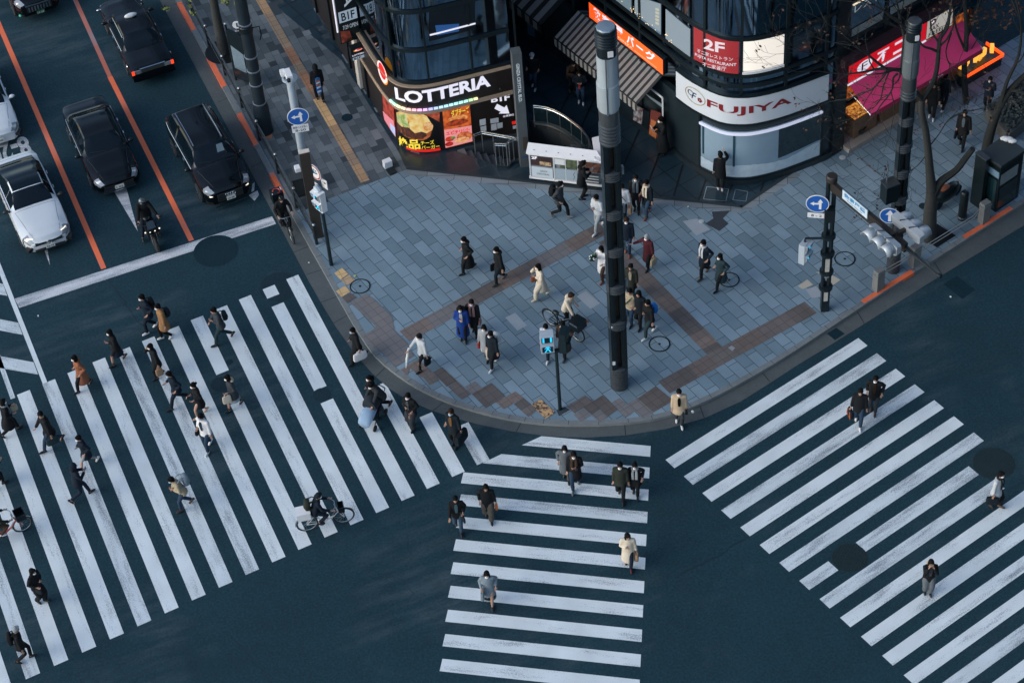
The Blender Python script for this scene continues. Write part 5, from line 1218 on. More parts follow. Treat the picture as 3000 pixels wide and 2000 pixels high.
for P in ([(-.15, -.10), (.15, -.02), (.15, .05), (-.15, -.03)], [(-.12, -.02), (.0, .01), (-.02, .10), (-.10, .08)], [(.02, .06), (.12, .08), (.10, .14), (.04, .13)], [(-.08, .10), (.02, .12), (.02, .16), (-.06, .15)]): mb.add([c+X2*x+Y*y+n*.018 for x, y in P], [(0, 1, 2, 3)])
mb.build('vehicle_mark', M('sign_navy', (.02, .10, .22), .4), rs2)
c = on_pole(b, 919, 542, .35); rp = empty('time_plate', c, 0, 'slanted white plate with hours and an arrow below the red ringed sign', 'sign')
plate('plate', c, .46, .34, X2, WSGN, rp); ptext(rp, '22-7', c+Vector((0, 0, .08)), .34, .11, X2, BLK); ptext(rp, '←', c-Vector((0, 0, .08)), .26, .08, X2, BLK, bold=.03)
c = on_pole(b, 940, 540, .5); c.x += .12; rp = empty('direction_plate', c, 0, 'small white arrow plate behind the left pedestrian signal', 'sign')
plate('plate', c, .30, .42, X2, WSGN, rp); ptext(rp, '→', c+Vector((0, 0, .06)), .22, .10, X2, BLK, bold=.03)
# brown pylon next to it
pb = g(933, 694, PLZ); Hp = hgt(g(945, 690, PLZ), 907, 440)
r = empty('pylon', pb, radians(12), 'tall narrow brown pylon with a white top edge beside the left pole', 'pylon')
mb = MB(); mb.box((0, .0, Hp/2), (.36, .16, Hp)); mb.build('slab', M('pylon_brown', (.045, .038, .032), .45, .3, noise=.25, ns=3), r, world=False)
mb = MB(); mb.box((0, 0, Hp+.02), (.37, .17, .035)); mb.build('top_edge', CRW, r, world=False)
# utility cabinet
c = g(880, 566, PLZ); r = empty('utility_cabinet', c, radians(15), 'dark grey utility cabinet behind the guard rail on the left pavement', 'cabinet')
mb = MB(); mb.box((0, 0, .42), (.48, .42, .84)); mb.build('body', M('cabinet_grey', (.02, .026, .03), .5, .2, noise=.2), r, world=False); mb = MB(); mb.box((0, 0, .86), (.52, .46, .05)); mb.build('lid', M('cabinet_lid', (.03, .038, .042), .5), r, world=False)
mb = MB(); mb.box((0, -.215, .45), (.40, .02, .68)); mb.build('door', M('cabinet_door', (.026, .033, .037), .5), r, world=False)
c2 = c+Vector((.02, .25, .9)); o = MB().box((c2.x, c2.y, PLZ+.98), (.2, .26, .16), radians(15), taper=.92).build('paper_bag', WSGN); tag(o, 'small white paper bag standing on the dark utility cabinet', 'bag')
# ---------------- left guard rail
PT = [g(x, y, PLZ+.9) for x, y in ((555, -8), (601, 78), (650, 167), (700, 261), (751, 357), (806, 454), (860, 554), (919, 661))]
PT = [PT[0]-(PT[1]-PT[0])]+PT
r = empty('guard_rail', (PT[3].x, PT[3].y, PLZ), 0, 'dark pedestrian guard rail with ornamental lattice along the left kerb', 'guard rail')
DGR = M('rail_dark', (.015, .025, .03), .45, .4, noise=.2); RTOP = M('rail_top', (.12, .15, .17), .35, .7, noise=.2)
for p in PT:
    mb = MB(); mb.tube([(p.x, p.y, PLZ), (p.x, p.y, PLZ+.9)], [.06, .05], 8); mb.build('post', DGR, r); MB().ell((p.x, p.y, PLZ+.94), (.06, .06, .05), 8, 5).build('post_cap', STEEL, r)
mb = MB(); mb.tube([(p.x, p.y, PLZ+.86) for p in PT], .03, 6); mb.build('top_rail', RTOP, r, smooth=True)
mb = MB(); mb.tube([(p.x, p.y, PLZ+.3) for p in PT], .02, 6); mb.tube([(p.x, p.y, PLZ+.62) for p in PT], .018, 6); mb.build('lower_rail', RTOP, r)
mb = MB()
for a, c in zip(PT, PT[1:]):
    for k in range(9):
        t0, t1 = (k+.3)/9.5, (k+1.1)/9.5; p, q = a.lerp(c, t0), a.lerp(c, min(1, t1)); mb.bar((p.x, p.y, PLZ+.3), (q.x, q.y, PLZ+.62), .012, .012); mb.bar((q.x, q.y, PLZ+.3), (p.x, p.y, PLZ+.62), .012, .012)
mb.build('lattice', DGR, r)
# ---------------- left lamp post, info board, tree
b = g(776, 384, PLZ); r = empty('lamp_post', b, 0, 'thick dark banded lamp post leaving the top edge over the left pavement', 'street lamp')
mb = MB(); mb.lathe((0, 0, 0), [(.33, 0), (.32, .1), (.30, 1.2), (.26, 1.35), (.225, 1.5), (.215, 9.5), (.1, 9.6)], 18); mb.build('shaft', M('post_blue_grey', (.02, .034, .045), .4, .4, noise=.25, ns=3), r, smooth=True, world=False)
for z in (1.4, 2.3, 2.95, 3.6, 5.1): mb = MB(); mb.lathe((0, 0, z), [(.23, 0), (.25, .01), (.25, .05), (.23, .06)], 18); mb.build('band', STEEL, r, world=False)
mb = MB(); mb.lathe((0, 0, 4.75), [(.235, 0), (.25, .02), (.25, .26), (.235, .28)], 18); mb.build('strap', BLK, r, world=False)
mb = MB(); mb.tube([(.2, -.1, 4.95), (.5, -.1, 5.0), (.52, -.1, 4.6), (.45, -.1, 4.4)], .025, 5); mb.build('cable', BLK, r, world=False)
mb = MB(); mb.box((.0, -.9, 8.9), (.4, 1.4, .15)); mb.build('lamp_head', DRUM, r, world=False)
o = MB().flat(P2([(764, 385), (800, 381), (795, 407), (766, 406)], PLZ+.014)).build('terracotta_slab', M('terracotta', (.36, .17, .10), .8, noise=.15)); o['kind'] = 'structure'
b = g(716, 246, PLZ); r = empty('information_board', b, radians(-40), 'dark information board with a white i symbol by the left lamp post', 'sign')
mb = MB(); mb.box((0, 0, 1.35), (.75, .10, 2.3)); mb.build('panel', M('board_black', (.008, .014, .018), .2, noise=.2, spec=.7), r, world=False)
mb = MB(); mb.tube([(-.42, 0, 0), (-.42, 0, 2.7)], .04, 8); mb.tube([(.42, 0, 0), (.42, 0, 2.6)], .04, 8); mb.build('post', DGR, r, world=False)
MB().ell((-.42, 0, 2.74), (.06, .06, .05), 8, 5).build('post_cap', STEEL, r, world=False)
mb = MB(); mb.add([(-.3, -.056, .7), (.3, -.056, .7), (.3, -.056, 1.6), (-.3, -.056, 1.8)], [(0, 1, 2, 3)]); mb.build('map', M('map_blue', (.14, .20, .25), .4, noise=.3, ns=9), r, world=False)
mp = on_pole(b, 694, 74, .2); X = face_dir(0); ri = empty('information_disc', mp, 0, 'white disc with a black i above the information board', 'sign')
n = X.cross(Vector((0, 0, 1))); mb = MB(); mb.rings([[mp+X*(.17*cos(t))+Vector((0, 0, 1))*(.17*sin(t))+n*o_ for t in [2*pi*k/20 for k in range(20)]] for o_ in (-.02, 0)]); mb.build('disc', WSGN, ri)
ptext(ri, 'i', mp, .055, .2, X, BLK, .004, .05); ptext(ri, 'ENG', mp-Vector((0, 0, .27)), .22, .08, X, WSGN, .0, .0)
mb = MB(); mb.box((mp.x, mp.y+.05, (mp.z+b.z)/2+.6), (.06, .06, mp.z-b.z-1.1)); mb.build('stem', DGR, ri)
# ---------------- trees
BARK = M('bark', (.030, .034, .034), .9, noise=.35, ns=9, bump=.4, bs=20); BARKD = M('dark_bark', (.010, .014, .015), .9, noise=.35, ns=9)
LEAF = M('dry_leaf', (.060, .028, .017), .8, noise=.3, ns=3); LEAFG = M('yellow_green_leaf', (.10, .13, .03), .7, noise=.3)
def vplane(base, px, py, push=0.0):
    d = FW*F_PX+RT*(px-1500)-UP*(py-1000); v = Vector((d.x, d.y, 0)); lam = (Vector((base.x, base.y, 0)).dot(v)+push*v.length)/v.length_squared
    return CAMP+d*lam
def twig(mb, tips, p, d, L, r0, depth, rnd):
    pts = [p]; rs_ = [r0]; q = p
    for k in range(4):
        d = (d+Vector((rnd.uniform(-1, 1), rnd.uniform(-1, 1), rnd.uniform(-.6, 1)))*.28).normalized(); q = q+d*(L/4); pts.append(q); rs_.append(max(.004, r0*(1-.19*(k+1))))
        if depth and k: twig(mb, tips, q, (d+Vector((rnd.uniform(-1, 1), rnd.uniform(-1, 1), rnd.uniform(-.5, .9)))*.9).normalized(), L*rnd.uniform(.45, .7), rs_[-1]*.6, depth-1, rnd)
    mb.tube(pts, rs_, 4 if r0 < .03 else 6); tips.append((q, d))
def leaves_mesh(tips, frac, rnd, size, n=3):
    lm = MB()
    for q, d in tips:
        if rnd.random() > frac: continue
        for _ in range(n):
            c = q+Vector((rnd.uniform(-.12, .12), rnd.uniform(-.12, .12), rnd.uniform(-.16, .02))); a = Vector((rnd.uniform(-1, 1), rnd.uniform(-1, 1), rnd.uniform(-1, .2))).normalized(); b_ = a.orthogonal().normalized(); s_ = size*rnd.uniform(.6, 1.2)
            lm.add([c-a*s_, c+b_*s_*.55, c+a*s_, c-b_*s_*.55], [(0, 1, 2, 3)])
    return lm
def tree(base_px, paths, label, mats, seed, tw=2.0, leaf=.25, depth=2, lsize=.075, ntw=7):
    rnd = random.Random(seed); b = g(*base_px, PLZ); r = empty('bare_tree', b, 0, label, 'tree', 'bare trees along the avenue')
    tips = []; first = True; br = MB()
    for path in paths:
        pts = [vplane(b, x, y, ps) for x, y, _, ps in path]; rad = [w for _, _, w, _ in path]
        # gentle subdivision
        P = catm(pts, 3); Rr = []
        rad = [w*.86 for w in rad]
        for i in range(len(rad)-1): Rr += [rad[i]+(rad[i+1]-rad[i])*k/3 for k in range(3)]
        Rr.append(rad[-1])
        if first: mb = MB(); mb.tube(P, Rr, 10); mb.build('trunk', mats[0], r, smooth=True); first = False
        else:
            br.tube(P, Rr, 7)
        if Rr[-1] < .06:
            for k in range(ntw):
                i = len(P)-1-rnd.randrange(max(1, len(P)*2//3)); d = (P[min(i+1, len(P)-1)]-P[i-1]).normalized()
                twig(br, tips, P[i], (d+Vector((rnd.uniform(-1, 1), rnd.uniform(-1, 1), rnd.uniform(-.7, 1)))*.8).normalized(), tw*rnd.uniform(.6, 1.1), Rr[i]*.5+.005, depth, rnd)
    br.build('branches', mats[1], r, smooth=True)
    if leaf: leaves_mesh(tips, leaf, rnd, lsize).build('leaves', LEAF, r)
    return r
z7 = lambda x, y: (2400+x/3.92, y/3.92); z8 = lambda x, y: (2400+x/3.485, 300+y/3.485)
def pa(f, L): return [(*f(x, y), w, ps) for x, y, w, ps in L]
tree((2722, 700), [
    [*pa(z8, [(1120, 1390, .30, 0), (1135, 1100, .26, 0), (1150, 930, .23, 0), (1130, 700, .17, 0), (1110, 480, .15, 0), (1085, 280, .14, 0), (1045, 100, .13, 0)]), *pa(z7, [(1180, 1150, .12, 0)])],
    [*pa(z8, [(1170, 930, .2, 0), (1250, 800, .17, .1), (1400, 690, .14, .2), (1500, 560, .13, .3), (1568, 475, .12, .3)])],
    pa(z7, [(1180, 1150, .11, 0), (1090, 1040, .10, -.1), (1000, 900, .10, -.2), (950, 820, .09, -.2), (870, 800, .075, -.3), (700, 790, .06, -.4), (480, 832, .04, -.6), (250, 850, .025, -.8), (0, 820, .015, -1)]),
    pa(z7, [(950, 820, .09, -.2), (965, 600, .07, 0), (975, 420, .06, .2), (930, 250, .045, .4), (900, 60, .03, .6), (860, -120, .02, .8)]),
    pa(z7, [(760, 790, .06, -.4), (640, 700, .05, -.5), (560, 630, .04, -.6), (450, 560, .03, -.8), (300, 480, .02, -1)]),
    pa(z7, [(780, 800, .05, -.4), (740, 880, .04, -.2), (600, 1030, .03, 0), (450, 1080, .025, .1), (330, 1160, .015, .1)]),
    pa(z7, [(900, 850, .05, -.3), (850, 900, .04, -.3), (840, 1020, .035, -.3), (780, 1120, .03, -.3), (700, 1220, .025, -.3), (640, 1320, .015, -.3)]),
    pa(z7, [(800, 830, .035, -.4), (740, 980, .03, -.5), (700, 1150, .02, -.6), (610, 1250, .012, -.6)]),
    pa(z7, [(1180, 1150, .11, 0), (1300, 960, .10, .3), (1350, 800, .09, .4), (1370, 600, .085, .5), (1385, 450, .08, .6), (1470, 320, .07, .7), (1500, 150, .055, .8), (1540, -60, .04, 1.0)]),
    pa(z7, [(1365, 600, .06, .5), (1280, 560, .05, .4), (1200, 535, .045, .3), (1120, 450, .04, .2), (1000, 350, .035, .1), (960, 300, .03, 0), (760, 150, .025, -.2), (650, -20, .018, -.4)]),
    pa(z7, [(1520, 380, .03, .8), (1455, 590, .025, .6), (1500, 730, .02, .5), (1600, 730, .012, .4)]),
    pa(z8, [(1090, 540, .02, 0), (1000, 650, .016, -.2), (880, 720, .01, -.4)]),
    pa(z8, [(1140, 430, .025, 0), (1220, 330, .02, .1), (1320, 180, .018, .2), (1440, 110, .016, .3), (1700, 60, .012, .4)]),
    pa(z7, [(480, 580, .03, -.8), (300, 420, .022, -1.2), (80, 260, .016, -1.6), (-120, 150, .01, -2)]),
    pa(z7, [(250, 850, .025, -.8), (60, 700, .018, -1.2), (-150, 600, .013, -1.6), (-400, 620, .009, -2.0)]),
    pa(z7, [(930, 250, .04, .3), (700, 100, .03, .1), (500, 20, .02, -.3), (300, -60, .012, -.6)]),
], 'big bare tree with a sawn branch and few brown leaves before the pink awning', (BARK, BARKD), 5, 1.5, .10, 2, .06, 6)
tree((2884, 470), [
    pa(lambda x, y: (x, y), [(2884, 470, .22, 0), (2898, 400, .2, 0), (2925, 320, .17, .2), (2960, 265, .15, .4), (3010, 215, .12, .6), (3080, 150, .09, .8)]),
    pa(lambda x, y: (x, y), [(2930, 312, .1, .2), (2950, 240, .08, .3), (2985, 160, .06, .4), (2990, 60, .04, .5), (2960, -60, .03, .5)]),
    pa(lambda x, y: (x, y), [(2960, 265, .08, .4), (2990, 270, .06, .2), (3040, 290, .05, 0)]),
    pa(lambda x, y: (x, y), [(2990, 60, .04, .5), (2960, -10, .03, .7), (2930, -80, .02, .8)]),
], 'leaning dark bare tree at the right edge behind the booth', (BARKD, BARKD), 9, 1.2, .3, 2, .06, 4)
# hanging clusters of leaves behind the tower, seen against the shop front
tree((2830, 300), [pa(lambda x, y: (x, y), [(2830, 300, .14, 0), (2825, 200, .12, 0), (2832, 90, .10, 0), (2822, -40, .08, 0)]), pa(lambda x, y: (x, y), [(2828, 150, .06, 0), (2800, 80, .045, -.2), (2790, 0, .03, -.4), (2770, -80, .02, -.5)]), pa(lambda x, y: (x, y), [(2830, 120, .06, 0), (2860, 40, .04, .2), (2885, -50, .03, .3)]), pa(lambda x, y: (x, y), [(2828, 180, .03, 0), (2860, 120, .02, .2), (2890, 90, .01, .2)])],
     'slim dark tree with brown leaves at the right end of the pink awning', (BARKD, BARKD), 21, 1.3, .5, 2, .08, 6)
b = g(657, 152, PLZ); r = empty('street_tree', b, 0, 'dark tree trunk with yellow green leaves at the top edge by the guard rail', 'tree')
mb = MB(); mb.tube([vplane(b, 657, 152), vplane(b, 645, 100), vplane(b, 632, 40), vplane(b, 622, -20), vplane(b, 615, -120)], [.24, .20, .17, .16, .13], 10); mb.build('trunk', BARK, r, smooth=True)
rnd = random.Random(4); tips = []; mb = MB()
for k in range(16):
    p = vplane(b, 617, -60-k*6, rnd.uniform(-.2, .2)); twig(mb, tips, p, Vector((rnd.uniform(-1, 1), rnd.uniform(-1, 1), rnd.uniform(-.3, .6))).normalized(), 1.5, .04, 1, rnd)
mb.build('branches', BARKD, r); lm = leaves_mesh(tips, .9, rnd, .11, 6); lm.build('leaves', LEAFG, r)
mb = MB(); mb.lathe(tuple(b), [(.75, .0), (.75, .02), (.0, .02)], 20); o = mb.build('tree_pit', DIRON, r)
# ---------------- pedestrian signals
def man(mb, c, X, Y, n, s):
    P = lambda x, y: c+X*(x*s)+Y*(y*s)+n
    mb.add([P(.09*cos(t), .36+.09*sin(t)) for t in [2*pi*k/10 for k in range(10)]], [tuple(range(10))])
    for q in ([(-.12, .25), (.12, .25), (.09, -.02), (-.09, -.02)], [(-.12, .24), (-.30, .02), (-.24, -.03), (-.06, .18)], [(.12, .24), (.28, .0), (.22, -.04), (.06, .18)], [(-.08, 0), (-.30, -.42), (-.18, -.44), (.02, -.08)], [(.08, 0), (.30, -.40), (.18, -.44), (-.02, -.08)]): mb.add([P(x, y) for x, y in q], [(0, 1, 2, 3)])
def ped_head(c, deg, label, par=None, lit=True, mt=None):
    X = face_dir(deg); Y = Vector((0, 0, 1)); n = X.cross(Y).normalized(); R = Matrix((X, -n, Y)).transposed()
    r = par or empty('pedestrian_signal', c, 0, label, 'signal', 'pedestrian signals')
    mt = mt or WMET
    mb = MB(); mb.box(tuple(c), (.42, .22, .86), M3=R); mb.build('housing', mt, r)
    for k, z in ((0, .21), (1, -.21)):
        cc = c+Y*z+n*.115
        mb = MB(); mb.box(tuple(cc-n*.0), (.33, .02, .33), M3=R); mb.build('lens', M('lens_black', (.006, .02, .028), .3, noise=0), r)
        mb = MB()
        for P in ([(-.2, .2, 0), (.2, .2, 0), (.2, .19, .11), (-.2, .19, .11)], [(-.2, -.16, 0), (-.2, .2, 0), (-.2, .19, .11), (-.2, -.02, .08)], [(.2, .2, 0), (.2, -.16, 0), (.2, -.02, .08), (.2, .19, .11)]):
            V = [cc+X*x+Y*y+n*o_ for x, y, o_ in P]; mb.add(V+[v+Y*.008 for v in V], [(0, 1, 2, 3), (7, 6, 5, 4)])
        mb.build('visor', mt, r)
        if k == 1 and lit: mb = MB(); man(mb, cc, X, Y, n*.014, .36); mb.build('walking_man', CYAN, r)
        if k == 0 and lit:
            mb = MB()
            for x in (-.12, .12): mb.add([cc+X*(x+dx)+Y*dy+n*.013 for dx, dy in ((-.03, -.13), (.03, -.13), (.03, .13), (-.03, .13))], [(0, 1, 2, 3)])
            mb.build('countdown_bar', CYAN, r)
    return r
b = g(1641, 1199, PLZ); hp_ = hgt(b, 1627, 1028)
r = empty('pedestrian_signal', b, 0, 'dark signal post with a T arm and a cyan walking man on the kerb corner', 'signal', 'pedestrian signals')
PBL = M('post_dark_teal', (.008, .022, .028), .4, .3, noise=.2)
mb = MB(); mb.tube([(0, 0, 0), (0, 0, hp_)], [.065, .055], 10); mb.build('post', PBL, r, smooth=True, world=False)
mb = MB(); mb.box((0, 0, hp_+.02), (.66, .12, .10)); mb.build('arm', PBL, r, world=False)
ped_head(b+Vector((-.27, -.02, hp_+.5)), 3, '', r)
ped_head(b+Vector((.26, .0, hp_+.5)), 75, '', r, lit=False, mt=PBL)
b = g(971, 776, PLZ); hq = hgt(b, 940, 620)
r = empty('pedestrian_signal', b, 0, 'signal post with a white head turned left by the yellow tactile blocks', 'signal', 'pedestrian signals')
mb = MB(); mb.tube([(0, 0, 0), (0, 0, hq)], [.07, .06], 10); mb.build('post', PBL, r, smooth=True, world=False); mb = MB(); mb.tube([(0, 0, hq), (0, 0, hq+.12)], .11, 10); mb.build('arm', PBL, r, world=False)
ped_head(b+Vector((-.02, -.02, hq+.55)), -52, '', r, mt=WHT)
mb = MB(); mb.tube([(0, 0, hq+.95), (-.1, .1, hq+1.12)], [.13, .10], 8); mb.build('speaker_horn', WMET, r, world=False)
# ---------------- signal pole with the long arm
b = g(2415, 906, PLZ); Hs = hgt(b, 2441, 528)
r = empty('signal_pole', b, 0, 'black twin column signal pole with long arm over the avenue', 'signal pole')
mb = MB(); mb.box((0, 0, .5), (.27, .25, 1.0)); mb.build('base', COLM, r, world=False)
for s_ in (-1, 1): mb = MB(); mb.tube([(s_*.10, 0, 1.0), (s_*.10, 0, Hs)], .075, 10); mb.build('column', COLM, r, smooth=True, world=False)
for z in (1.02, 1.75, 2.6, 3.4): mb = MB(); mb.lathe((0, 0, z), [(.1, 0), (.24, .03), (.24, .12), (.1, .15)], 14); mb.build('collar', COLM, r, smooth=True, world=False)
mb = MB(); mb.lathe((0, 0, Hs-.05), [(.10, 0), (.19, .05), (.19, .22), (.15, .26), (.02, .26)], 16); mb.build('top_cap', M('cap_brown', (.028, .024, .022), .5, noise=.3), r, smooth=True, world=False)
za = PLZ+Hs-.22; A0 = g(2452, 548, za); A1 = g(2752, 808, za); A0 = Vector((b.x, b.y, za)); ad_ = (A1-A0).normalized(); LA = (A1-A0).length
Am = A0+ad_*LA*.70
ARM = M('arm_brown', (.030, .026, .024), .5, .2, noise=.25, ns=3)
mb = MB(); mb.bar(A0, Am, .14, .36); mb.build('arm', ARM, r); mb = MB(); mb.tube([Am, A1], [.07, .05], 8); mb.build('arm_tip', COLM, r); MB().ell(tuple(A1), (.09, .09, .09), 8, 5).build('arm_end', COLM, r)
an = Vector((ad_.y, -ad_.x, 0))
if an.y > 0: an = -an
mb = MB(); mb.box((-.05, -.16, Hs-1.35), (.34, .3, .5)); mb.build('control_box', BLK, r, world=False)
for z, w, h, X_ in ((2.05, .14, .85, 0), (.75, .13, .42, .0)): mb = MB(); mb.box((X_, -.135 if z < 1 else -.10, z), (w, .02, h)); mb.build('notice', M('sticker_grey', (.42, .42, .40), .5, noise=.3, ns=14), r, world=False)
bw = Vector((b.x, b.y, 0))
# name plate hung on the arm
def arm_at(px, py, off):
    q = A0+an*off; d = FW*F_PX+RT*(px-1500)-UP*(py-1000); lam = (q-CAMP).dot(an)/d.dot(an); return CAMP+d*lam
Xn = ad_ if an.dot(ad_.cross(Vector((0, 0, 1)))) > 0 else -ad_
p0 = arm_at(2468, 556, .10); p1 = arm_at(2541, 641, .10)
c = (p0+p1)/2; w_ = abs((p1-p0).dot(ad_)); h_ = .36
rp = empty('street_name_sign', c, 0, 'pale blue street name plate with blue characters on the signal arm', 'sign')
plate('plate', c, w_, h_+.04, Xn, M('plate_rim', (.10, .2, .3), .4), rp, .0); plate('face', c, w_-.04, h_, Xn, M('plate_white', (.56, .66, .72), .4, noise=.05), rp, .006, .004)
ptext(rp, '数寄屋橋', c+Vector((0, 0, .05)), w_*.82, .17, Xn, M('plate_blue', (.02, .22, .50), .4), .012, .02); ptext(rp, 'Sukiyabashi', c-Vector((0, 0, .11)), w_*.6, .08, Xn, M('plate_blue', (.02, .22, .50), .4), .012, .01)
def traffic_head(c, fdir, label):
    """horizontal three-lamp head, long axis along the arm, facing fdir"""
    rr_ = empty('traffic_signal', c, 0, label, 'traffic light', 'three lamp traffic lights on the signal arm')
    X = ad_; n = fdir.normalized(); Z = Vector((0, 0, 1)); R = Matrix((X, n, Z)).transposed()
    pts = [];  mb = MB(); Lr = .66
    ringz = []
    for u in (-Lr, -Lr+.08, Lr-.08, Lr):
        k = .8 if abs(u) == Lr else 1.0
        ringz.append([c+X*u+n*(x*k)+Z*(y*k) for x, y in ((-.12, -.16), (.1, -.21), (.1, .21), (-.12, .16))])
    mb.rings(ringz); mb.build('housing', WSIG, rr_)
    for k in (-1, 0, 1):
        cc = c+X*(k*.42)+n*.10
        m2 = MB(); m2.lathe(tuple(cc), [(.19, 0), (.19, .02), (.15, .03), (.01, .03)], 14, axis=n); m2.build('lens', M('lens_dark', (.02, .025, .025), .3), rr_)
        m2 = MB(); N = 14; P = []
        for t in range(N+1):
            a = radians(-35)+(radians(250))*t/N; e_ = X*(.2*cos(a))+Z*(.2*sin(a)); P += [cc+e_, cc+e_*1.02+n*(.34 if 20 < t*18 < 230 else .2)-Z*.05]
        m2.add(P+[p*1+Vector((0, 0, .0)) for p in P], [(2*t, 2*t+1, 2*t+3, 2*t+2) for t in range(N)]); o_ = m2.build('visor', WSIG, rr_, smooth=True)
        md_ = o_.modifiers.new('th', 'SOLIDIFY'); md_.thickness = .012
    for u in (-.21, .21): m2 = MB(); m2.bar(c+X*u+n*.0-Z*.215, c+X*u+n*.0+Z*.215, .02, .26); m2.build('seam_band', DRUM, rr_)
    m2 = MB(); m2.bar(c-n*.1, c-n*.40, .1, .14); m2.build('bracket', ARM, rr_)
    return rr_
tc = lambda px, py, o_: arm_at(px, py, o_)
traffic_head(tc(2592, 700, .45)+Vector((0, 0, .0)), an, 'near grey three lamp traffic light facing the left crosswalk side')
traffic_head(tc(2660, 668, -.45), -an, 'far grey three lamp traffic light facing away behind the arm')
# blue sign, plate and pedestrian head on the pole
c = on_pole(bw, 2395, 597, .2); X = face_dir(-14)
rs2, X, Y, n = disc_sign(c, .375, X, 'round blue straight or left arrow sign on the black signal pole')
mb = MB(); arrow_turn(mb, c, X, Y, .36, n*.014); mb.build('arrow', WSGN, rs2)
c = on_pole(bw, 2392, 632, .2); rp = empty('time_plate', c, 0, 'white plate reading 8-2 under the blue sign of the signal pole', 'sign'); plate('plate', c, .58, .20, X, WSGN, rp); ptext(rp, '8 - 2', c, .34, .10, X, BLK, .004, .015)
c = on_pole(bw, 2357, 736, .1); r2 = ped_head(c, 52, 'pedestrian signal with cyan man hung on the side arm of the signal pole')
q = Vector((b.x, b.y, c.z+.55)); mb = MB(); mb.tube([c+Vector((0, 0, .45)), c+Vector((0, 0, .58)), q], .045, 6); mb.build('side_arm', COLM, r)
c = g(2617, 790, PLZ); cc = on_pole(c, 2607, 632, .5); rs2, X, Y, n = disc_sign(cc, .34, face_dir(-14), 'round blue arrow sign half hidden behind the signal arm')
mb = MB(); mb.add([cc+X*x+Y*y+n*.014 for x, y in ((-.05, -.25), (.05, -.25), (.05, .04), (.15, .04), (0, .26), (-.15, .04), (-.05, .04))], [(0, 1, 2, 3, 4, 5, 6)]); mb.build('arrow', WSGN, rs2)
cc = on_pole(c, 2606, 560, .35); r3 = empty('control_box', cc, 0, 'black control box clamped to the farther lamp tower', 'control box'); MB().box(tuple(cc), (.46, .4, .75), radians(20)).build('box', BLK, r3); MB().box(tuple(cc+Vector((.0, .0, .39))), (.5, .44, .04), radians(20)).build('lid', DRUM, r3); mb = MB(); mb.tube([cc+Vector((-.1, .1, .4)), cc+Vector((-.08, .1, 1.1))], .02, 5); mb.build('cable', STEEL, r3)
# ---------------- stone posts and steel rails on the right kerb
def spost(px, py, label):
    p = g(px, py, PLZ); r = empty('stone_post', p, CD, label, 'bollard', 'stone guard posts along the right kerb')
    mb = MB(); mb.box((0, 0, .40), (.34, .26, .8), taper=.94); mb.build('shaft', STONE, r, world=False); mb = MB(); mb.box((0, 0, .86), (.33, .25, .12), taper=.9); mb.build('cap', STONE, r, world=False); mb = MB(); mb.box((0, 0, .79), (.36, .28, .02)); mb.build('joint', STEEL, r, world=False)
    return p
s1_ = spost(2572, 846, 'nearest pale stone guard post at the orange kerb mark'); s2_ = spost(2678, 776, 'middle pale stone guard post under the thin end of the signal arm'); s3_ = spost(2881, 648, 'farthest pale stone guard post beside the dark booth')
def rails(a, b_, label, pa_):
    r = empty('guard_rail', a, 0, label, 'guard rail', 'steel rails between stone posts'); 
    for dz in (.0, -.16):
        mb = MB(); P = [g(x, y, PLZ+.72+dz) if i < 0 else g(x, y, PLZ+.72)+Vector((0, 0, dz)) for i, (x, y) in enumerate(pa_)]; mb.tube(P, .018, 6); mb.build('rail', M('rail_steel', (.5, .5, .47), .35, .6), r, smooth=True)
rails(s1_, s2_, 'short double steel rail between the two nearer stone posts', [(2597, 787), (2640, 763), (2652, 754), (2667, 742)]); rails(s2_, s3_, 'long double steel rail running to the farthest stone post', [(2703, 724), (2846, 636), (2856, 628), (2870, 612)])
# tree grate, booth, bollard
o = MB().flat(P2([(2745, 655), (2800, 690), (2745, 725), (2690, 690)], PLZ+.012)).build('tree_grate', DIRON); tag(o, 'dark square iron grate around the foot of the big bare tree', 'tree grate')
bc = [g(x, y, PLZ) for x, y in ((2916, 622), (2982, 577), (2925, 536), (2859, 582))]
r = empty('booth', bc[0], 0, 'dark street booth with pale blue strip sign by the right kerb', 'booth')
BTH = M('booth_dark', (.006, .013, .016), .3, .2, noise=.3); hb = hgt(bc[0], 2932, 484)
MB().prism(bc, PLZ, PLZ+hb-.12).build('body', BTH, r)
ctr = sum(bc, Vector())/4; MB().prism([ctr+(p-ctr)*1.06 for p in bc], PLZ+hb-.119, PLZ+hb).build('roof', M('booth_roof', (.022, .034, .04), .6, noise=.3, ns=3), r)
def bq(i, j, u0, u1, v0, v1, mt, nm):
    a, b_ = bc[i], bc[j]; d = b_-a; n = Vector((d.y, -d.x, 0)).normalized()*.012
    if n.dot(a-ctr) < 0: n = -n
    P = [a.lerp(b_, u0)+n+Vector((0, 0, v0)), a.lerp(b_, u1)+n+Vector((0, 0, v0)), a.lerp(b_, u1)+n+Vector((0, 0, v1)), a.lerp(b_, u0)+n+Vector((0, 0, v1))]; mb = MB(); mb.add(P, [(0, 1, 2, 3)]); return mb.build(nm, mt, r)
bq(0, 3, .04, .96, hb*.70, hb*.83, M('pale_blue_strip', (.15, .26, .36), .4, noise=.15), 'sign_strip'); bq(0, 1, .03, .8, hb*.55, hb*.78, M('booth_poster', (.22, .27, .29), .5, noise=.25, ns=6), 'poster'); bq(0, 1, .05, .85, .1, hb*.5, M('booth_glass', (.008, .03, .035), .1, spec=.8), 'door'); bq(0, 3, .1, .9, .1, hb*.64, M('booth_glass', (.008, .03, .035), .1), 'window')
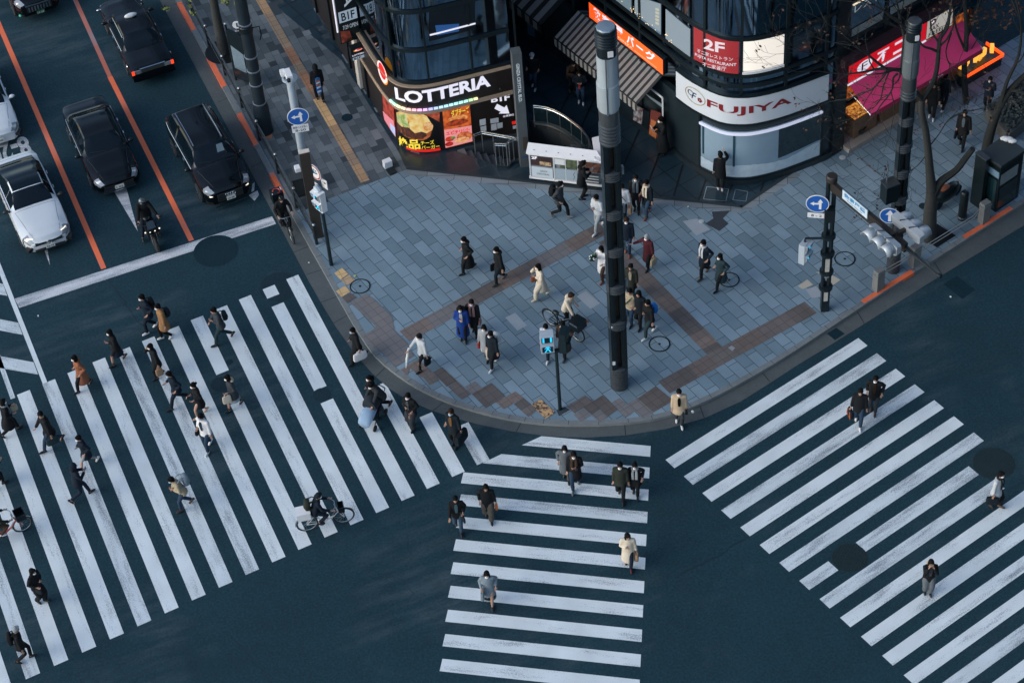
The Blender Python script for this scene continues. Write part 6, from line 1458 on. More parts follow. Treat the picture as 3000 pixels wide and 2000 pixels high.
c = ctr+Vector((.35, .45, 0)); r2 = empty('white_bag', (c.x, c.y, PLZ+hb), 0, 'crumpled white bag lying on the roof of the dark booth', 'bag'); mb = MB(); rd = random.Random(3)
for k in range(4): mb.ell((c.x+rd.uniform(-.2, .2), c.y+rd.uniform(-.12, .12), PLZ+hb+.08), (.16, .09, .08), 7, 5)
mb.build('bag', WSGN, r2, smooth=True)
p = g(2862, 600, PLZ); r2 = empty('dark_panel', p, 0, 'tall narrow dark panel standing left of the booth', 'panel'); MB().box((p.x, p.y, PLZ+1.15), (.18, .5, 2.3), CD).build('panel', BTH, r2); MB().box((p.x, p.y, PLZ+2.32), (.22, .54, .05), CD).build('cap', DRUM, r2)
p = g(2818, 640, PLZ); r2 = empty('bollard', p, 0, 'dark round bollard between the big tree and the booth', 'bollard'); mb = MB(); mb.lathe(tuple(p), [(.16, 0), (.15, 1.2), (.1, 1.28), (.01, 1.3)], 12); mb.build('post', BTH, r2, smooth=True); mb = MB(); mb.lathe((p.x, p.y, p.z+.05), [(.17, 0), (.18, .02), (.18, .08), (.16, .1)], 12); mb.build('foot_ring', DRUM, r2)
p = g(2775, 590, PLZ); r2 = empty('covered_scooter', p, radians(40), 'dark covered scooter with an orange seat behind the big tree', 'scooter')
mb = MB(); mb.ell((0, 0, .45), (.62, .22, .34), 10, 6); mb.build('cover', BTH, r2, smooth=True, world=False); mb = MB(); mb.ell((-.2, .02, .78), (.24, .14, .07), 8, 5); mb.build('seat', M('rust_orange', (.16, .05, .02), .6), r2, smooth=True, world=False)
for x in (-.5, .5): mb = MB(); mb.lathe((x, -.05, .22), [(.22, 0), (.22, .1), (.12, .1), (.12, 0)], 14, axis=(0, 1, 0)); mb.build('wheel', BLK, r2, world=False)
# planter bed at the right edge
pp = [g(x, y, PLZ) for x, y in ((2890, 345), (3010, 262), (3060, 330), (2950, 420))]
r = empty('planter_bed', pp[0], 0, 'raised planting bed with grey shrubs at the right edge', 'planter')
mb = MB()
for a, b_ in zip(pp, pp[1:]+pp[:1]): mb.bar(a+Vector((0, 0, .25)), b_+Vector((0, 0, .25)), .14, .5)
mb.build('kerb_wall', surf('planter_stone', (.085, .09, .09), patch=.3), r)
rd = random.Random(6); mb = MB(); pc_ = sum(pp, Vector())/4
for k in range(1500):
    u, v = rd.random(), rd.random(); p = pp[0].lerp(pp[1], u).lerp(pp[3].lerp(pp[2], u), v); c = p+Vector((0, 0, .3+.35*rd.random()**.6)); a = Vector((rd.uniform(-1, 1), rd.uniform(-1, 1), rd.uniform(-.3, .8))).normalized(); bb = a.orthogonal().normalized(); s_ = rd.uniform(.05, .10); mb.add([c-a*s_, c+bb*s_*.6, c+a*s_, c-bb*s_*.6], [(0, 1, 2, 3)])
mb.build('shrub_leaves', M('grey_leaf', (.035, .055, .06), .7, noise=.4, ns=6), r)['kind'] = 'stuff'
# litter and small things
def bit(px, py, s, mt, label, name='litter', z=PLZ): p = g(px, py, z); mb = MB(); mb.lathe((p.x, p.y, z), [(s*.6, .008), (s*.6, .02), (.01, .03)], 12) if name == 'round_lid' else mb.box((p.x, p.y, z+s*.3), (s, s*.7, s*.5), px*.1); o = mb.build(name, mt); tag(o, label, 'litter', 'scraps of litter on the ground'); return o
c = g(1140, 494, PLZ); r = empty('sandwich_board', c, radians(-65), 'small white folded board standing at the dark apron corner', 'board'); mb = MB(); mb.box((-.1, 0, .18), (.22, .3, .3)); mb.build('face', WSGN, r, world=False); mb = MB(); mb.box((.18, 0, .03), (.36, .3, .04)); mb.build('base', DGR, r, world=False)
bit(2016, 0+1206-600+0, .05, WSGN, 'scrap of white paper on the dark alley floor'); bit(2055, 649, .16, M('pale_disc', (.4, .45, .48), .5), 'pale round lid lying near the dark slabs of the plaza', 'round_lid'); bit(2468, 462, .2, M('pale_disc', (.4, .45, .48), .5), 'pale lid near the shop pier on the avenue pavement', 'round_lid')
bit(2029, 1207, .09, WSGN, 'white scrap of paper on the kerb right of the fur coat woman'); bit(905, 770, .05, WSGN, 'tiny white scrap in the gutter below the cyclist', z=.0); bit(1720, 942, .09, M('dry_leaf_red', (.3, .07, .03), .7), 'single red brown leaf on the plaza beside the bicycle'); bit(2785, 870, .06, WSGN, 'tiny white scrap on the road right of the drain grate', z=.0); bit(1040, 809, .07, M('lime', (.5, .55, .2), .6), 'small yellow green leaf above the paved manhole'); bit(112, 926, .06, WSGN, 'white scrap on the road below the stop line at left', z=0)
# unseen block added across the avenue to shade the right side; shows in glass
ob = empty('shading_block', (36, 40, 0), 0, 'unseen tall block added across the avenue to shade the right side', 'building')
MB().prism([Vector((p.x, p.y, 0)) for p in (Cw(-19, 36), Cw(-19, 110), Cw(8, 110), Cw(8, 36))], 0, 60).build('wall', M('shading_block_stone', (.07, .07, .07), .7, noise=.2, ns=1), ob)
mb = MB()
for k in range(15):
    for j in range(17): a = 37+j*4.2; mb.add([Cw(-19.03, a, 3+k*3.7), Cw(-19.03, a+3, 3+k*3.7), Cw(-19.03, a+3, 5.6+k*3.7), Cw(-19.03, a, 5.6+k*3.7)], [(0, 1, 2, 3)])
mb.build('window', GLASS, ob)['kind'] = 'stuff'
# ================================================================== VEHICLES
def lerp(a, b, t): return a+(b-a)*t
def curve(pts, x):
    if x <= pts[0][0]: return pts[0][1]
    for (a, u), (b, v) in zip(pts, pts[1:]):
        if x <= b: t = (x-a)/(b-a); t = t*t*(3-2*t); return lerp(u, v, t)
    return pts[-1][1]
PBLK = M('black_car_paint', (.002, .0035, .005), .12, 0, noise=.1, coat=.55, spec=.12); PWHT = M('white_car_paint', (.60, .65, .69), .25, 0, noise=.03, coat=.7)
CGL = M('car_glass', (.003, .008, .013), .04, 0, noise=.2, ns=2, spec=.35); TYRE = M('tyre_rubber', (.012, .014, .015), .8, noise=.2); RIM = M('wheel_rim', (.30, .32, .34), .3, .9, noise=.1)
LAMP = M('headlamp_glass', (.30, .33, .36), .12, .3, noise=.2, ns=12, coat=.6); TAIL = M('tail_lamp', (.25, .015, .012), .2, 0, noise=.15, coat=.5); PLAS = M('black_plastic', (.010, .013, .015), .5, noise=.15); LITW = glow('headlight', '#fff4e0', .55)
PLATE = M('number_plate', (.62, .64, .62), .4, noise=.04); PLG = M('plate_green', (.02, .10, .06), .5, noise=.1)
def wheel(par, x, y, R=.33, w=.21):
    s_ = 1 if y > 0 else -1
    mb = MB(); mb.lathe((x, y-s_*w/2, R), [(R*.62, 0), (R*.96, .0), (R, .03), (R, w-.03), (R*.95, w), (R*.62, w)], 22, axis=(0, s_, 0)); t = mb.build('wheel', TYRE, par, smooth=True, world=False)
    mb = MB(); mb.lathe((x, y+s_*(w/2-.02), R), [(R*.64, 0), (R*.64, .012), (R*.55, .0), (R*.2, .004), (R*.12, .02), (.01, .02)], 18, axis=(0, s_, 0))
    for k in range(5):
        a = 2*pi*k/5; mb.bar((x+.1*R*cos(a), y+s_*(w/2-.004), R+.1*R*sin(a)), (x+.6*R*cos(a), y+s_*(w/2-.004), R+.6*R*sin(a)), .05, .012)
    mb.build('rim', RIM, t, world=False)
def car(front, heading, label, spec, group='cars waiting behind the stop line'):
    L, Wd, H = spec['L'], spec['W'], spec['H']; paint = spec['paint']
    fx, fy = front; hx, hy = cos(heading), sin(heading)
    cx, cy = fx-hx*L/2, fy-hy*L/2
    if spec.get('rear'): cx, cy = fx+hx*L/2, fy+hy*L/2
    r = empty(spec.get('name', 'parked_car'), (cx, cy, 0), heading, label, 'car', group)
    t0, t1, t2, t3 = spec['gh']        # cowl, roof front, roof rear, rear deck as fractions from the nose
    belt = spec['belt']; top = spec['top']; hw = spec['plan']; wr = spec['wr']*Wd/2
    keys = sorted(set([i/46 for i in range(47)]+[t0, t1, t2, t3, .006, .015, .03, .97, .985, .994]+list(spec['pillars'])))
    rows = []; xs = []
    wl = (L/2-spec['axle'][0], -L/2+spec['axle'][1]); R = spec.get('R', .33); RA = R+.055
    for t in keys:
        x = L/2-t*L; w = Wd/2*curve(hw, t); zt = H*curve(top, t); zb = H*curve(belt, t)
        if t <= t0 or t >= t3: k = 0
        elif t < t1: k = (t-t0)/(t1-t0)
        elif t > t2: k = 1-(t-t2)/(t3-t2)
        else: k = 1
        low = H*curve(spec['low'], t)
        zb = min(zb, zt-.01)
        mid = lerp(low, zb, .5)
        P = [(w*.93, low), (w*.985, lerp(low, zb, .25)), (w, mid), (w*.995, lerp(mid, zb, .6)), (w*.955, zb-.015)]
        hood = [(w*.90, zb+.008), (w*.74, lerp(zb, zt, .62)), (w*.60, lerp(zb, zt, .86)), (w*.32, lerp(zb, zt, .98)), (0, zt)]
        wt = lerp(w*.84, wr, min(1, k*1.05)); g_ = [(w*.895, zb+.012), (wt, lerp(zb, zt, .86)), (wt*.92, lerp(zb, zt, .965)), (wt*.5, zt-.006), (0, zt)]
        kk = min(1, k*2.2); P += [(lerp(a[0], b_[0], kk), lerp(a[1], b_[1], kk)) for a, b_ in zip(hood, g_)]
        for j in range(4):
            for xw in wl:
                dx = abs(x-xw)
                if dx < RA: P[j] = (P[j][0], max(P[j][1], R+sqrt(RA*RA-dx*dx)))
        rows.append(P); xs.append(x)
    n = len(P); V = []
    for x, P in zip(xs, rows):
        V += [(x-(spec.get('nose', .05)*(1-(1-min(1, abs(y)/(Wd/2))**2.2)) if x > L*.42 else 0)*1.0*(1), y, z) for y, z in P]+[(x-(spec.get('nose', .05)*(1-(1-min(1, abs(y)/(Wd/2))**2.2)) if x > L*.42 else 0), -y, z) for y, z in P[:-1][::-1]]
    m_ = 2*n-1; parts = {}
    for i in range(len(keys)-1):
        ta, tb = keys[i], keys[i+1]; tm = (ta+tb)/2
        for j in range(m_-1):
            f = (i*m_+j, i*m_+j+1, (i+1)*m_+j+1, (i+1)*m_+j); jj = j if j < n-1 else m_-2-j; side = 1 if j < n-1 else -1
            nm = 'body'
            if t0+.012 < tm < t1-.004 and jj >= 6: nm = 'windscreen'
            elif t2+.004 < tm < t3-.012 and jj >= 6 and spec.get('rglass', True): nm = 'rear_window'
            elif jj == 5 and t0+(t1-t0)*.45 < tm < t3-(t3-t2)*spec.get('rq', .45) and all(abs(tm-p) > .010 for p in spec['pillars']): nm = 'side_window'+('L' if side > 0 else 'R')
            elif spec.get('sunroof') and spec['sunroof'][0] < tm < spec['sunroof'][1] and jj >= 7: nm = 'glass_roof'
            elif spec['hl'][0] < tm < spec['hl'][1] and jj in spec['hlr']: nm = 'headlight'+('L' if side > 0 else 'R')
            elif tm > spec['tl'] and jj in spec['tlr']: nm = 'tail_light'+('L' if side > 0 else 'R')
            elif jj == 0 and tm > .0: nm = 'skirt'
            parts.setdefault(nm, []).append(f)
    for i in (0, len(keys)-1):
        f = tuple(i*m_+j for j in range(m_)); parts['body' if i else 'body'].append(f if i else f[::-1])
    mats = {'body': paint, 'skirt': spec.get('skirt', PLAS), 'windscreen': CGL, 'rear_window': CGL, 'side_window': CGL, 'glass_roof': CGL, 'headlight': spec.get('hlm', LAMP), 'tail_light': TAIL}
    for nm, fs in parts.items():
        base = nm.rstrip('LR') if nm[-1] in 'LR' else nm; used = sorted({v for f in fs for v in f}); idx = {v: k for k, v in enumerate(used)}
        mb = MB(); mb.add([V[v] for v in used], [tuple(idx[v] for v in f) for f in fs]); o = mb.build(base, mats[base], r, smooth='all' if base == 'body' else True, world=False)
        bm = bmesh.new(); bm.from_mesh(o.data); bmesh.ops.remove_doubles(bm, verts=bm.verts, dist=.0008); bmesh.ops.dissolve_degenerate(bm, dist=.0005, edges=bm.edges)
        bmesh.ops.recalc_face_normals(bm, faces=bm.faces[:]) if base == 'body' else None
        bm.to_mesh(o.data); bm.free()
        if base == 'body': o.data.set_sharp_from_angle(angle=radians(42))
    def S(t, yf, up=0.0):
        """point on the upper body: t from nose, yf = -1..1 across"""
        i = min(range(len(keys)), key=lambda k: abs(keys[k]-t)); P = rows[i]; y = abs(yf)*P[4][0]
        Q = P[4:]
        for a, b_ in zip(Q, Q[1:]):
            if b_[0] <= y <= a[0]+1e-6: f = (a[0]-y)/max(1e-6, a[0]-b_[0]); return Vector((xs[i], y*(1 if yf > 0 else -1), lerp(a[1], b_[1], f)+up))
        return Vector((xs[i], 0, P[-1][1]+up))
    for xw in wl:
        for s_ in (-1, 1): wheel(r, xw, s_*(Wd/2-.115), R)
    mb = MB(); mb.box((0, 0, R+.05), (L*.86, Wd*.80, .36)); mb.build('underbody', PLAS, r, world=False)
    for s_ in (-1, 1):
        tmx = t0+(t1-t0)*.30; p = S(tmx, s_*1.0); mb = MB(); mb.ell((p.x-.02, s_*(Wd/2+.10), p.z+.06), (.075, .12, .075), 8, 6); mb.bar((p.x, s_*(Wd/2-.06), p.z+.01), (p.x-.01, s_*(Wd/2+.06), p.z+.03), .06, .03); mb.build('mirror', spec.get('mirror', paint), r, smooth=True, world=False)
        for t in spec['handles']:
            i = min(range(len(keys)), key=lambda k: abs(keys[k]-t)); q = rows[i][3]; mb = MB(); mb.box((xs[i], s_*(q[0]+.008), q[1]+.02), (.16, .025, .03)); mb.build('door_handle', spec.get('hm', CHR), r, world=False)
        if spec.get('trim'):
            mb = MB(); P = []
            for t in keys:
                if t0+.03 < t < t3-.03: i = keys.index(t); P.append((xs[i], s_*(rows[i][4][0]+.004), rows[i][4][1]+.018))
            mb.tube(P, .012, 4); mb.build('window_trim', spec['trim'], r, world=False)
        # door shut lines
        for t in spec['seams']:
            i = min(range(len(keys)), key=lambda k: abs(keys[k]-t)); mb = MB(); mb.tube([(xs[i], s_*(rows[i][j][0]+.0015), rows[i][j][1]) for j in (1, 2, 3, 4)], .006, 4); mb.build('door_seam', PLAS, r, world=False)
    # hood and boot shut lines
    for t, yf0 in ((t0-.012, .86), (spec.get('boot', t3+.01), .86)):
        mb = MB(); mb.tube([S(t, u*yf0/6, .001) for u in range(-6, 7)], .006, 4); mb.build('panel_gap', PLAS, r, world=False)
    for s_ in (-1, 1):
        mb = MB(); mb.tube([S(lerp(.05, t0-.01, u/6), s_*lerp(.62, .84, u/6), .001) for u in range(7)], .005, 4); mb.build('panel_gap', PLAS, r, world=False)
        mb = MB(); mb.tube([S(t0+.012, s_*.05, .012), S(t0+.025, s_*.65, .015)], .010, 4); mb.build('wiper', PLAS, r, world=False)
    return r, S, L, Wd, H
def nplate(r, x, z, text, face=1, mt=PLATE, ink=PLG):
    mb = MB(); mb.box((x, 0, z), (.02, .33, .165)); p = mb.build('number_plate', mt, r, world=False)
    a = -face
    mb = MB(); P = [Vector((x+face*.012, -face*.13, z-.05)), Vector((x+face*.012, face*.13, z-.05)), Vector((x+face*.012, face*.13, z+.03)), Vector((x+face*.012, -face*.13, z+.03))]; qtext(mb, text, P, Vector((face, 0, 0)), .002, .03); mb.build('lettering', ink, p, world=False)
def sbox(r, nm, x, y, z, sx, sy, sz, mt, rz=0, ry=0):
    R = Matrix.Rotation(rz, 3, 'Z') @ Matrix.Rotation(ry, 3, 'Y'); mb = MB(); mb.box((x, y, z), (sx, sy, sz), M3=R); return mb.build(nm, mt, r, world=False)
SED = dict(L=4.75, W=1.83, H=1.44, gh=(.30, .44, .66, .84), belt=[(0, .42), (.04, .50), (.3, .63), (.6, .665), (.84, .70), (.97, .66), (1, .55)], top=[(0, .46), (.03, .555), (.12, .62), (.30, .70), (.44, .965), (.55, 1), (.66, .975), (.84, .765), (.96, .72), (1, .60)],
           low=[(0, .17), (.05, .13), (.95, .14), (1, .22)], plan=[(0, .66), (.012, .80), (.04, .90), (.12, .975), (.3, 1), (.7, 1), (.9, .96), (.97, .89), (.99, .80), (1, .68)], wr=.66, pillars=(.52,), axle=(.92, 1.0), handles=(.50, .66), seams=(.335, .525, .70), hl=(.008, .06), hlr=(3, 4, 5), tl=.975, tlr=(3, 4), nose=.16, paint=PBLK)
# black sedan facing the viewer
f0 = g(351, 547, .42)
rC, S, L, Wd, H = car((f0.x, f0.y), AD, 'shiny black saloon car behind the white road arrow in the middle lane', dict(SED, trim=STEEL))
nplate(rC, L/2+.015, .46, '1 02'); sbox(rC, 'grille', L/2-.04, 0, .50, .1, 1.1, .14, PLAS); sbox(rC, 'bumper_trim', L/2-.02, 0, .30, .08, 1.2, .03, CHR); mb = MB(); mb.ell((L/2-.06, 0, .66), (.03, .06, .03), 8, 5); mb.build('emblem', CHR, rC, world=False)
# black suv with roof rails facing the viewer
SUV = dict(L=4.65, W=1.90, H=1.70, gh=(.27, .40, .86, .97), belt=[(0, .48), (.03, .56), (.27, .64), (.6, .66), (.9, .69), (1, .62)], top=[(0, .52), (.02, .60), (.1, .655), (.27, .70), (.40, .96), (.55, 1), (.86, .97), (.97, .74), (1, .66)],
           low=[(0, .20), (.05, .16), (.95, .17), (1, .25)], plan=[(0, .72), (.012, .84), (.04, .93), (.12, .985), (.3, 1), (.8, 1), (.95, .95), (.985, .88), (1, .78)], wr=.69, pillars=(.50, .70), axle=(.93, .95), handles=(.47, .66), seams=(.31, .50, .69), hl=(.008, .075), hlr=(3, 4, 5), tl=.97, tlr=(3, 4), nose=.14, R=.37, rq=.6, boot=.985, paint=PBLK, trim=CHR)
f0 = g(677, 577, .5)
rC, S, L, Wd, H = car((f0.x, f0.y), AD+radians(2), 'black estate style SUV with silver roof rails at the stop line by the kerb', SUV)
for s_ in (-1, 1): mb = MB(); mb.tube([S(t, s_*.60, .05) for t in (.42, .45, .55, .65, .75, .82, .85)], .022, 6); mb.build('roof_rail', CHR, rC, smooth=True, world=False)
nplate(rC, L/2+.03, .52, '16-00'); sbox(rC, 'grille', L/2-.01, 0, .62, .06, .95, .34, PLAS)
mb = MB(); mb.bar((L/2+.01, -.49, .80), (L/2+.01, .49, .80), .03, .02); mb.bar((L/2-.0, -.62, .24), (L/2-.0, .62, .24), .03, .03); mb.build('chrome_edge', CHR, rC, world=False)
for k in range(4):
    mb = MB(); P = [(L/2+.03, -.135+.09*k+.06*cos(a), .70+.06*sin(a)) for a in [2*pi*j/14 for j in range(15)]]; mb.tube(P, .010, 4, cap=False); mb.build('emblem_ring', CHR, rC, world=False)
for s_ in (-1, 1): mb = MB(); mb.ell((L/2-.10, s_*.66, .74), (.05, .10, .035), 8, 5); mb.build('lamp_glow', LITW, rC, world=False)
mb = MB(); mb.add([S(.32, .2, .012), S(.32, .5, .012), S(.37, .5, .012), S(.37, .25, .012)], [(0, 1, 2, 3)]); mb.build('dashboard_paper', M('dash_paper', (.12, .18, .22), .5), rC, world=False)
# white four-door coupe
CPE = dict(SED, L=4.72, W=1.84, H=1.42, gh=(.33, .47, .60, .90), paint=PWHT, belt=[(0, .40), (.04, .50), (.3, .65), (.6, .68), (.88, .72), (.97, .66), (1, .52)], top=[(0, .44), (.03, .56), (.14, .65), (.33, .71), (.47, .96), (.55, 1), (.62, .98), (.78, .86), (.90, .755), (.97, .70), (1, .58)], sunroof=(.475, .60), wr=.64, hlm=LAMP, trim=PLAS, mirror=PLAS, hm=PWHT, seams=(.36, .55, .73), handles=(.53, .70), skirt=PWHT, boot=.93, rq=.3, nose=.2)
f0 = g(147, 716, .42)
rC, S, L, Wd, H = car((f0.x, f0.y), AD+radians(1), 'white four door coupe with dark glass roof first at the stop line', CPE)
nplate(rC, L/2+.02, .40, '53-10'); sbox(rC, 'grille', L/2-.08, 0, .56, .12, 1.0, .12, PLAS); mb = MB(); mb.bar((L/2-.0, -.55, .56), (L/2-.0, .55, .56), .03, .025); mb.build('chrome_edge', CHR, rC, world=False)
mb = MB(); P = [(L/2+.02, .09*cos(a), .57+.09*sin(a)) for a in [2*pi*j/16 for j in range(17)]]; mb.tube(P, .011, 4, cap=False)
for k in range(3): a = pi/2+k*2*pi/3; mb.tube([(L/2+.02, 0, .57), (L/2+.02, .085*cos(a), .57+.085*sin(a))], .009, 4)
mb.build('emblem', CHR, rC, world=False)
for s_ in (-1, 1):
    sbox(rC, 'air_intake', L/2-.16, s_*.70, .38, .22, .30, .13, PLAS, -s_*.45)
    mb = MB(); mb.tube([S(.028, s_*.68, .012), S(.045, s_*.80, .012), S(.075, s_*.90, .012)], .022, 5); mb.build('lamp_glow', LITW, rC, world=False)
sbox(rC, 'air_intake', L/2-.06, 0, .27, .14, 1.1, .08, PLAS)
# white car cut by the left edge
f0 = g(44, 392, .42)-A_n*.62+A_d*.1
rC, S, L, Wd, H = car((f0.x, f0.y), AD, 'white car cut off by the left edge behind the white coupe', dict(SED, paint=PWHT, skirt=PWHT, H=1.36))
nplate(rC, L/2+.01, .42, '33-02')
for s_ in (-1, 1): sbox(rC, 'air_intake', L/2-.2, s_*.7, .40, .28, .32, .10, PLAS, -s_*.5)
# taxi seen from behind
TAX = dict(L=4.70, W=1.72, H=1.52, gh=(.27, .37, .665, .765), belt=[(0, .50), (.02, .56), (.3, .605), (.6, .615), (.9, .61), (1, .58)], top=[(0, .54), (.02, .60), (.1, .63), (.27, .655), (.37, .965), (.5, 1), (.665, .97), (.765, .665), (.9, .655), (.985, .635), (1, .59)],
           low=[(0, .20), (.05, .16), (.95, .17), (1, .22)], plan=[(0, .84), (.008, .92), (.03, .97), (.12, 1), (.9, 1), (.975, .985), (.993, .95), (1, .88)], wr=.72, pillars=(.50,), axle=(.85, 1.1), handles=(.47, .64), seams=(.30, .50, .67), hl=(.006, .03), hlr=(3, 4), tl=1.1, tlr=(), nose=.05, paint=PBLK, trim=CHR, rear=True)
f0 = g(453, 222, .40)
rC, S, L, Wd, H = car((f0.x, f0.y), AD+pi, 'boxy black taxi seen from behind with a white roof sign', TAX)
nplate(rC, -L/2-.02, .46, '39-37', -1, PLG, PLATE)
sbox(rC, 'chrome_trim', -L/2-.0, 0, .895, .05, 1.0, .04, CHR); sbox(rC, 'rear_panel', -L/2-.006, 0, .80, .03, .92, .16, M('taxi_panel', (.06, .065, .065), .3, .3, noise=.3))
for s_ in (-1, 1):
    t_ = sbox(rC, 'tail_light', -L/2-.005, s_*.64, .80, .04, .36, .16, M('taxi_lamp', (.30, .32, .34), .2, .3, noise=.4, ns=20, coat=.5)); mb = MB(); mb.box((-L/2-.012, s_*.78, .80), (.05, .10, .16)); mb.build('lamp_lens', glow('brake', '#ff4018', .75), t_, world=False)
    sbox(rC, 'reflector', -L/2-.04, s_*.66, .50, .03, .16, .05, glow('amber_r', '#ff7a30', .7)); mb = MB(); p = S(.12, s_*.98); mb.ell((p.x, s_*(Wd/2+.06), p.z+.14), (.05, .09, .06), 8, 5); mb.tube([(p.x, s_*(Wd/2-.06), p.z), (p.x, s_*(Wd/2+.05), p.z+.12)], .012, 5); mb.build('fender_mirror', CHR, rC, smooth=True, world=False)
    mb = MB(); p = S(.90, s_*.97); mb.ell((p.x, s_*(Wd/2+.015), p.z-.1), (.09, .03, .05), 8, 5); mb.build('chrome_garnish', CHR, rC, world=False)
    mb = MB(); mb.tube([S(t, s_*.78, .012) for t in (.38, .45, .55, .66)], .012, 4); mb.build('drip_rail', CHR, rC, world=False)
sbox(rC, 'bumper', -L/2-.03, 0, .50, .10, 1.66, .16, PBLK)
p = S(.48, .001); mb = MB(); mb.ell((p.x, 0, p.z+.07), (.09, .26, .10), 12, 6); mb.build('roof_sign', M('roof_sign_white', (.62, .66, .7), .3, noise=.05), rC, smooth=True, world=False); mb = MB(); mb.ell((p.x-.02, -.1, p.z+.06), (.10, .09, .06), 8, 5); mb.build('roof_lamp', STEEL, rC, smooth=True, world=False)
mb = MB(); P = [Vector((xx, -yy, zz)) for xx, yy, zz in ((-L/2+.88*L*.27+.06, .50, 1.13), (-L/2+.88*L*.27+.06, .28, 1.13), (-L/2+.88*L*.27+.10, .28, 1.2), (-L/2+.88*L*.27+.10, .50, 1.2))]
a, b_, c, d = S(.725, .58, .02), S(.725, .36, .02), S(.712, .36, .02), S(.712, .58, .02); mb.add([a, b_, c, d], [(0, 1, 2, 3), (3, 2, 1, 0)]); mb.build('taxi_display', glow('red_led', '#ff2018', .8), rC, world=False)
mb = MB(); mb.add([S(.745, .62, .02), S(.745, .3, .02), S(.73, .3, .02), S(.73, .62, .02)], [(0, 1, 2, 3), (3, 2, 1, 0)]); mb.build('window_sticker', PAPER, rC, world=False)
# big black van-like suv at the top edge
f0 = g(118, 30, .5)
rC, S, L, Wd, H = car((f0.x, f0.y), AD+radians(2), 'black car with a wide chrome grille cut off by the top edge', dict(SUV, L=4.9, W=1.88, H=1.75), )
nplate(rC, L/2+.03, .45, '11-26', 1, PLG, PLATE)
gg_ = sbox(rC, 'grille', L/2+.0, 0, .68, .06, 1.0, .26, PLAS)
for k in range(8): sbox(rC, 'grille_bar', L/2+.035, -.42+k*.12, .68, .02, .05, .22, CHR if k > 3 else STEEL)
sbox(rC, 'chrome_edge', L/2+.02, 0, .86, .05, 1.1, .05, CHR); mb = MB(); mb.ell((L/2-.08, -.82, .48), (.05, .05, .05), 8, 5); mb.build('fog_lamp', glow('teal_lamp', '#3fb09a', .35), rC, world=False)
# ------------------------------------------------------------------ two wheelers
def cyc_wheel(par, x, R, tw=.022, mt=TYRE, rim=STEEL, spokes=True):
    mb = MB(); N = 28; mb.tube([(x+R*cos(2*pi*k/N), 0, R+tw*.6+R*sin(2*pi*k/N)) for k in range(N+1)], tw, 6, cap=False); w = mb.build('wheel', mt, par, smooth=True, world=False)
    mb = MB(); Rr = R-tw*1.3; mb.tube([(x+Rr*cos(2*pi*k/N), 0, R+tw*.6+Rr*sin(2*pi*k/N)) for k in range(N+1)], .010, 5, cap=False); mb.build('rim', rim, w, smooth=True, world=False)
    mb = MB(); mb.tube([(x, -.05, R+tw*.6), (x, .05, R+tw*.6)], .022, 8)
    if spokes:
        for k in range(14): a = 2*pi*k/14; mb.tube([(x, .02*(-1)**k, R+tw*.6), (x+Rr*cos(a), 0, R+tw*.6+Rr*sin(a))], .0022, 3)
    mb.build('spokes', rim, w, world=False)
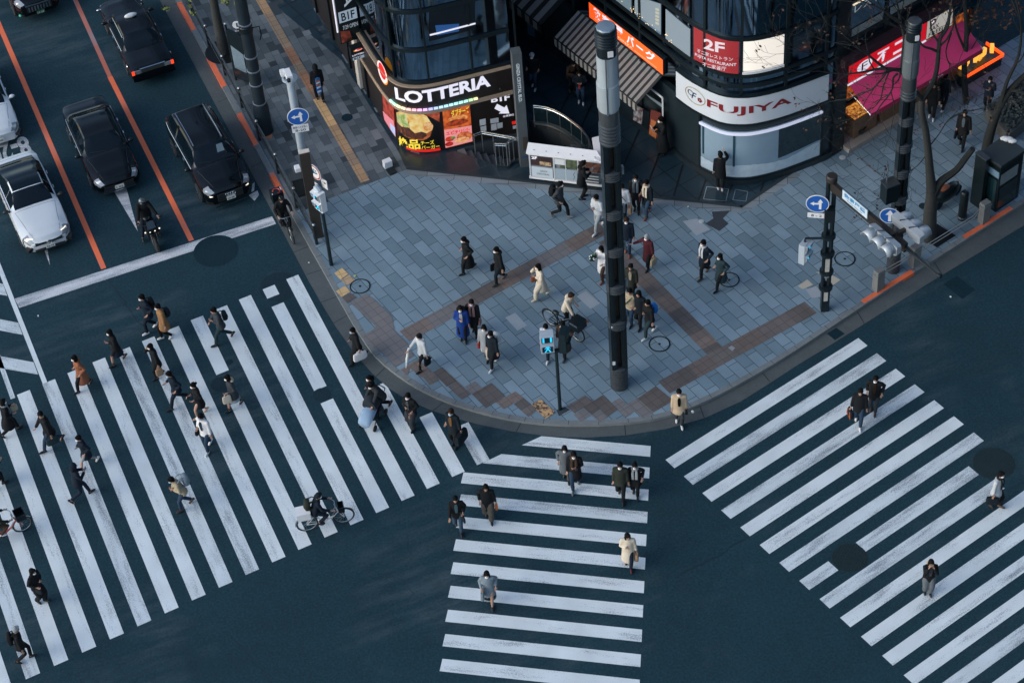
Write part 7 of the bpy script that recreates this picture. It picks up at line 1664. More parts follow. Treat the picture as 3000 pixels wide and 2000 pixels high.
def bicycle(rear, front, label, col, R=.31, zg=0.0, basket=None, box=None, white_box=None, step=True):
    d = Vector((front.x-rear.x, front.y-rear.y, 0)); wb = max(1.0, min(1.18, d.length)); a = atan2(d.y, d.x); c = (rear+front)/2
    r = empty('bicycle', (c.x, c.y, zg), a, label, 'bicycle'); xr, xf = -wb/2, wb/2; ax = R+.014
    cyc_wheel(r, xr, R); cyc_wheel(r, xf, R)
    bb = (xr+.46, 0, .27); st = (xr+.30, 0, .72); hd = (xf-.20, 0, .80); hl = (xf-.15, 0, .62)
    mb = MB(); mb.tube([hl, (xf-.34, 0, .42), (bb[0]+.12, 0, .30), bb], [.026, .030, .030, .03], 8)
    if not step: mb.tube([hd, st], .02, 8)
    mb.tube([bb, st], .018, 6)
    for s_ in (-.05, .05): mb.tube([(bb[0], s_*.6, bb[2]), (xr, s_, ax)], .014, 6); mb.tube([(st[0]-.03, s_*.5, st[2]-.06), (xr, s_, ax)], .010, 6)
    mb.build('frame', col, r, smooth=True, world=False)
    mb = MB(); mb.tube([hd, hl], .024, 8)
    for s_ in (-.055, .055): mb.tube([(hl[0]+.01, s_, hl[2]-.02), (xf-.02, s_, ax+.05), (xf, s_, ax)], .013, 6)
    mb.build('fork', col, r, smooth=True, world=False)
    mb = MB(); hz_ = 1.0; mb.tube([(hd[0]-.02, 0, .78), (hd[0]-.05, 0, hz_)], .015, 6); mb.tube([(hd[0]-.28, -.28, hz_-.02), (hd[0]-.14, -.27, hz_), (hd[0]-.02, -.12, hz_+.01), (hd[0]-.02, .12, hz_+.01), (hd[0]-.14, .27, hz_), (hd[0]-.28, .28, hz_-.02)], .013, 6); mb.build('handlebar', STEEL, r, smooth=True, world=False)
    for s_ in (-1, 1): mb = MB(); mb.tube([(hd[0]-.28, s_*.28, hz_-.02), (hd[0]-.17, s_*.272, hz_)], .018, 6); mb.build('grip', BLK, r, world=False)
    mb = MB(); mb.ell((st[0]-.02, 0, .80), (.14, .085, .05), 10, 6); mb.tube([(st[0], 0, .68), (st[0], 0, .79)], .014, 6); mb.build('saddle', BLK, r, smooth=True, world=False)
    mb = MB(); mb.tube([(bb[0], -.09, bb[2]), (bb[0], .09, bb[2])], .02, 6); mb.lathe((bb[0], -.06, bb[2]), [(.09, 0), (.09, .012), (.01, .012)], 14, axis=(0, -1, 0)); mb.bar((bb[0], .1, bb[2]), (bb[0]+.12, .1, bb[2]-.12), .02, .025); mb.bar((bb[0], -.1, bb[2]), (bb[0]-.12, -.1, bb[2]+.12), .02, .025); mb.build('crank', BLK, r, world=False)
    for s_ in (1, -1): mb = MB(); mb.box((bb[0]+s_*.12, s_*.15, bb[2]-s_*.12), (.09, .08, .025)); mb.build('pedal', BLK, r, world=False)
    for x, a0, a1 in ((xr, 20, 200), (xf, 30, 190)):
        mb = MB(); P = [(x+(R+.035)*cos(radians(t)), 0, ax+(R+.035)*sin(radians(t))) for t in range(a0, a1, 12)]; mb.tube(P, [(.006, .028)]*len(P), 6); mb.build('mudguard', STEEL if col is not PBLK else BLK, r, world=False)
    mb = MB(); mb.ell((xf+.02, 0, .60), (.05, .035, .035), 8, 5); mb.build('lamp', LAMP, r, world=False)
    if basket:
        w_, h_, l_ = basket; mb = MB()
        for (x0, y0, x1, y1) in ((0, -w_/2, l_, -w_/2), (l_, -w_/2, l_, w_/2), (l_, w_/2, 0, w_/2), (0, w_/2, 0, -w_/2)): mb.bar((hd[0]+.06+x0, y0, .68+h_/2), (hd[0]+.06+x1, y1, .68+h_/2), .018, h_)
        mb.box((hd[0]+.06+l_/2, 0, .69), (l_, w_, .02)); mb.build('basket', BLK, r, world=False)
    if white_box: mb = MB(); mb.box((xr-.06, 0, .86), white_box); mb.bar((xr-.2, 0, .68), (xr+.25, 0, .68), .2, .03); mb.build('cargo_box', WHT, r, world=False); mb = MB(); mb.box((xr-.06, 0, .86+white_box[2]/2+.012), (white_box[0]+.02, white_box[1]+.02, .022)); mb.build('box_lid', WHT, r, world=False)
    if box: mb = MB(); mb.box((hd[0]+.26, 0, .86), box); mb.build('front_box', BLK, r, world=False); mb = MB(); mb.box((hd[0]+.26, -box[1]/2-.004, .95), (box[0]*.8, .01, .06)); mb.build('reflective_band', STEEL, r, world=False)
    return r, a, c, dict(st=st, hd=hd, bb=bb, hz=hz_, xr=xr, xf=xf)
EBW = M('white_frame_paint', (.58, .60, .62), .3, noise=.05, coat=.4); RED_F = M('red_frame_paint', (.38, .06, .06), .3, noise=.1, coat=.4)
BK1 = bicycle(g(904, 1553), g(1011, 1529), 'white electric bicycle with a pale box over the rear wheel on the left crosswalk', EBW, R=.33, white_box=(.42, .36, .28), basket=(.3, .2, .18))
BK2 = bicycle(g(-25, 1597), g(72, 1553), 'red bicycle with a dark front basket entering at the left edge', RED_F, R=.31, basket=(.36, .24, .3))
BK3 = bicycle(g(1612, 950, PLZ), g(1693, 998, PLZ), 'black bicycle with a big black front box on the plaza', PBLK, R=.33, zg=PLZ, box=(.42, .44, .34), step=False)
f_ = g(857, 709); BK4 = bicycle(f_-A_d*1.12, f_, 'dark bicycle with a pale front mudguard ridden along the left kerb', PBLK, R=.32, step=False)
# motorcycle
f_ = g(463, 735); MCL = 1.45; c = f_-A_d*(MCL/2+.05); r = MC = empty('motorcycle', (c.x, c.y, 0), AD, 'black motorcycle with a row of small lit lamps at the stop line', 'motorcycle')
for x in (-MCL/2, MCL/2): 
    mb = MB(); mb.lathe((x, -.06, .30), [(.18, 0), (.27, 0), (.30, .03), (.30, .09), (.27, .12), (.18, .12)], 22, axis=(0, 1, 0)); w = mb.build('wheel', TYRE, r, smooth=True, world=False); mb = MB(); mb.lathe((x, -.05, .30), [(.19, 0), (.19, .10), (.05, .13), (.01, .13)], 16, axis=(0, 1, 0)); mb.build('rim', RIM, w, world=False)
mb = MB(); mb.rings([[(x, w*cos(a), z+h*sin(a)) for a in [2*pi*k/10 for k in range(10)]] for x, w, z, h in ((-.95, .08, .72, .06), (-.75, .16, .70, .14), (-.35, .17, .66, .18), (0, .16, .62, .22), (.30, .18, .70, .24), (.5, .16, .78, .18), (.62, .10, .80, .10))]); mb.build('body', PBLK, r, smooth=True, world=False)
mb = MB(); mb.box((.02, 0, .38), (.6, .34, .34)); mb.tube([(-.1, -.18, .3), (-.85, -.2, .36)], .05, 8); mb.build('engine', M('engine_metal', (.05, .055, .06), .4, .7, noise=.3), r, world=False)
mb = MB(); mb.ell((-.42, 0, .82), (.40, .16, .07), 12, 6); mb.build('seat', BLK, r, smooth=True, world=False)
for s_ in (-.09, .09): mb = MB(); mb.tube([(MCL/2, s_, .30), (.46, s_, .95)], .03, 8); mb.build('fork', CHR, r, world=False)
mb = MB(); mb.tube([(.18, -.40, .98), (.34, -.34, 1.0), (.44, -.08, 1.0), (.44, .08, 1.0), (.34, .34, 1.0), (.18, .40, .98)], .017, 6); mb.build('handlebar', BLK, r, smooth=True, world=False)
mb = MB(); mb.rings([[(.50, y, z) for y, z in ((-.16, .70), (.16, .70), (.18, .95), (-.18, .95))], [(.66, y, z) for y, z in ((-.12, .74), (.12, .74), (.14, .90), (-.14, .90))]]); mb.build('fairing', PBLK, r, world=False)
mb = MB(); mb.add([(.58, -.16, .92), (.58, .16, .92), (.42, .13, 1.16), (.42, -.13, 1.16)], [(0, 1, 2, 3), (3, 2, 1, 0)]); mb.build('windscreen', M('tinted_screen', (.05, .08, .11), .1, spec=.8, noise=0), r, world=False)
for y in (-.26, -.10, .08, .26): mb = MB(); mb.ell((.67-.25*abs(y), y, .86), (.026, .032, .032), 8, 5); mb.build('headlight', LITW, r, world=False)
for s_ in (-1, 1): mb = MB(); mb.tube([(.38, s_*.3, 1.0), (.40, s_*.40, 1.16)], .01, 5); mb.ell((.39, s_*.42, 1.18), (.02, .07, .045), 8, 5); mb.build('mirror', BLK, r, world=False)
mb = MB(); P = [(MCL/2+.34*cos(radians(t)), 0, .30+.34*sin(radians(t))) for t in range(40, 150, 12)]; mb.tube(P, [(.008, .07)]*len(P), 6); mb.build('mudguard', PBLK, r, world=False)
# pushchair
wl_ = g(1050, 1266); wr_ = g(1092, 1242); hdg = atan2(-.55, -.55); c = (wl_+wr_)/2+Vector((.28, .34, 0))
r = ST = empty('pushchair', (c.x, c.y, 0), radians(-118), 'dark hooded pushchair with a pale blue foot cover on the left crosswalk', 'pushchair')
DKB = M('hood_navy', (.006, .012, .02), .8, noise=.2); PBC = M('pale_blue_cover', (.22, .33, .46), .85, noise=.2, ns=6)
for x in (-.36, .42):
    for y in (-.27, .27): mb = MB(); mb.lathe((x, y-.02, .12), [(.05, 0), (.12, 0), (.12, .04), (.05, .04)], 14, axis=(0, 1, 0)); w = mb.build('wheel', TYRE, r, smooth=True, world=False); mb = MB(); mb.lathe((x, y-.024, .12), [(.05, 0), (.01, -.002)], 10, axis=(0, 1, 0)); mb.build('hub', STEEL, w, world=False)
mb = MB()
for y in (-.24, .24): mb.tube([(.42, y, .14), (-.05, y, .55), (-.62, y*.9, 1.0)], .016, 6); mb.tube([(-.36, y, .14), (.0, y, .5)], .014, 6)
mb.tube([(-.62, -.22, 1.0), (-.66, 0, 1.02), (-.62, .22, 1.0)], .02, 6); mb.tube([(-.36, -.27, .12), (-.36, .27, .12)], .012, 6); mb.build('frame', BLK, r, world=False)
mb = MB(); mb.rings([[(x, w*cos(a), z+h*max(-.35, sin(a))) for a in [2*pi*k/14 for k in range(14)]] for x, w, z, h in ((-.34, .18, .74, .14), (-.22, .25, .80, .26), (.0, .27, .82, .30), (.16, .25, .80, .26))]); mb.build('hood', DKB, r, smooth=True, world=False)
mb = MB(); mb.rings([[(x, w*cos(a), z+h*sin(a)) for a in [2*pi*k/12 for k in range(12)]] for x, w, z, h in ((.0, .2, .62, .12), (.2, .24, .62, .16), (.45, .25, .55, .16), (.62, .22, .44, .14), (.66, .15, .40, .09))]); mb.build('foot_cover', PBC, r, smooth=True, world=False)
mb = MB(); mb.box((-.05, 0, .42), (.5, .42, .16)); mb.build('basket', DKB, r, world=False)
# ================================================================== PEOPLE
SKIN = M('skin', (.42, .25, .18), .6, noise=.06); HAIR = M('dark_hair', (.004, .0045, .005), .75, noise=.3, ns=20, spec=.12); HAIRB = M('brown_hair', (.022, .014, .010), .75, noise=.3, ns=20, spec=.12); HAIRG = M('grey_hair', (.3, .33, .36), .6, noise=.2)
MASKW = M('mask_white', (.74, .77, .80), .7, noise=.03); MASKB = M('mask_blue', (.30, .50, .68), .7, noise=.03); EYE = M('eye_dark', (.01, .01, .01), .3, noise=0)
_cl = {}
CL = dict(black=(.0055, .0075, .0095), ink=(.004, .010, .016), navy=(.008, .016, .032), dnavy=(.005, .012, .024), char=(.022, .028, .033), dgrey=(.035, .043, .050), grey=(.10, .12, .135), lgrey=(.26, .29, .31), bgrey=(.17, .22, .26), white=(.62, .63, .64), cream=(.56, .50, .40), pale=(.42, .46, .49), beige=(.34, .29, .20), camel=(.27, .145, .065), rust=(.25, .095, .05), tan=(.30, .19, .11), olive=(.020, .026, .020), maroon=(.055, .010, .015), blue=(.008, .042, .21), jeans=(.018, .040, .075), denim=(.03, .06, .10), teal=(.016, .035, .042), tealp=(.10, .20, .23), red=(.32, .03, .03), orange=(.48, .13, .03), brown=(.05, .03, .02), brownred=(.22, .07, .035), pink=(.24, .14, .14), bbag=(.012, .13, .42), fur=(.46, .36, .25), pattern=(.075, .07, .06), skin=(.42, .25, .18), nude=(.45, .30, .22))
def cloth(c, bump=.25):
    if c not in _cl: _cl[c] = M('cloth_'+c, CL[c], .88, noise=.16, ns=7, bump=bump, bs=26, spec=.25)
    return _cl[c]
def shoem(c): return M('shoe_'+c, CL[c], .5, noise=.1)
PEND = []
def ik(a, b, l1, l2, bend):
    d = b-a; L = min(d.length, (l1+l2)*.999); u = d.normalized(); x = (l1*l1-l2*l2+L*L)/(2*L); h = sqrt(max(0, l1*l1-x*x)); n = bend-u*bend.dot(u); n.normalize(); return a+u*x+n*h, a+u*L
def ering(c, rx, ry, X, Y, n=14): return [c+X*(rx*cos(2*pi*k/n))+Y*(ry*sin(2*pi*k/n)) for k in range(n)]
def remesh(o, vox, sm=3):
    m_ = o.modifiers.new('r', 'REMESH'); m_.mode = 'VOXEL'; m_.voxel_size = vox; m_.use_smooth_shade = True
    s_ = o.modifiers.new('s', 'SMOOTH'); s_.factor = .5; s_.iterations = sm; PEND.append(o)
def person(px, py, face, label, top='black', hem=.80, legs='black', shoe='black', hair='short', mask=True, stride=.9, arms=('sw', 'sw'), h=1.70, z=0.0, lead=1, lean=3, leg='pants', under=None, hood=None, scarf=None, hat=None, seat=None, head=0.0, wide=1.0, hc=None, belt=False, face_m=None, off=(0, 0), group='people crossing and walking'):
    """standing, walking or riding figure; local x = forward, y = left"""
    k = h/1.72
    b = g(px, py, z) if not isinstance(px, Vector) else px
    r = empty('person', (b.x, b.y, z), radians(face), label, 'person', group)
    F, Lf, U = Vector((1, 0, 0)), Vector((0, 1, 0)), Vector((0, 0, 1)); s_ = stride
    sw_ = 1 if lead > 0 else -1
    la = radians(lean); hipz = (.93-.035*s_)*k if seat is None else seat[2]
    hip0 = Vector((0, 0, hipz)) if seat is None else Vector(seat)
    T = lambda up, fwd=0, side=0: hip0+Vector((sin(la)*up+cos(la)*fwd, side, cos(la)*up-sin(la)*fwd))
    sh = .50*k; shw = .170*k*(.92 if leg in ('skirt', 'dress') else 1.0)
    nk = T(.555*k); hd = T(.70*k, .03)
    # --- limbs
    ank, kne, feet = {}, {}, {}
    for sd in (1, -1):
        hp = hip0+Vector((0, sd*.085*k, -.02))
        if seat is not None: an = Vector(seat_feet[sd]) if False else Vector(seat_f[sd])
        else:
            fr_ = 1 if sd == sw_ else -1
            an = Vector((.27*s_*k if fr_ > 0 else -.30*s_*k, sd*.075*k, (.085 if fr_ > 0 else .085+.11*s_)*k))
        kn, an = ik(hp, an, .43*k, .43*k, Vector((1, sd*.12, .1))); kne[sd], ank[sd] = kn, an
        pit = 0 if seat is not None else ((.16*s_) if sd == sw_ else -.85*s_); fd = Vector((cos(pit), sd*.10, sin(pit))).normalized(); feet[sd] = fd
    hand, elb, shd = {}, {}, {}
    for sd in (1, -1):
        S_ = T(sh, 0, sd*shw); p = arms[0] if sd > 0 else arms[1]; w_ = .30*k
        q = {'sw': T(-.02*k, (-.26 if sd == sw_ else .26)*s_*k+.04, sd*.24*k), 'down': T(-.06*k, .05, sd*.23*k), 'bag': T(-.07*k, .03, sd*.26*k), 'pocket': T(.10*k, .06, sd*.24*k), 'phone': T(.36*k, .30*k, sd*.06*k), 'face': T(.60*k, .17*k, sd*.08*k), 'chest': T(.30*k, .20*k, sd*.04*k), 'raise': T(.60*k, .36*k, sd*.14*k), 'push': T(.16*k, .46*k, sd*.20*k), 'out': T(.30*k, .28*k, sd*.48*k), 'carry': T(.20*k, .20*k, sd*.20*k), 'bar': None}[p]
        if p == 'bar': q = Vector(bar_h[sd])
        el, hn = ik(S_, q, .285*k, .27*k, Vector((-.8, sd*.35, -.35)) if p not in ('face', 'phone', 'raise', 'chest', 'out') else Vector((-.25, sd*.55, -.9))); shd[sd], elb[sd], hand[sd] = S_, el, hn
    # --- body (one continuous surface)
    mb = MB(); X = T(1, 1)-T(1); X.normalize()
    mb.rings([ering(T(u*k), rx*k, ry*k, X, Lf) for u, rx, ry in ((-.10, .07, .11), (-.04, .10, .15), (.05, .105, .155), (.18, .095, .135), (.32, .105, .155), (.44, .10, .175), (.50, .075, .15), (.545, .052, .06), (.61, .050, .052))])
    HX = Matrix.Rotation(radians(head), 3, 'Z'); hX, hY = HX @ Vector((cos(la*.6), 0, -sin(la*.6))), HX @ Lf; hU = hX.cross(hY); HR = Matrix((hX, hY, hU)).transposed()
    hp_ = lambda x, y, zz: hd+hX*(x*k)+hY*(y*k)+hU*(zz*k)
    mb.ell(hd, (.092*k, .074*k, .118*k), 12, 8, HR); mb.ell(hp_(.092, 0, -.012), (.018*k, .015*k, .026*k), 6, 5, HR); mb.ell(hp_(.03, 0, -.075), (.055*k, .05*k, .045*k), 8, 6, HR)
    for sd in (1, -1):
        mb.ell(hp_(-.005, sd*.077, -.01), (.022*k, .012*k, .034*k), 6, 5, HR)
        mb.tube([shd[sd]-Lf*sd*.03*k, shd[sd], elb[sd], hand[sd]], [.05*k, .050*k, .040*k, .027*k], 8)
        hf = (hand[sd]-elb[sd]).normalized(); mb.ell(hand[sd]+hf*.055*k, (.028*k, .028*k, .05*k), 8, 6, Matrix((orth(hf)[0], orth(hf)[1], hf)).transposed())
        hp = hip0+Vector((0, sd*.085*k, -.02)); mb.tube([hp+U*.03, hp, hp.lerp(kne[sd], .5), kne[sd], kne[sd].lerp(ank[sd], .4), ank[sd]], [.08*k, .083*k, .072*k, .052*k, .052*k, .036*k], 9)
        mb.tube([ank[sd]-feet[sd]*.04*k-U*.03*k, ank[sd]+feet[sd]*.15*k-U*.055*k], [.036*k, .028*k], 7)
    bd = mb.build('body', SKIN, r, world=False); remesh(bd, .019, 2)
    bd['fing'] = 1; FINGERS.append((bd, [(hand[sd].copy(), (hand[sd]-elb[sd]).normalized(), sd, k) for sd in (1, -1)]))
    mb = MB()
    for sd in (1, -1): mb.ell(hp_(.084, sd*.032, .015), (.010*k, .014*k, .010*k), 6, 4, HR)
    mb.build('eyes', EYE, r, world=False)
    # --- trousers, skirt or tights
    lm = cloth(legs) if legs != 'skin' else None
    if lm:
        wd = {'pants': 1.0, 'slim': .80, 'wide': 1.45, 'skirt': .74, 'dress': .74}[leg]
        mb = MB(); mb.rings([ering(T(u*k), rx*k, ry*k, X, Lf) for u, rx, ry in ((-.13, .10, .15), (-.04, .125, .175), (.06, .12, .17))])
        for sd in (1, -1):
            hp = hip0+Vector((0, sd*.085*k, -.02)); e_ = ank[sd]+(kne[sd]-ank[sd]).normalized()*.015
            mb.tube([hp+U*.02, hp.lerp(kne[sd], .5), kne[sd], kne[sd].lerp(ank[sd], .5), e_], [.098*k, .088*k*max(.9, wd), .068*k*wd, .066*k*wd, .056*k*wd], 10)
        remesh(mb.build('trousers' if leg not in ('skirt', 'dress') else 'tights', lm, r, world=False), .021)
    for sd in (1, -1):
        fd = feet[sd]; a0 = ank[sd]; up = (U-fd*U.dot(fd)).normalized(); mb = MB()
        base = a0-up*.045*k; R_ = []
        for t, w_, h_ in ((-.075, .026, .045), (-.05, .038, .060), (.02, .038, .062), (.09, .043, .048), (.15, .038, .036), (.185, .018, .022)):
            c = base+fd*(t*k); side = fd.cross(up); R_.append([c+side*(w_*k*cos(a))+up*((h_*max(0, sin(a)) if sin(a) > 0 else .036*sin(a))*k) for a in [2*pi*j/10 for j in range(10)]])
        mb.rings(R_); mb.build('shoe', shoem(shoe), r, smooth=True, world=False)
    # --- coat / jacket
    cm_ = cloth(top); hz_ = (hem-.93)*1.0*k; fl = max(0, .93-hem); W_ = wide
    mb = MB(); sx = .10*s_*fl
    prof = [(.585, .062, .065), (.55, .085, .10), (.515, .105, .155*W_), (.46, .125*W_, .190*W_), (.36, .135*W_, .190*W_), (.22, .130*W_, .185*W_), (.08, .138*W_, .195*W_)]
    if hz_ < .02: prof += [(-.06*k if hz_ < -.1 else hz_/k, .148*W_, .20*W_)]
    if hz_/k < -.1:
        for f in (.5, 1): prof.append((lerp(-.06, hz_/k, f), (.150+.09*fl*f+sx)*W_, (.20+.07*fl*f)*W_))
    mb.rings([ering(T(u*k) if u > -.05 else hip0+Vector((sin(la)*u*k*.3, 0, u*k)), rx*k, ry*k, X, Lf, 16) for u, rx, ry in prof][::-1])
    for sd in (1, -1):
        hf = (hand[sd]-elb[sd]).normalized(); mb.tube([shd[sd]-Lf*sd*.05*k-U*.01, shd[sd]+Lf*sd*.005, shd[sd].lerp(elb[sd], .5), elb[sd], elb[sd].lerp(hand[sd], .5), hand[sd]-hf*.01], [.078*k*W_, .073*k*W_, .068*k*W_, .062*k*W_, .056*k*W_, .048*k*W_], 10)
    remesh(mb.build('coat' if hem < .7 else 'jacket', cm_, r, world=False), .022)
    if leg in ('skirt', 'dress') and under:
        mb = MB(); zz = -.42*k; mb.rings([ering(hip0+Vector((0, 0, u)), rx*k, ry*k, X, Lf, 14) for u, rx, ry in ((zz, .20+.05*s_, .23), (-.2*k, .17, .20), (.05*k, .13, .17))]); mb.build('skirt', cloth(under), r, smooth=True, world=False)
    elif under:
        mb = MB(); P = []
        for u, w_, o_ in ((.53, .035, .105), (.44, .055, .142), (.30, .050, .152), (.14, .035, .150)):
            P.append([T(u*k, o_*k*W_, y*w_*k) for y in (-1, -.3, .3, 1)])
        V = [p for q in P for p in q]; mb.add(V, [(i*4+j, i*4+j+1, (i+1)*4+j+1, (i+1)*4+j) for i in range(3) for j in range(3)]+[(i*4+j, (i+1)*4+j, (i+1)*4+j+1, i*4+j+1) for i in range(3) for j in range(3)]); mb.build('shirt_front', cloth(under), r, smooth=True, world=False)
    if hood: mb = MB(); mb.ell(T(.545*k, -.085*k), (.085*k, .13*k, .075*k), 10, 6); mb.build('hood', cloth(hood), r, smooth=True, world=False)
    if scarf:
        mb = MB(); N = 14; mb.tube([T(.565*k+.012*sin(t*2), .02+.085*k*cos(t), .095*k*sin(t)) for t in [2*pi*i/N for i in range(N+1)]], .038*k, 7, cap=False)
        for sd in (1, -1): mb.tube([T(.55*k, .10*k, sd*.06*k), T(.40*k, .155*k, sd*.065*k), T(.12*k, .165*k, sd*.06*k)], [(.035*k, .02*k), (.045*k, .018*k), (.045*k, .014*k)], 6)
        mb.build('scarf', cloth(scarf), r, smooth=True, world=False)
    # --- hair / headgear
    hm_ = {'g': HAIRG, 'b': HAIRB}.get(hc, HAIR)
    if hat: hm_ = cloth(hat) if hat != 'helmet' else PBLK
    mb = MB()
    if hair == 'hood':
        mb.ell(hp_(-.03, 0, .015), (.125*k, .115*k, .145*k), 12, 8, HR); mb.ell(hp_(-.08, 0, -.10), (.10*k, .115*k, .10*k), 10, 6, HR)
        mb.build('hood', cloth(hat or top), r, smooth=True, world=False); fh = .035
        mb = MB()
    else:
        mb.ell(hp_(-.020, 0, .034), (.104*k, .094*k, .116*k), 12, 8, HR); mb.ell(hp_(-.05, 0, -.02), (.068*k, .083*k, .10*k), 10, 6, HR); mb.ell(hp_(.05, .02, .085), (.058*k, .07*k, .045*k), 8, 5, HR)
        if hair == 'bob':
            for sd in (1, -1): mb.ell(hp_(-.01, sd*.075, -.04), (.062*k, .032*k, .10*k), 8, 6, HR)
            mb.ell(hp_(-.055, 0, -.07), (.062*k, .095*k, .085*k), 10, 6, HR)
        if hair == 'long':
            for sd in (1, -1): mb.ell(hp_(-.015, sd*.074, -.06), (.052*k, .030*k, .12*k), 8, 6, HR)
            mb.rings([[hp_(-.06-.02*i, 0, zz)+hX*(.045*k*cos(a))+hY*(w_*k*sin(a)) for a in [2*pi*j/10 for j in range(10)]] for i, (zz, w_) in enumerate(((.0, .085), (-.12, .095), (-.24, .085), (-.33, .05)))])
        if hair == 'pony': mb.tube([hp_(-.09, 0, .05), hp_(-.15, 0, .0), hp_(-.16, 0, -.14), hp_(-.14, 0, -.24)], [.03*k, .042*k, .035*k, .012*k], 8)
        if hair == 'bun': mb.ell(hp_(-.12, 0, .05), (.05*k, .05*k, .05*k), 8, 6, HR)
        o_ = mb.build('hair' if not hat else 'hat', hm_, r, smooth=True, world=False)
        if hat and hat not in ('helmet',): mb = MB(); mb.lathe(tuple(hp_(-.01, 0, .045)), [(.098*k, 0), (.104*k, .012), (.098*k, .03)], 14); mb.build('hat_band', hm_, r, smooth=True, world=False); mb = MB(); mb.ell(hp_(-.05, 0, -.035), (.062*k, .078*k, .075*k), 10, 6, HR); mb.build('hair', HAIR if hc != 'g' else HAIRG, r, smooth=True, world=False)
    if mask:
        mb = MB(); mb.ell(hp_(.052, 0, -.048), (.060*k, .060*k, .052*k), 10, 7, HR); mb.build('face_mask', MASKB if mask == 'blue' else MASKW, r, smooth=True, world=False)
    R0 = ROOTM[r.name]
    inf = dict(r=r, k=k, hand={sd: R0 @ hand[sd] for sd in (1, -1)}, hdir={sd: (R0.to_3x3() @ (hand[sd]-elb[sd])).normalized() for sd in (1, -1)}, back=R0 @ T(.30*k, -.13*k*W_), rot=R0.to_3x3(), hip=R0 @ hip0, T=lambda u, f, s__: R0 @ T(u*k, f*k, s__*k))
    return inf
FINGERS = []
seat_f = {}; bar_h = {}
GRP_B = 'bags carried by pedestrians'
def handbag(inf, sd, label, col, w=.30, h=.26, d=.11, kind='tote', drop=.10, rz=0.0, strap=.14):
    p = inf['hand'][sd]+inf['hdir'][sd]*.06; a = atan2(inf['rot'][1][0], inf['rot'][0][0])+rz
    r = empty('bag' if kind != 'paper' else 'paper_bag', (p.x, p.y, p.z-strap-h), a, label, 'bag', GRP_B); m_ = cloth(col) if kind not in ('paper', 'white') else M('bag_'+col, CL[col], .7, noise=.1)
    mb = MB(); R_ = []
    for zz, f in ((0, .86), (.03, 1.0), (h*.5, 1.02), (h*.92, .96), (h, .90)):
        n_ = 16; R_.append([Vector((w*.5*f*(abs(cos(t))**.45)*(1 if cos(t) > 0 else -1), d*.5*f*(1-.3*zz/h)*(abs(sin(t))**.45)*(1 if sin(t) > 0 else -1), zz)) for t in [2*pi*j/n_ for j in range(n_)]])
    mb.rings(R_); mb.build('bag_body', m_, r, smooth=True, world=False)
    for y in (-1, 1):
        mb = MB(); mb.tube([(-w*.24, y*d*.3, h-.01), (-w*.14, y*.02, h+strap*.75), (0, y*.008, h+strap), (w*.14, y*.02, h+strap*.75), (w*.24, y*d*.3, h-.01)], .009, 5); mb.build('handle', m_, r, world=False)
    return r
def backpack(inf, label, col, w=.29, h=.42, d=.17, strap=None):
    p = inf['T'](.12, -.135-d*.42, 0); a = atan2(inf['rot'][1][0], inf['rot'][0][0])
    r = empty('backpack', p, a, label, 'backpack', 'backpacks worn by pedestrians'); m_ = cloth(col)
    mb = MB(); mb.rings([[Vector((d*.5*f*(abs(cos(t))**.6)*(1 if cos(t) > 0 else -1)*(1.15 if cos(t) < 0 else .85), w*.5*f*(abs(sin(t))**.5)*(1 if sin(t) > 0 else -1), zz)) for t in [2*pi*j/16 for j in range(16)]] for zz, f in ((0, .75), (.04, .98), (h*.5, 1.0), (h*.8, .95), (h*.95, .7), (h, .4))]); mb.build('pack', m_, r, smooth=True, world=False)
    mb = MB(); mb.ell((-d*.52, 0, h*.32), (d*.22, w*.36, h*.22), 10, 6); mb.build('pocket', m_, r, smooth=True, world=False)
    for y in (-1, 1): mb = MB(); mb.tube([(.05, y*w*.30, h*.92), (.17, y*w*.32, h*.98), (.285, y*w*.36, h*.72), (.27, y*w*.42, h*.3), (.06, y*w*.42, .06)], [(.022, .010)]*5, 5); mb.build('strap', cloth(strap or col), r, world=False)
    return r
def item(inf, sd, nm, label, mt, size, up=.04, rz=0, tilt=0, cat=None):
    p = inf['hand'][sd]+inf['hdir'][sd]*.08+Vector((0, 0, up)); a = atan2(inf['rot'][1][0], inf['rot'][0][0])+rz
    r = empty(nm, p, a, label, cat or nm.replace('_', ' ')); mb = MB(); R = Matrix.Rotation(tilt, 3, 'Y'); mb.box((0, 0, 0), size, M3=R); mb.build('slab', mt, r, world=False); return r
PHM = M('phone_glass', (.03, .04, .05), .15, noise=0, em='#8fb4d8', es=.08)
W_ = 206
p = person(445, 968, W_, 'person in navy jacket with white shoes walking beside the tan coat', 'dnavy', .72, 'dnavy', 'white', h=1.78, stride=.7, arms=('pocket', 'chest')); backpack(p, 'black backpack on the tall person in navy at the top of the left crosswalk', 'black')
p = person(490, 991, W_, 'person in a tan coat with white shoes and dark backpack', 'camel', .55, 'black', 'white', stride=.55, arms=('down', 'down'), lead=-1); backpack(p, 'dark backpack on the person in the tan coat', 'ink', .26, .36)
p = person(657, 1001, 200, 'person in a grey sweater striding left with a dark backpack', 'dgrey', .80, 'teal', 'black', stride=1.15, mask=False, lean=8, h=1.74, arms=('chest', 'sw')); backpack(p, 'dark backpack on the striding person in the grey sweater', 'ink', .26, .36)
p = person(350, 1062, W_, 'person in a black coat over a navy skirt left of the tan coat', 'black', .72, 'black', 'black', 'bob', stride=.9, leg='skirt', under='navy', arms=('chest', 'down'), h=1.64)
p = person(249, 1138, W_, 'person in a rust brown long coat at the upper left of the left crosswalk', 'rust', .42, 'black', 'black', stride=1.0, arms=('pocket', 'pocket'), h=1.66, hair='bob')
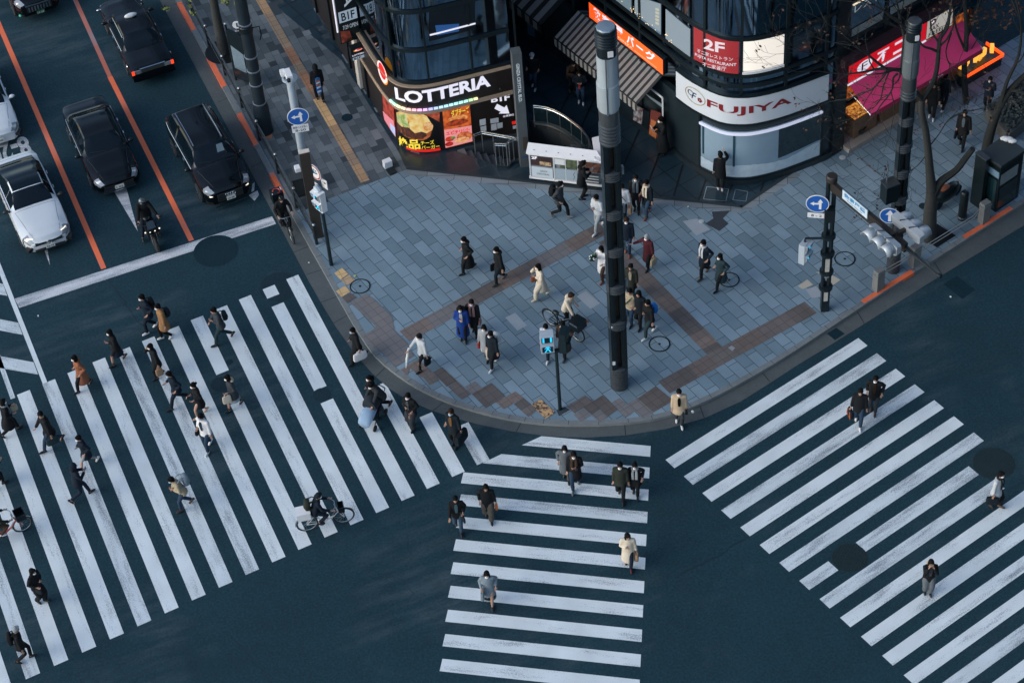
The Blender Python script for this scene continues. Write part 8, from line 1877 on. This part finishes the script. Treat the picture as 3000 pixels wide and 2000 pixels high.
p = person(468, 1103, W_, 'person in a black coat holding a phone to the face and a brown paper bag', 'black', .62, 'ink', 'black', 'bob', stride=.5, arms=('bag', 'face'), h=1.62); handbag(p, 1, 'brown paper bag carried by the person phoning on the left crosswalk', 'tan', .26, .28, .12, 'paper')
p = person(527, 1186, W_, 'person in navy with a pale blue mask taking a long stride', 'dnavy', .74, 'dnavy', 'black', stride=1.2, mask='blue', lean=7, h=1.72, arms=('pocket', 'carry'))
p = person(592, 1216, W_, 'person in a flared black coat with bare legs and nude shoes', 'black', .55, 'skin', 'nude', stride=.75, h=1.62, arms=('carry', 'chest'), hair='bun')
p = person(614, 1314, 238, 'person in a white jacket and jeans with a dark crossbody bag', 'white', .78, 'jeans', 'white', stride=.7, mask='blue', under='denim', arms=('down', 'pocket'), h=1.76); r = handbag(p, -1, 'dark crossbody bag of the person in the white jacket', 'ink', .24, .2, .1, strap=.05)
p = person(691, 1195, 200, 'person in a grey coat over a white skirt with black boots', 'dgrey', .62, 'black', 'black', 'bob', stride=.9, leg='skirt', under='lgrey', hood='fur', arms=('carry', 'down'), h=1.64); handbag(p, 1, 'cream shoulder bag of the person in grey coat and white skirt', 'cream', .30, .30, .1)
p = person(34, 1270, 26, 'person in a long black coat with pale scarf at the left edge', 'black', .42, 'black', 'black', 'long', stride=1.1, scarf='lgrey', arms=('phone', 'carry'), h=1.66); handbag(p, 1, 'beige shoulder bag of the person in long black coat at the left edge', 'beige', .24, .22, .1, strap=.04)
p = person(157, 1308, W_, 'person in a black jacket and jeans carrying a dark blue bag, no mask', 'black', .70, 'jeans', 'black', stride=1.2, mask=False, head=140*0+60, lean=5, h=1.78, arms=('bag', 'sw'), wide=1.08); handbag(p, 1, 'dark blue holdall carried low by the person in black jacket and jeans', 'teal', .42, .24, .2, strap=.10)
p = person(263, 1368, W_, 'person in a short dark coat with one white shoe lifted behind', 'dnavy', .62, 'lgrey', 'white', stride=1.15, leg='skirt', lean=5, arms=('pocket', 'chest'), h=1.62)
p = person(240, 1460, 24, 'person in a navy hooded top looking at a phone while striding', 'dnavy', .76, 'navy', 'black', 'hood', mask=False, stride=1.2, arms=('phone', 'phone'), h=1.72, hat='dnavy'); item(p, -1, 'phone', 'pale phone held by the striding person in the navy hooded top', PHM, (.012, .075, .15), tilt=.5)
p = person(-4, 1428, 26, 'person in black cut by the left edge carrying a white carrier bag', 'black', .5, 'black', 'black', 'long', stride=.8, arms=('bag', 'phone'), h=1.66); handbag(p, 1, 'white carrier bag with the person in black at the left edge', 'white', .26, .3, .1, 'white')
p = person(547, 1485, W_, 'person bending forward in a beige jacket and jeans with a grey backpack', 'beige', .80, 'jeans', 'brown', stride=.8, mask='blue', lean=20, h=1.70, arms=('chest', 'chest')); backpack(p, 'big grey blue backpack on the bending person in beige', 'bgrey', .32, .44, .2)
p = person(122, 1762, 330, 'person all in black with wide trousers on the lower left crosswalk', 'black', .78, 'black', 'black', 'bob', stride=.35, leg='wide', arms=('chest', 'carry'), h=1.66); handbag(p, -1, 'black bag on the arm of the person in wide black trousers', 'ink', .24, .2, .1, strap=.05)
p = person(74, 1934, 12, 'person with a pale knit hat and black jacket at the bottom left', 'black', .76, 'black', 'black', stride=.75, mask=False, hat='lgrey', arms=('sw', 'down'), h=1.68, hc='g'); backpack(p, 'black backpack on the person with the pale knit hat', 'black', .32, .44)
# kerb corner
p = person(1052, 1057, W_, 'person in black with a blue mask carrying a big white tote at the kerb', 'black', .72, 'black', 'black', 'short', mask='blue', stride=1.1, leg='wide', arms=('bag', 'chest'), h=1.64, z=.008); handbag(p, 1, 'big white tote bag of the person in black at the kerb', 'white', .50, .30, .14, strap=.10)
p = person(1100, 1196, 208, 'person in dark clothes with tied hair behind the pushchair', 'black', .66, 'black', 'black', 'pony', stride=.3, arms=('down', 'chest'), h=1.62)
p = person(1124, 1208, 214, 'person in dark grey leaning forward to push the pushchair', 'char', .78, 'black', 'black', stride=1.1, lean=24, arms=('push', 'push'), h=1.76)
p = person(1211, 1252, 236, 'person in a black jacket over a striped shirt at the kerb ramp', 'black', .70, 'char', 'black', stride=.35, under='grey', arms=('carry', 'chest'), h=1.70, leg='wide'); handbag(p, 1, 'brown clutch held by the person in black jacket and striped shirt', 'pink', .24, .16, .07, strap=.02)
p = person(1336, 1303, 236, 'person in a dark suit with tan shirt and blue mask at the kerb edge', 'ink', .66, 'black', 'black', stride=.15, mask='blue', under='camel', arms=('bag', 'pocket'), h=1.78, hc='b'); handbag(p, 1, 'large black holdall beside the person in the dark suit', 'ink', .60, .40, .22, strap=.06)
# plaza
Z = PLZ
p = person(1373, 795, 200, 'person in a long black quilted coat in the upper plaza', 'black', .35, 'black', 'black', 'short', stride=.85, arms=('pocket', 'pocket'), h=1.68, z=Z, hood='black')
p = person(1467, 826, 206, 'person in a black coat with hood carrying a flat black bag', 'black', .62, 'ink', 'dgrey', stride=.75, arms=('bag', 'bag'), h=1.70, z=Z, hood='black'); handbag(p, -1, 'flat black bag carried by the person in the hooded black coat', 'ink', .40, .32, .06, strap=.06)
p = person(1588, 872, 196, 'person in a cream coat holding a hand to the face', 'cream', .48, 'cream', 'cream', 'long', stride=.95, arms=('chest', 'face'), h=1.64, z=Z, leg='wide'); handbag(p, 1, 'brown shoulder bag on the cream coat', 'brownred', .22, .22, .1, strap=.03)
p = person(1359, 996, 264, 'person in a long bright blue coat with a white collar', 'blue', .32, 'black', 'black', 'bob', stride=.25, under='white', arms=('down', 'chest'), h=1.68, z=Z); backpack(p, 'black bag slung behind the long blue coat', 'black', .34, .4, .16)
p = person(1392, 976, 256, 'person in black with a dusty pink scarf right of the blue coat', 'black', .55, 'black', 'black', 'short', stride=.5, scarf='pink', arms=('down', 'carry'), h=1.66, z=Z); handbag(p, 1, 'dusty pink shoulder bag of the person with pink scarf', 'pink', .24, .17, .09, strap=.03)
p = person(1428, 1048, 248, 'person in a pale grey coat half hidden behind the black quilted coat', 'lgrey', .50, 'cream', 'black', 'long', stride=.5, arms=('down', 'bag'), h=1.62, z=Z); handbag(p, -1, 'small red bag on the pale grey coat', 'red', .15, .22, .1, strap=.05)
p = person(1449, 1071, 228, 'person in a black quilted coat with white shoes and a pale backpack', 'ink', .52, 'black', 'white', stride=.85, arms=('down', 'down'), h=1.70, z=Z); backpack(p, 'pale grey backpack on the person in the black quilted coat', 'pale', .30, .40, .2)
p = person(1244, 1076, 216, 'person in a shiny cream quilted jacket with dark cap and umbrella', 'pale', .76, 'black', 'black', stride=.9, leg='slim', arms=('bag', 'push'), h=1.66, z=Z, hat='black', hood='pale'); handbag(p, 1, 'black bag in the hand of the person in the cream quilted jacket', 'ink', .26, .34, .1, strap=.06)
q = p['hand'][-1]+Vector((0, 0, -.02)); um = empty('folded_umbrella', q, 0, 'white folded umbrella held out by the person in the cream quilted jacket', 'umbrella'); mb = MB(); mb.tube([q+Vector((.02, .05, .12)), q, q+Vector((-.06, -.10, -.28)), q+Vector((-.13, -.2, -.62))], [.012, .03, .055, .01], 8); mb.build('canopy', M('umbrella_white', (.55, .60, .60), .5), um, smooth=True); mb = MB(); mb.tube([q+Vector((.02, .05, .12)), q+Vector((.05, .02, .14))], .018, 6); mb.build('handle', BLK, um)
a = BK3[1]; bb_ = Vector((cos(a), sin(a), 0)); sd_ = Vector((-bb_.y, bb_.x, 0)); cc = BK3[2]-bb_*.12+sd_*.33
p = person(Vector((cc.x, cc.y, Z)), 0, math.degrees(a), 'person in a cream jacket leaning over the black bicycle on the plaza', 'cream', .82, 'black', 'black', 'short', mask=False, stride=.55, lean=18, arms=('carry', 'push'), h=1.74, z=Z, hc='b', hood='cream')
p = person(1607, 1048, 240, 'person in a pale top and white sneakers behind the corner pedestrian signal', 'pale', .80, 'navy', 'white', stride=.65, arms=('down', 'down'), h=1.66, z=Z)
p = person(1656, 1044, 238, 'person in a long brown coat behind the corner pedestrian signal', 'brown', .40, 'black', 'dgrey', stride=.6, arms=('pocket', 'bag'), h=1.72, z=Z)
p = person(1642, 637, 338, 'person in a dark grey jacket walking right past the display case', 'dgrey', .78, 'black', 'grey', stride=1.05, arms=('down', 'pocket'), h=1.74, z=Z, head=20); backpack(p, 'big black backpack on the person in dark grey by the display case', 'black', .32, .46, .22)
p = person(1706, 582, 8, 'person in a hooded black jacket looking at a phone before the display case', 'black', .70, 'black', 'black', stride=.2, mask=False, arms=('phone', 'phone'), h=1.76, z=Z, hood='black', lean=6); item(p, -1, 'phone', 'phone in the hands of the person at the display case', PHM, (.012, .08, .15), tilt=.6)
p = person(1756, 673, 222, 'person all in pale grey and white left of the lamp tower', 'pale', .84, 'lgrey', 'white', stride=1.0, mask=False, arms=('chest', 'chest'), h=1.74, z=Z, lean=6)
p = person(1826, 640, 258, 'person in an off white coat with a black strap right of the lamp tower', 'white', .58, 'black', 'black', stride=.3, arms=('bag', 'down'), h=1.66, z=Z); handbag(p, 1, 'brown paper bag of the person in the off white coat', 'tan', .26, .32, .14, 'paper'); pp_ = p; mb = MB(); mb.tube([p['T'](.50, .05, -.12), p['T'](.38, .165, -.03), p['T'](.12, .17, .14)], .012, 5); o = mb.build('strap', BLK, p['r'])
p = person(1866, 618, 255, 'person in a black suit and white mask on the dark apron edge', 'black', .68, 'black', 'black', stride=.25, scarf='grey', arms=('carry', 'down'), h=1.74, z=Z); handbag(p, 1, 'dark red folder bag between the black suit and the white scarf', 'maroon', .24, .3, .06, strap=.02)
p = person(1898, 631, 226, 'person with a long cream scarf over a black coat and brown shoes', 'ink', .62, 'denim', 'brownred', mask=False, stride=.6, scarf='cream', arms=('down', 'pocket'), h=1.72, z=Z)
p = person(1839, 742, 256, 'person in navy with brown shoes emerging behind the lamp tower', 'dnavy', .76, 'jeans', 'brownred', stride=.4, arms=('down', 'down'), h=1.74, z=Z, hc='b')
p = person(1900, 785, 226, 'person in a maroon coat with a pale hat and one arm stretched out', 'maroon', .46, 'black', 'black', stride=.4, hat='lgrey', arms=('bag', 'out'), h=1.62, z=Z, hc='g'); handbag(p, 1, 'tan bag of the person in the maroon coat', 'beige', .30, .28, .12)
p = person(1768, 820, 226, 'person in white with brown boots hidden by the lamp tower, holding flowers', 'white', .5, 'brown', 'brownred', 'long', stride=.5, arms=('carry', 'phone'), h=1.64, z=Z)
q = p['hand'][-1]; r = empty('bouquet', q, 0, 'bunch of green and white flowers beside the lamp tower', 'flowers'); mb = MB(); rd = random.Random(2)
for k in range(26): a_ = Vector((rd.uniform(-1, .2), rd.uniform(-.6, .6), rd.uniform(-.1, 1))).normalized(); c_ = q+a_*rd.uniform(.08, .22); b2_ = a_.orthogonal().normalized()*.05; mb.add([q+a_*.04, c_-b2_, c_+a_*.06, c_+b2_], [(0, 1, 2, 3)])
mb.build('leaves', M('bouquet_green', (.03, .08, .04), .7, noise=.3), r); mb = MB()
for k in range(7): mb.ell(q+Vector((rd.uniform(-.2, .0), rd.uniform(-.10, .10), rd.uniform(.08, .22))), (.035, .035, .03), 6, 4)
mb.build('blossoms', WSGN, r)
p = person(1852, 872, 246, 'person in dark olive with tied hair behind the beige jacket', 'olive', .6, 'black', 'black', 'pony', stride=.4, arms=('down', 'bag'), h=1.64, z=Z, mask=False, under='cream'); handbag(p, -1, 'white plastic bag above the head of the beige jacket', 'pale', .26, .3, .1, 'white')
p = person(1850, 946, 236, 'person in a beige jacket with a black crossbody strap and jeans', 'beige', .80, 'jeans', 'black', stride=.5, mask=False, arms=('pocket', 'down'), h=1.68, z=Z); mb = MB(); mb.tube([p['T'](.50, .06, .12), p['T'](.36, .165, .02), p['T'](.10, .17, -.14)], .02, 5); mb.build('strap', BLK, p['r'])
p = person(1876, 955, 236, 'person in a black jacket between the beige jacket and the blue backpack', 'ink', .78, 'black', 'black', stride=.5, arms=('down', 'pocket'), h=1.72, z=Z, mask=False, hair='bob')
p = person(1904, 982, 210, 'person in a black jacket with white sneakers right of the lamp tower', 'black', .78, 'teal', 'white', stride=.85, arms=('down', 'chest'), h=1.72, z=Z, mask=False); backpack(p, 'bright blue backpack right of the lamp tower', 'bbag', .26, .38, .16)
p = person(2064, 808, 214, 'person in navy with pale scarf and brown shoes, left of a walking pair', 'dnavy', .62, 'black', 'brown', stride=.8, scarf='pale', arms=('pocket', 'down'), h=1.74, z=Z)
p = person(2112, 842, 214, 'person in a dark teal coat, right of a walking pair near a manhole', 'teal', .45, 'black', 'black', 'bob', stride=.95, arms=('pocket', 'pocket'), h=1.64, z=Z)
# right crosswalk and kerb
p = person(1990, 1241, 266, 'person in a pale fur coat stepping off the kerb', 'fur', .66, 'dgrey', 'white', stride=.5, under='black', arms=('down', 'down'), h=1.70, z=.008, wide=1.12); handbag(p, 1, 'small black bag of the person in the fur coat', 'ink', .18, .2, .1, strap=.02)
p = person(2514, 1242, 256, 'person in black with jeans carrying an orange edged bag', 'black', .74, 'jeans', 'white', stride=.7, mask=False, arms=('down', 'bag'), h=1.74); r = handbag(p, -1, 'black bag with orange edges on the right crosswalk', 'ink', .34, .30, .12, rz=.4, strap=.10)
for s_ in (-1, 1):
    mb = MB(); mb.tube([(s_*.15, -.066, .01), (s_*.10, -.066, .29)], .014, 5); mb.tube([(-.16, -.066*1, .02), (.16, -.066, .02)], .012, 5); mb.build('orange_edge', cloth('orange'), r, world=False)
p = person(2558, 1206, 250, 'person in a black jacket over brown beside the orange edged bag carrier', 'black', .72, 'dgrey', 'brown', stride=.3, under='brown', arms=('pocket', 'pocket'), h=1.74)
p = person(2913, 1483, 318, 'person in a grey coat carrying a dark bag at the right crosswalk end', 'pale', .66, 'black', 'brown', stride=.5, under='white', scarf='char', arms=('down', 'bag'), h=1.70); handbag(p, -1, 'dark bag of the person in grey at the right crosswalk end', 'ink', .40, .28, .16, rz=.5, strap=.08)
p = person(2716, 1735, 268, 'person with a fur hood raising both hands to the face on the right crosswalk', 'black', .74, 'grey', 'black', 'bob', stride=.15, leg='wide', hood='fur', under='grey', arms=('face', 'face'), h=1.64)
# centre crosswalk
p = person(1660, 1402, 264, 'person in a grey coat beside the tall black coat on the centre crosswalk', 'grey', .45, 'pattern', 'black', 'bob', stride=.5, arms=('down', 'pocket'), h=1.64)
p = person(1687, 1427, 264, 'person in a black coat with jeans on the centre crosswalk', 'black', .55, 'jeans', 'grey', stride=.7, arms=('chest', 'down'), h=1.78, scarf='brown', lead=-1)
p = person(1821, 1457, 258, 'person in an olive jacket holding hands on the centre crosswalk', 'olive', .76, 'black', 'black', stride=.75, arms=('down', 'down'), h=1.76, wide=1.06)
p = person(1863, 1449, 258, 'person in black with a pale grey scarf right of the olive jacket', 'black', .62, 'black', 'black', stride=.5, scarf='lgrey', arms=('pocket', 'down'), h=1.60, hair='bun')
p = person(1345, 1550, 268, 'person in a black jacket over a pale teal shirt and jeans', 'black', .76, 'denim', 'black', stride=.75, under='tealp', arms=('carry', 'sw'), h=1.68, mask=False); handbag(p, 1, 'flat black bag under the arm of the person in the teal shirt', 'ink', .36, .24, .07, rz=.4, strap=.03)
p = person(1433, 1518, 268, 'person in a black coat over patterned trousers with an orange bag', 'black', .60, 'pattern', 'black', 'bob', stride=.6, leg='wide', arms=('bag', 'pocket'), h=1.70, hair_=None) if False else person(1433, 1518, 268, 'person in a black coat over patterned trousers with an orange bag', 'black', .60, 'pattern', 'black', 'bob', stride=.6, leg='wide', arms=('bag', 'pocket'), h=1.70, mask=False); handbag(p, 1, 'small orange bag on the centre crosswalk', 'orange', .18, .24, .1, strap=.05)
p = person(1436, 1768, 266, 'person in a long blue grey coat alone at the lower centre crosswalk', 'bgrey', .40, 'skin', 'black', 'bob', stride=.6, leg='skirt', under='black', arms=('pocket', 'carry'), h=1.66); handbag(p, -1, 'blue grey bag on the arm of the blue grey coat', 'bgrey', .30, .34, .12, strap=.05)
p = person(1842, 1658, 264, 'person in a cream coat with dark red shoes on the centre crosswalk', 'cream', .42, 'navy', 'maroon', 'bob', stride=.55, arms=('bag', 'chest'), h=1.66, mask=False, head=25); handbag(p, 1, 'beige bag of the person in the cream coat with red shoes', 'tan', .28, .30, .12, 'paper', strap=.06)
# left pavement, shop front, alley, avenue
p = person(939, 297, 106, 'person in a dark hooded jacket walking away on the tactile strip', 'black', .78, 'black', 'brown', 'hood', mask=False, stride=.6, arms=('down', 'down'), h=1.74, z=Z, hat='black')
r = empty('skateboard', p['T'](-.12, -.20, .02), radians(106), 'colourful skateboard strapped on the back of the hooded person', 'skateboard'); mb = MB(); mb.rings([[Vector((-.02+dx, w_*cos(t), zz+.0*t)) if False else Vector((dx+.012*sin(t), w_*cos(t), zz)) for t in [2*pi*j/10 for j in range(10)]] for zz, w_, dx in ((-.25, .03, -.03), (-.2, .09, -.01), (-.1, .10, 0), (.4, .10, 0), (.5, .09, -.01), (.55, .03, -.03))]); mb.build('deck', M('deck_blue', (.02, .16, .42), .4, noise=.2), r, smooth=True, world=False)
for i, (zz, c_) in enumerate(((.38, 'orange'), (.28, 'white'), (.18, 'orange'), (.06, 'white'), (-.04, 'bbag'), (-.14, 'white'))): mb = MB(); mb.box((-.02, .0, zz), (.016, .15, .06), M3=Matrix.Rotation(.3*(-1)**i, 3, 'X')); mb.build('print', M('print_'+c_, CL[c_], .5, noise=.1), r, world=False)
p = person(2110, 556, 84, 'person all in black with white shoes photographing the shop window', 'black', .66, 'black', 'white', mask=False, stride=.15, arms=('down', 'raise'), h=1.72, z=Z); item(p, -1, 'phone', 'phone held up before the frosted shop window', WSGN, (.012, .08, .15), cat='phone')
p = person(1942, 452, 200, 'person in a long black coat reading a white leaflet at the menu stand', 'black', .25, 'black', 'black', stride=.05, arms=('phone', 'phone'), h=1.78, z=Z, wide=1.1); item(p, -1, 'leaflet', 'white leaflet held at the menu stand', WSGN, (.012, .18, .25), tilt=.5)
p = person(1676, 268, 290, 'person in a dark brown jacket bending in the alley', 'brown', .74, 'black', 'dgrey', mask=False, stride=.3, lean=22, arms=('phone', 'phone'), h=1.72, z=Z)
p = person(1703, 300, 262, 'person in a dark jacket and jeans in the alley', 'ink', .84, 'jeans', 'white', mask=False, stride=.2, lean=14, arms=('chest', 'chest'), h=1.70, z=Z); handbag(p, 1, 'small red bag of the person in jeans in the alley', 'red', .16, .16, .08, strap=.05)
p = person(1566, 256, 250, 'person with a pale hat and jeans standing deep in the alley', 'black', .80, 'jeans', 'white', stride=.4, hat='pale', arms=('pocket', 'pocket'), h=1.68, z=Z)
p = person(2729, 345, 250, 'person in black standing under the front edge of the pink awning', 'black', .70, 'black', 'white', mask=False, stride=.3, arms=('down', 'down'), h=1.72, z=Z)
p = person(2759, 322, 60, 'person in dark clothes walking right past the pink awning', 'ink', .76, 'black', 'white', mask=False, stride=.7, arms=('down', 'down'), h=1.70, z=Z)
p = person(2892, 322, 240, 'person in a blue jacket at the planting bed on the right', 'navy', .76, 'black', 'black', stride=.2, arms=('chest', 'chest'), h=1.58, z=Z)
p = person(2817, 430, 244, 'person in a dark suit with a pale shirt walking near the booth', 'black', .66, 'black', 'black', mask=False, stride=.6, under='bgrey', arms=('bag', 'down'), h=1.76, z=Z); handbag(p, -1, 'black briefcase of the person in the dark suit near the booth', 'ink', .38, .28, .1, strap=.05)
# riders
def rider(bk, label, top, legs_, **kw):
    r, a, c, d = bk; zg = r.location.z
    seat_f.clear(); bar_h.clear()
    seat_f.update({1: (d['bb'][0]+.10, .14, .22), -1: (d['bb'][0]-.08, -.14, .42)}); bar_h.update({s_: (d['hd'][0]-.20, s_*.26, d['hz']+.03) for s_ in (1, -1)})
    return person(Vector((c.x, c.y, zg)), 0, math.degrees(a), label, top, .80, legs_, seat=(d['st'][0], 0, .90), lean=kw.pop('lean', 16), arms=('bar', 'bar'), stride=0, z=zg, group='riders', **kw)
p = rider(BK1, 'rider in navy with a cap on the white electric bicycle', 'dnavy', 'dnavy', hat='ink', h=1.66, mask=True); backpack(p, 'dark green backpack on the rider of the white bicycle', 'olive', .30, .40, .2)
p = rider(BK2, 'rider in dark brown on the red bicycle at the left edge', 'olive', 'brown', h=1.66, shoe='white')
p = rider(BK4, 'rider in black on the dark bicycle by the guard rail', 'black', 'black', hat='helmet', h=1.72, mask=False)
q = p['T'](.10, -.36, 0); r = empty('delivery_box', q, BK4[1], 'black square delivery box with a red ring on the kerbside rider', 'delivery bag'); mb = MB(); mb.box((0, 0, .22), (.36, .42, .44)); mb.build('box', BLK, r, world=False); mb = MB(); mb.tube([(.02+.13*cos(t), .13*sin(t), .445) for t in [2*pi*k/18 for k in range(15)]], .022, 5, cap=False); mb.build('ring_mark', M('ring_red', (.35, .03, .03), .4), r, world=False); mb = MB(); mb.box((.12, -.18, .445), (.05, .03, .012)); mb.box((-.05, .18, .445), (.16, .03, .012)); mb.build('reflector', WSGN, r, world=False)
seat_f.clear(); bar_h.clear(); seat_f.update({1: (.0, .30, .08), -1: (.05, -.34, .08)}); bar_h.update({s_: (.24, s_*.38, 1.02) for s_ in (1, -1)})
c = MC.location; p = person(Vector((c.x, c.y, 0)), 0, math.degrees(AD), 'rider in dark clothes with a grey helmet on the motorcycle', 'black', .80, 'dnavy', seat=(-.34, 0, .92), lean=10, arms=('bar', 'bar'), stride=0, hat='helmet', mask=False, h=1.76, wide=1.2, group='riders')
hd_ = p['T'](.71, .05, 0); mb = MB(); mb.ell(hd_, (.145, .125, .15), 14, 9); mb.build('helmet', M('helmet_grey', (.05, .065, .075), .15, noise=.2, coat=.8), p['r'], smooth=True); mb = MB(); mb.ell(hd_+Vector((A_d.x, A_d.y, 0))*.05+Vector((0, 0, .0)), (.115, .115, .06), 12, 6); mb.build('visor', CGL, p['r'], smooth=True)
# --- bake the smooth bodies and clothes, then root five fingers and a thumb in each palm
dg = bpy.context.evaluated_depsgraph_get(); dg.update()
fm = {o.name: L_ for o, L_ in FINGERS}
for o in PEND:
    me = bpy.data.meshes.new_from_object(o.evaluated_get(dg)); mt = o.data.materials[0]
    me.materials.clear(); me.materials.append(mt)
    if o.name in fm:
        bm = bmesh.new(); bm.from_mesh(me); mb = MB()
        for hp, hf, sd, k in fm[o.name]:
            x, y = orth(hf); side = (Vector((0, 0, 1)).cross(hf)); side = side.normalized() if side.length > .1 else Vector((1, 0, 0)); nrm = side.cross(hf).normalized()
            for i, (of, L_) in enumerate(((-.024, .062), (-.008, .072), (.008, .068), (.023, .054))):
                a = hp+hf*.085*k+side*(of*k); mb.tube([a-hf*.02*k, a+hf*.03*k-nrm*.004*k, a+hf*(L_*.8*k)-nrm*.022*k, a+hf*(L_*.85*k)-nrm*.045*k], [.0092*k, .009*k, .0082*k, .006*k], 5)
            a = hp+hf*.03*k+side*(.022*k); mb.tube([a, a+side*.022*k+hf*.025*k, a+side*.026*k+hf*.055*k-nrm*.012*k], [.011*k, .0105*k, .007*k], 5)
        vs = [bm.verts.new(p_) for p_ in mb.v]
        for f in mb.f: bm.faces.new([vs[i] for i in f])
        bm.to_mesh(me); bm.free()
        if 'fing' in o: del o['fing']
    me.polygons.foreach_set('use_smooth', [True]*len(me.polygons))
    o.modifiers.clear(); old = o.data; o.data = me; bpy.data.meshes.remove(old)
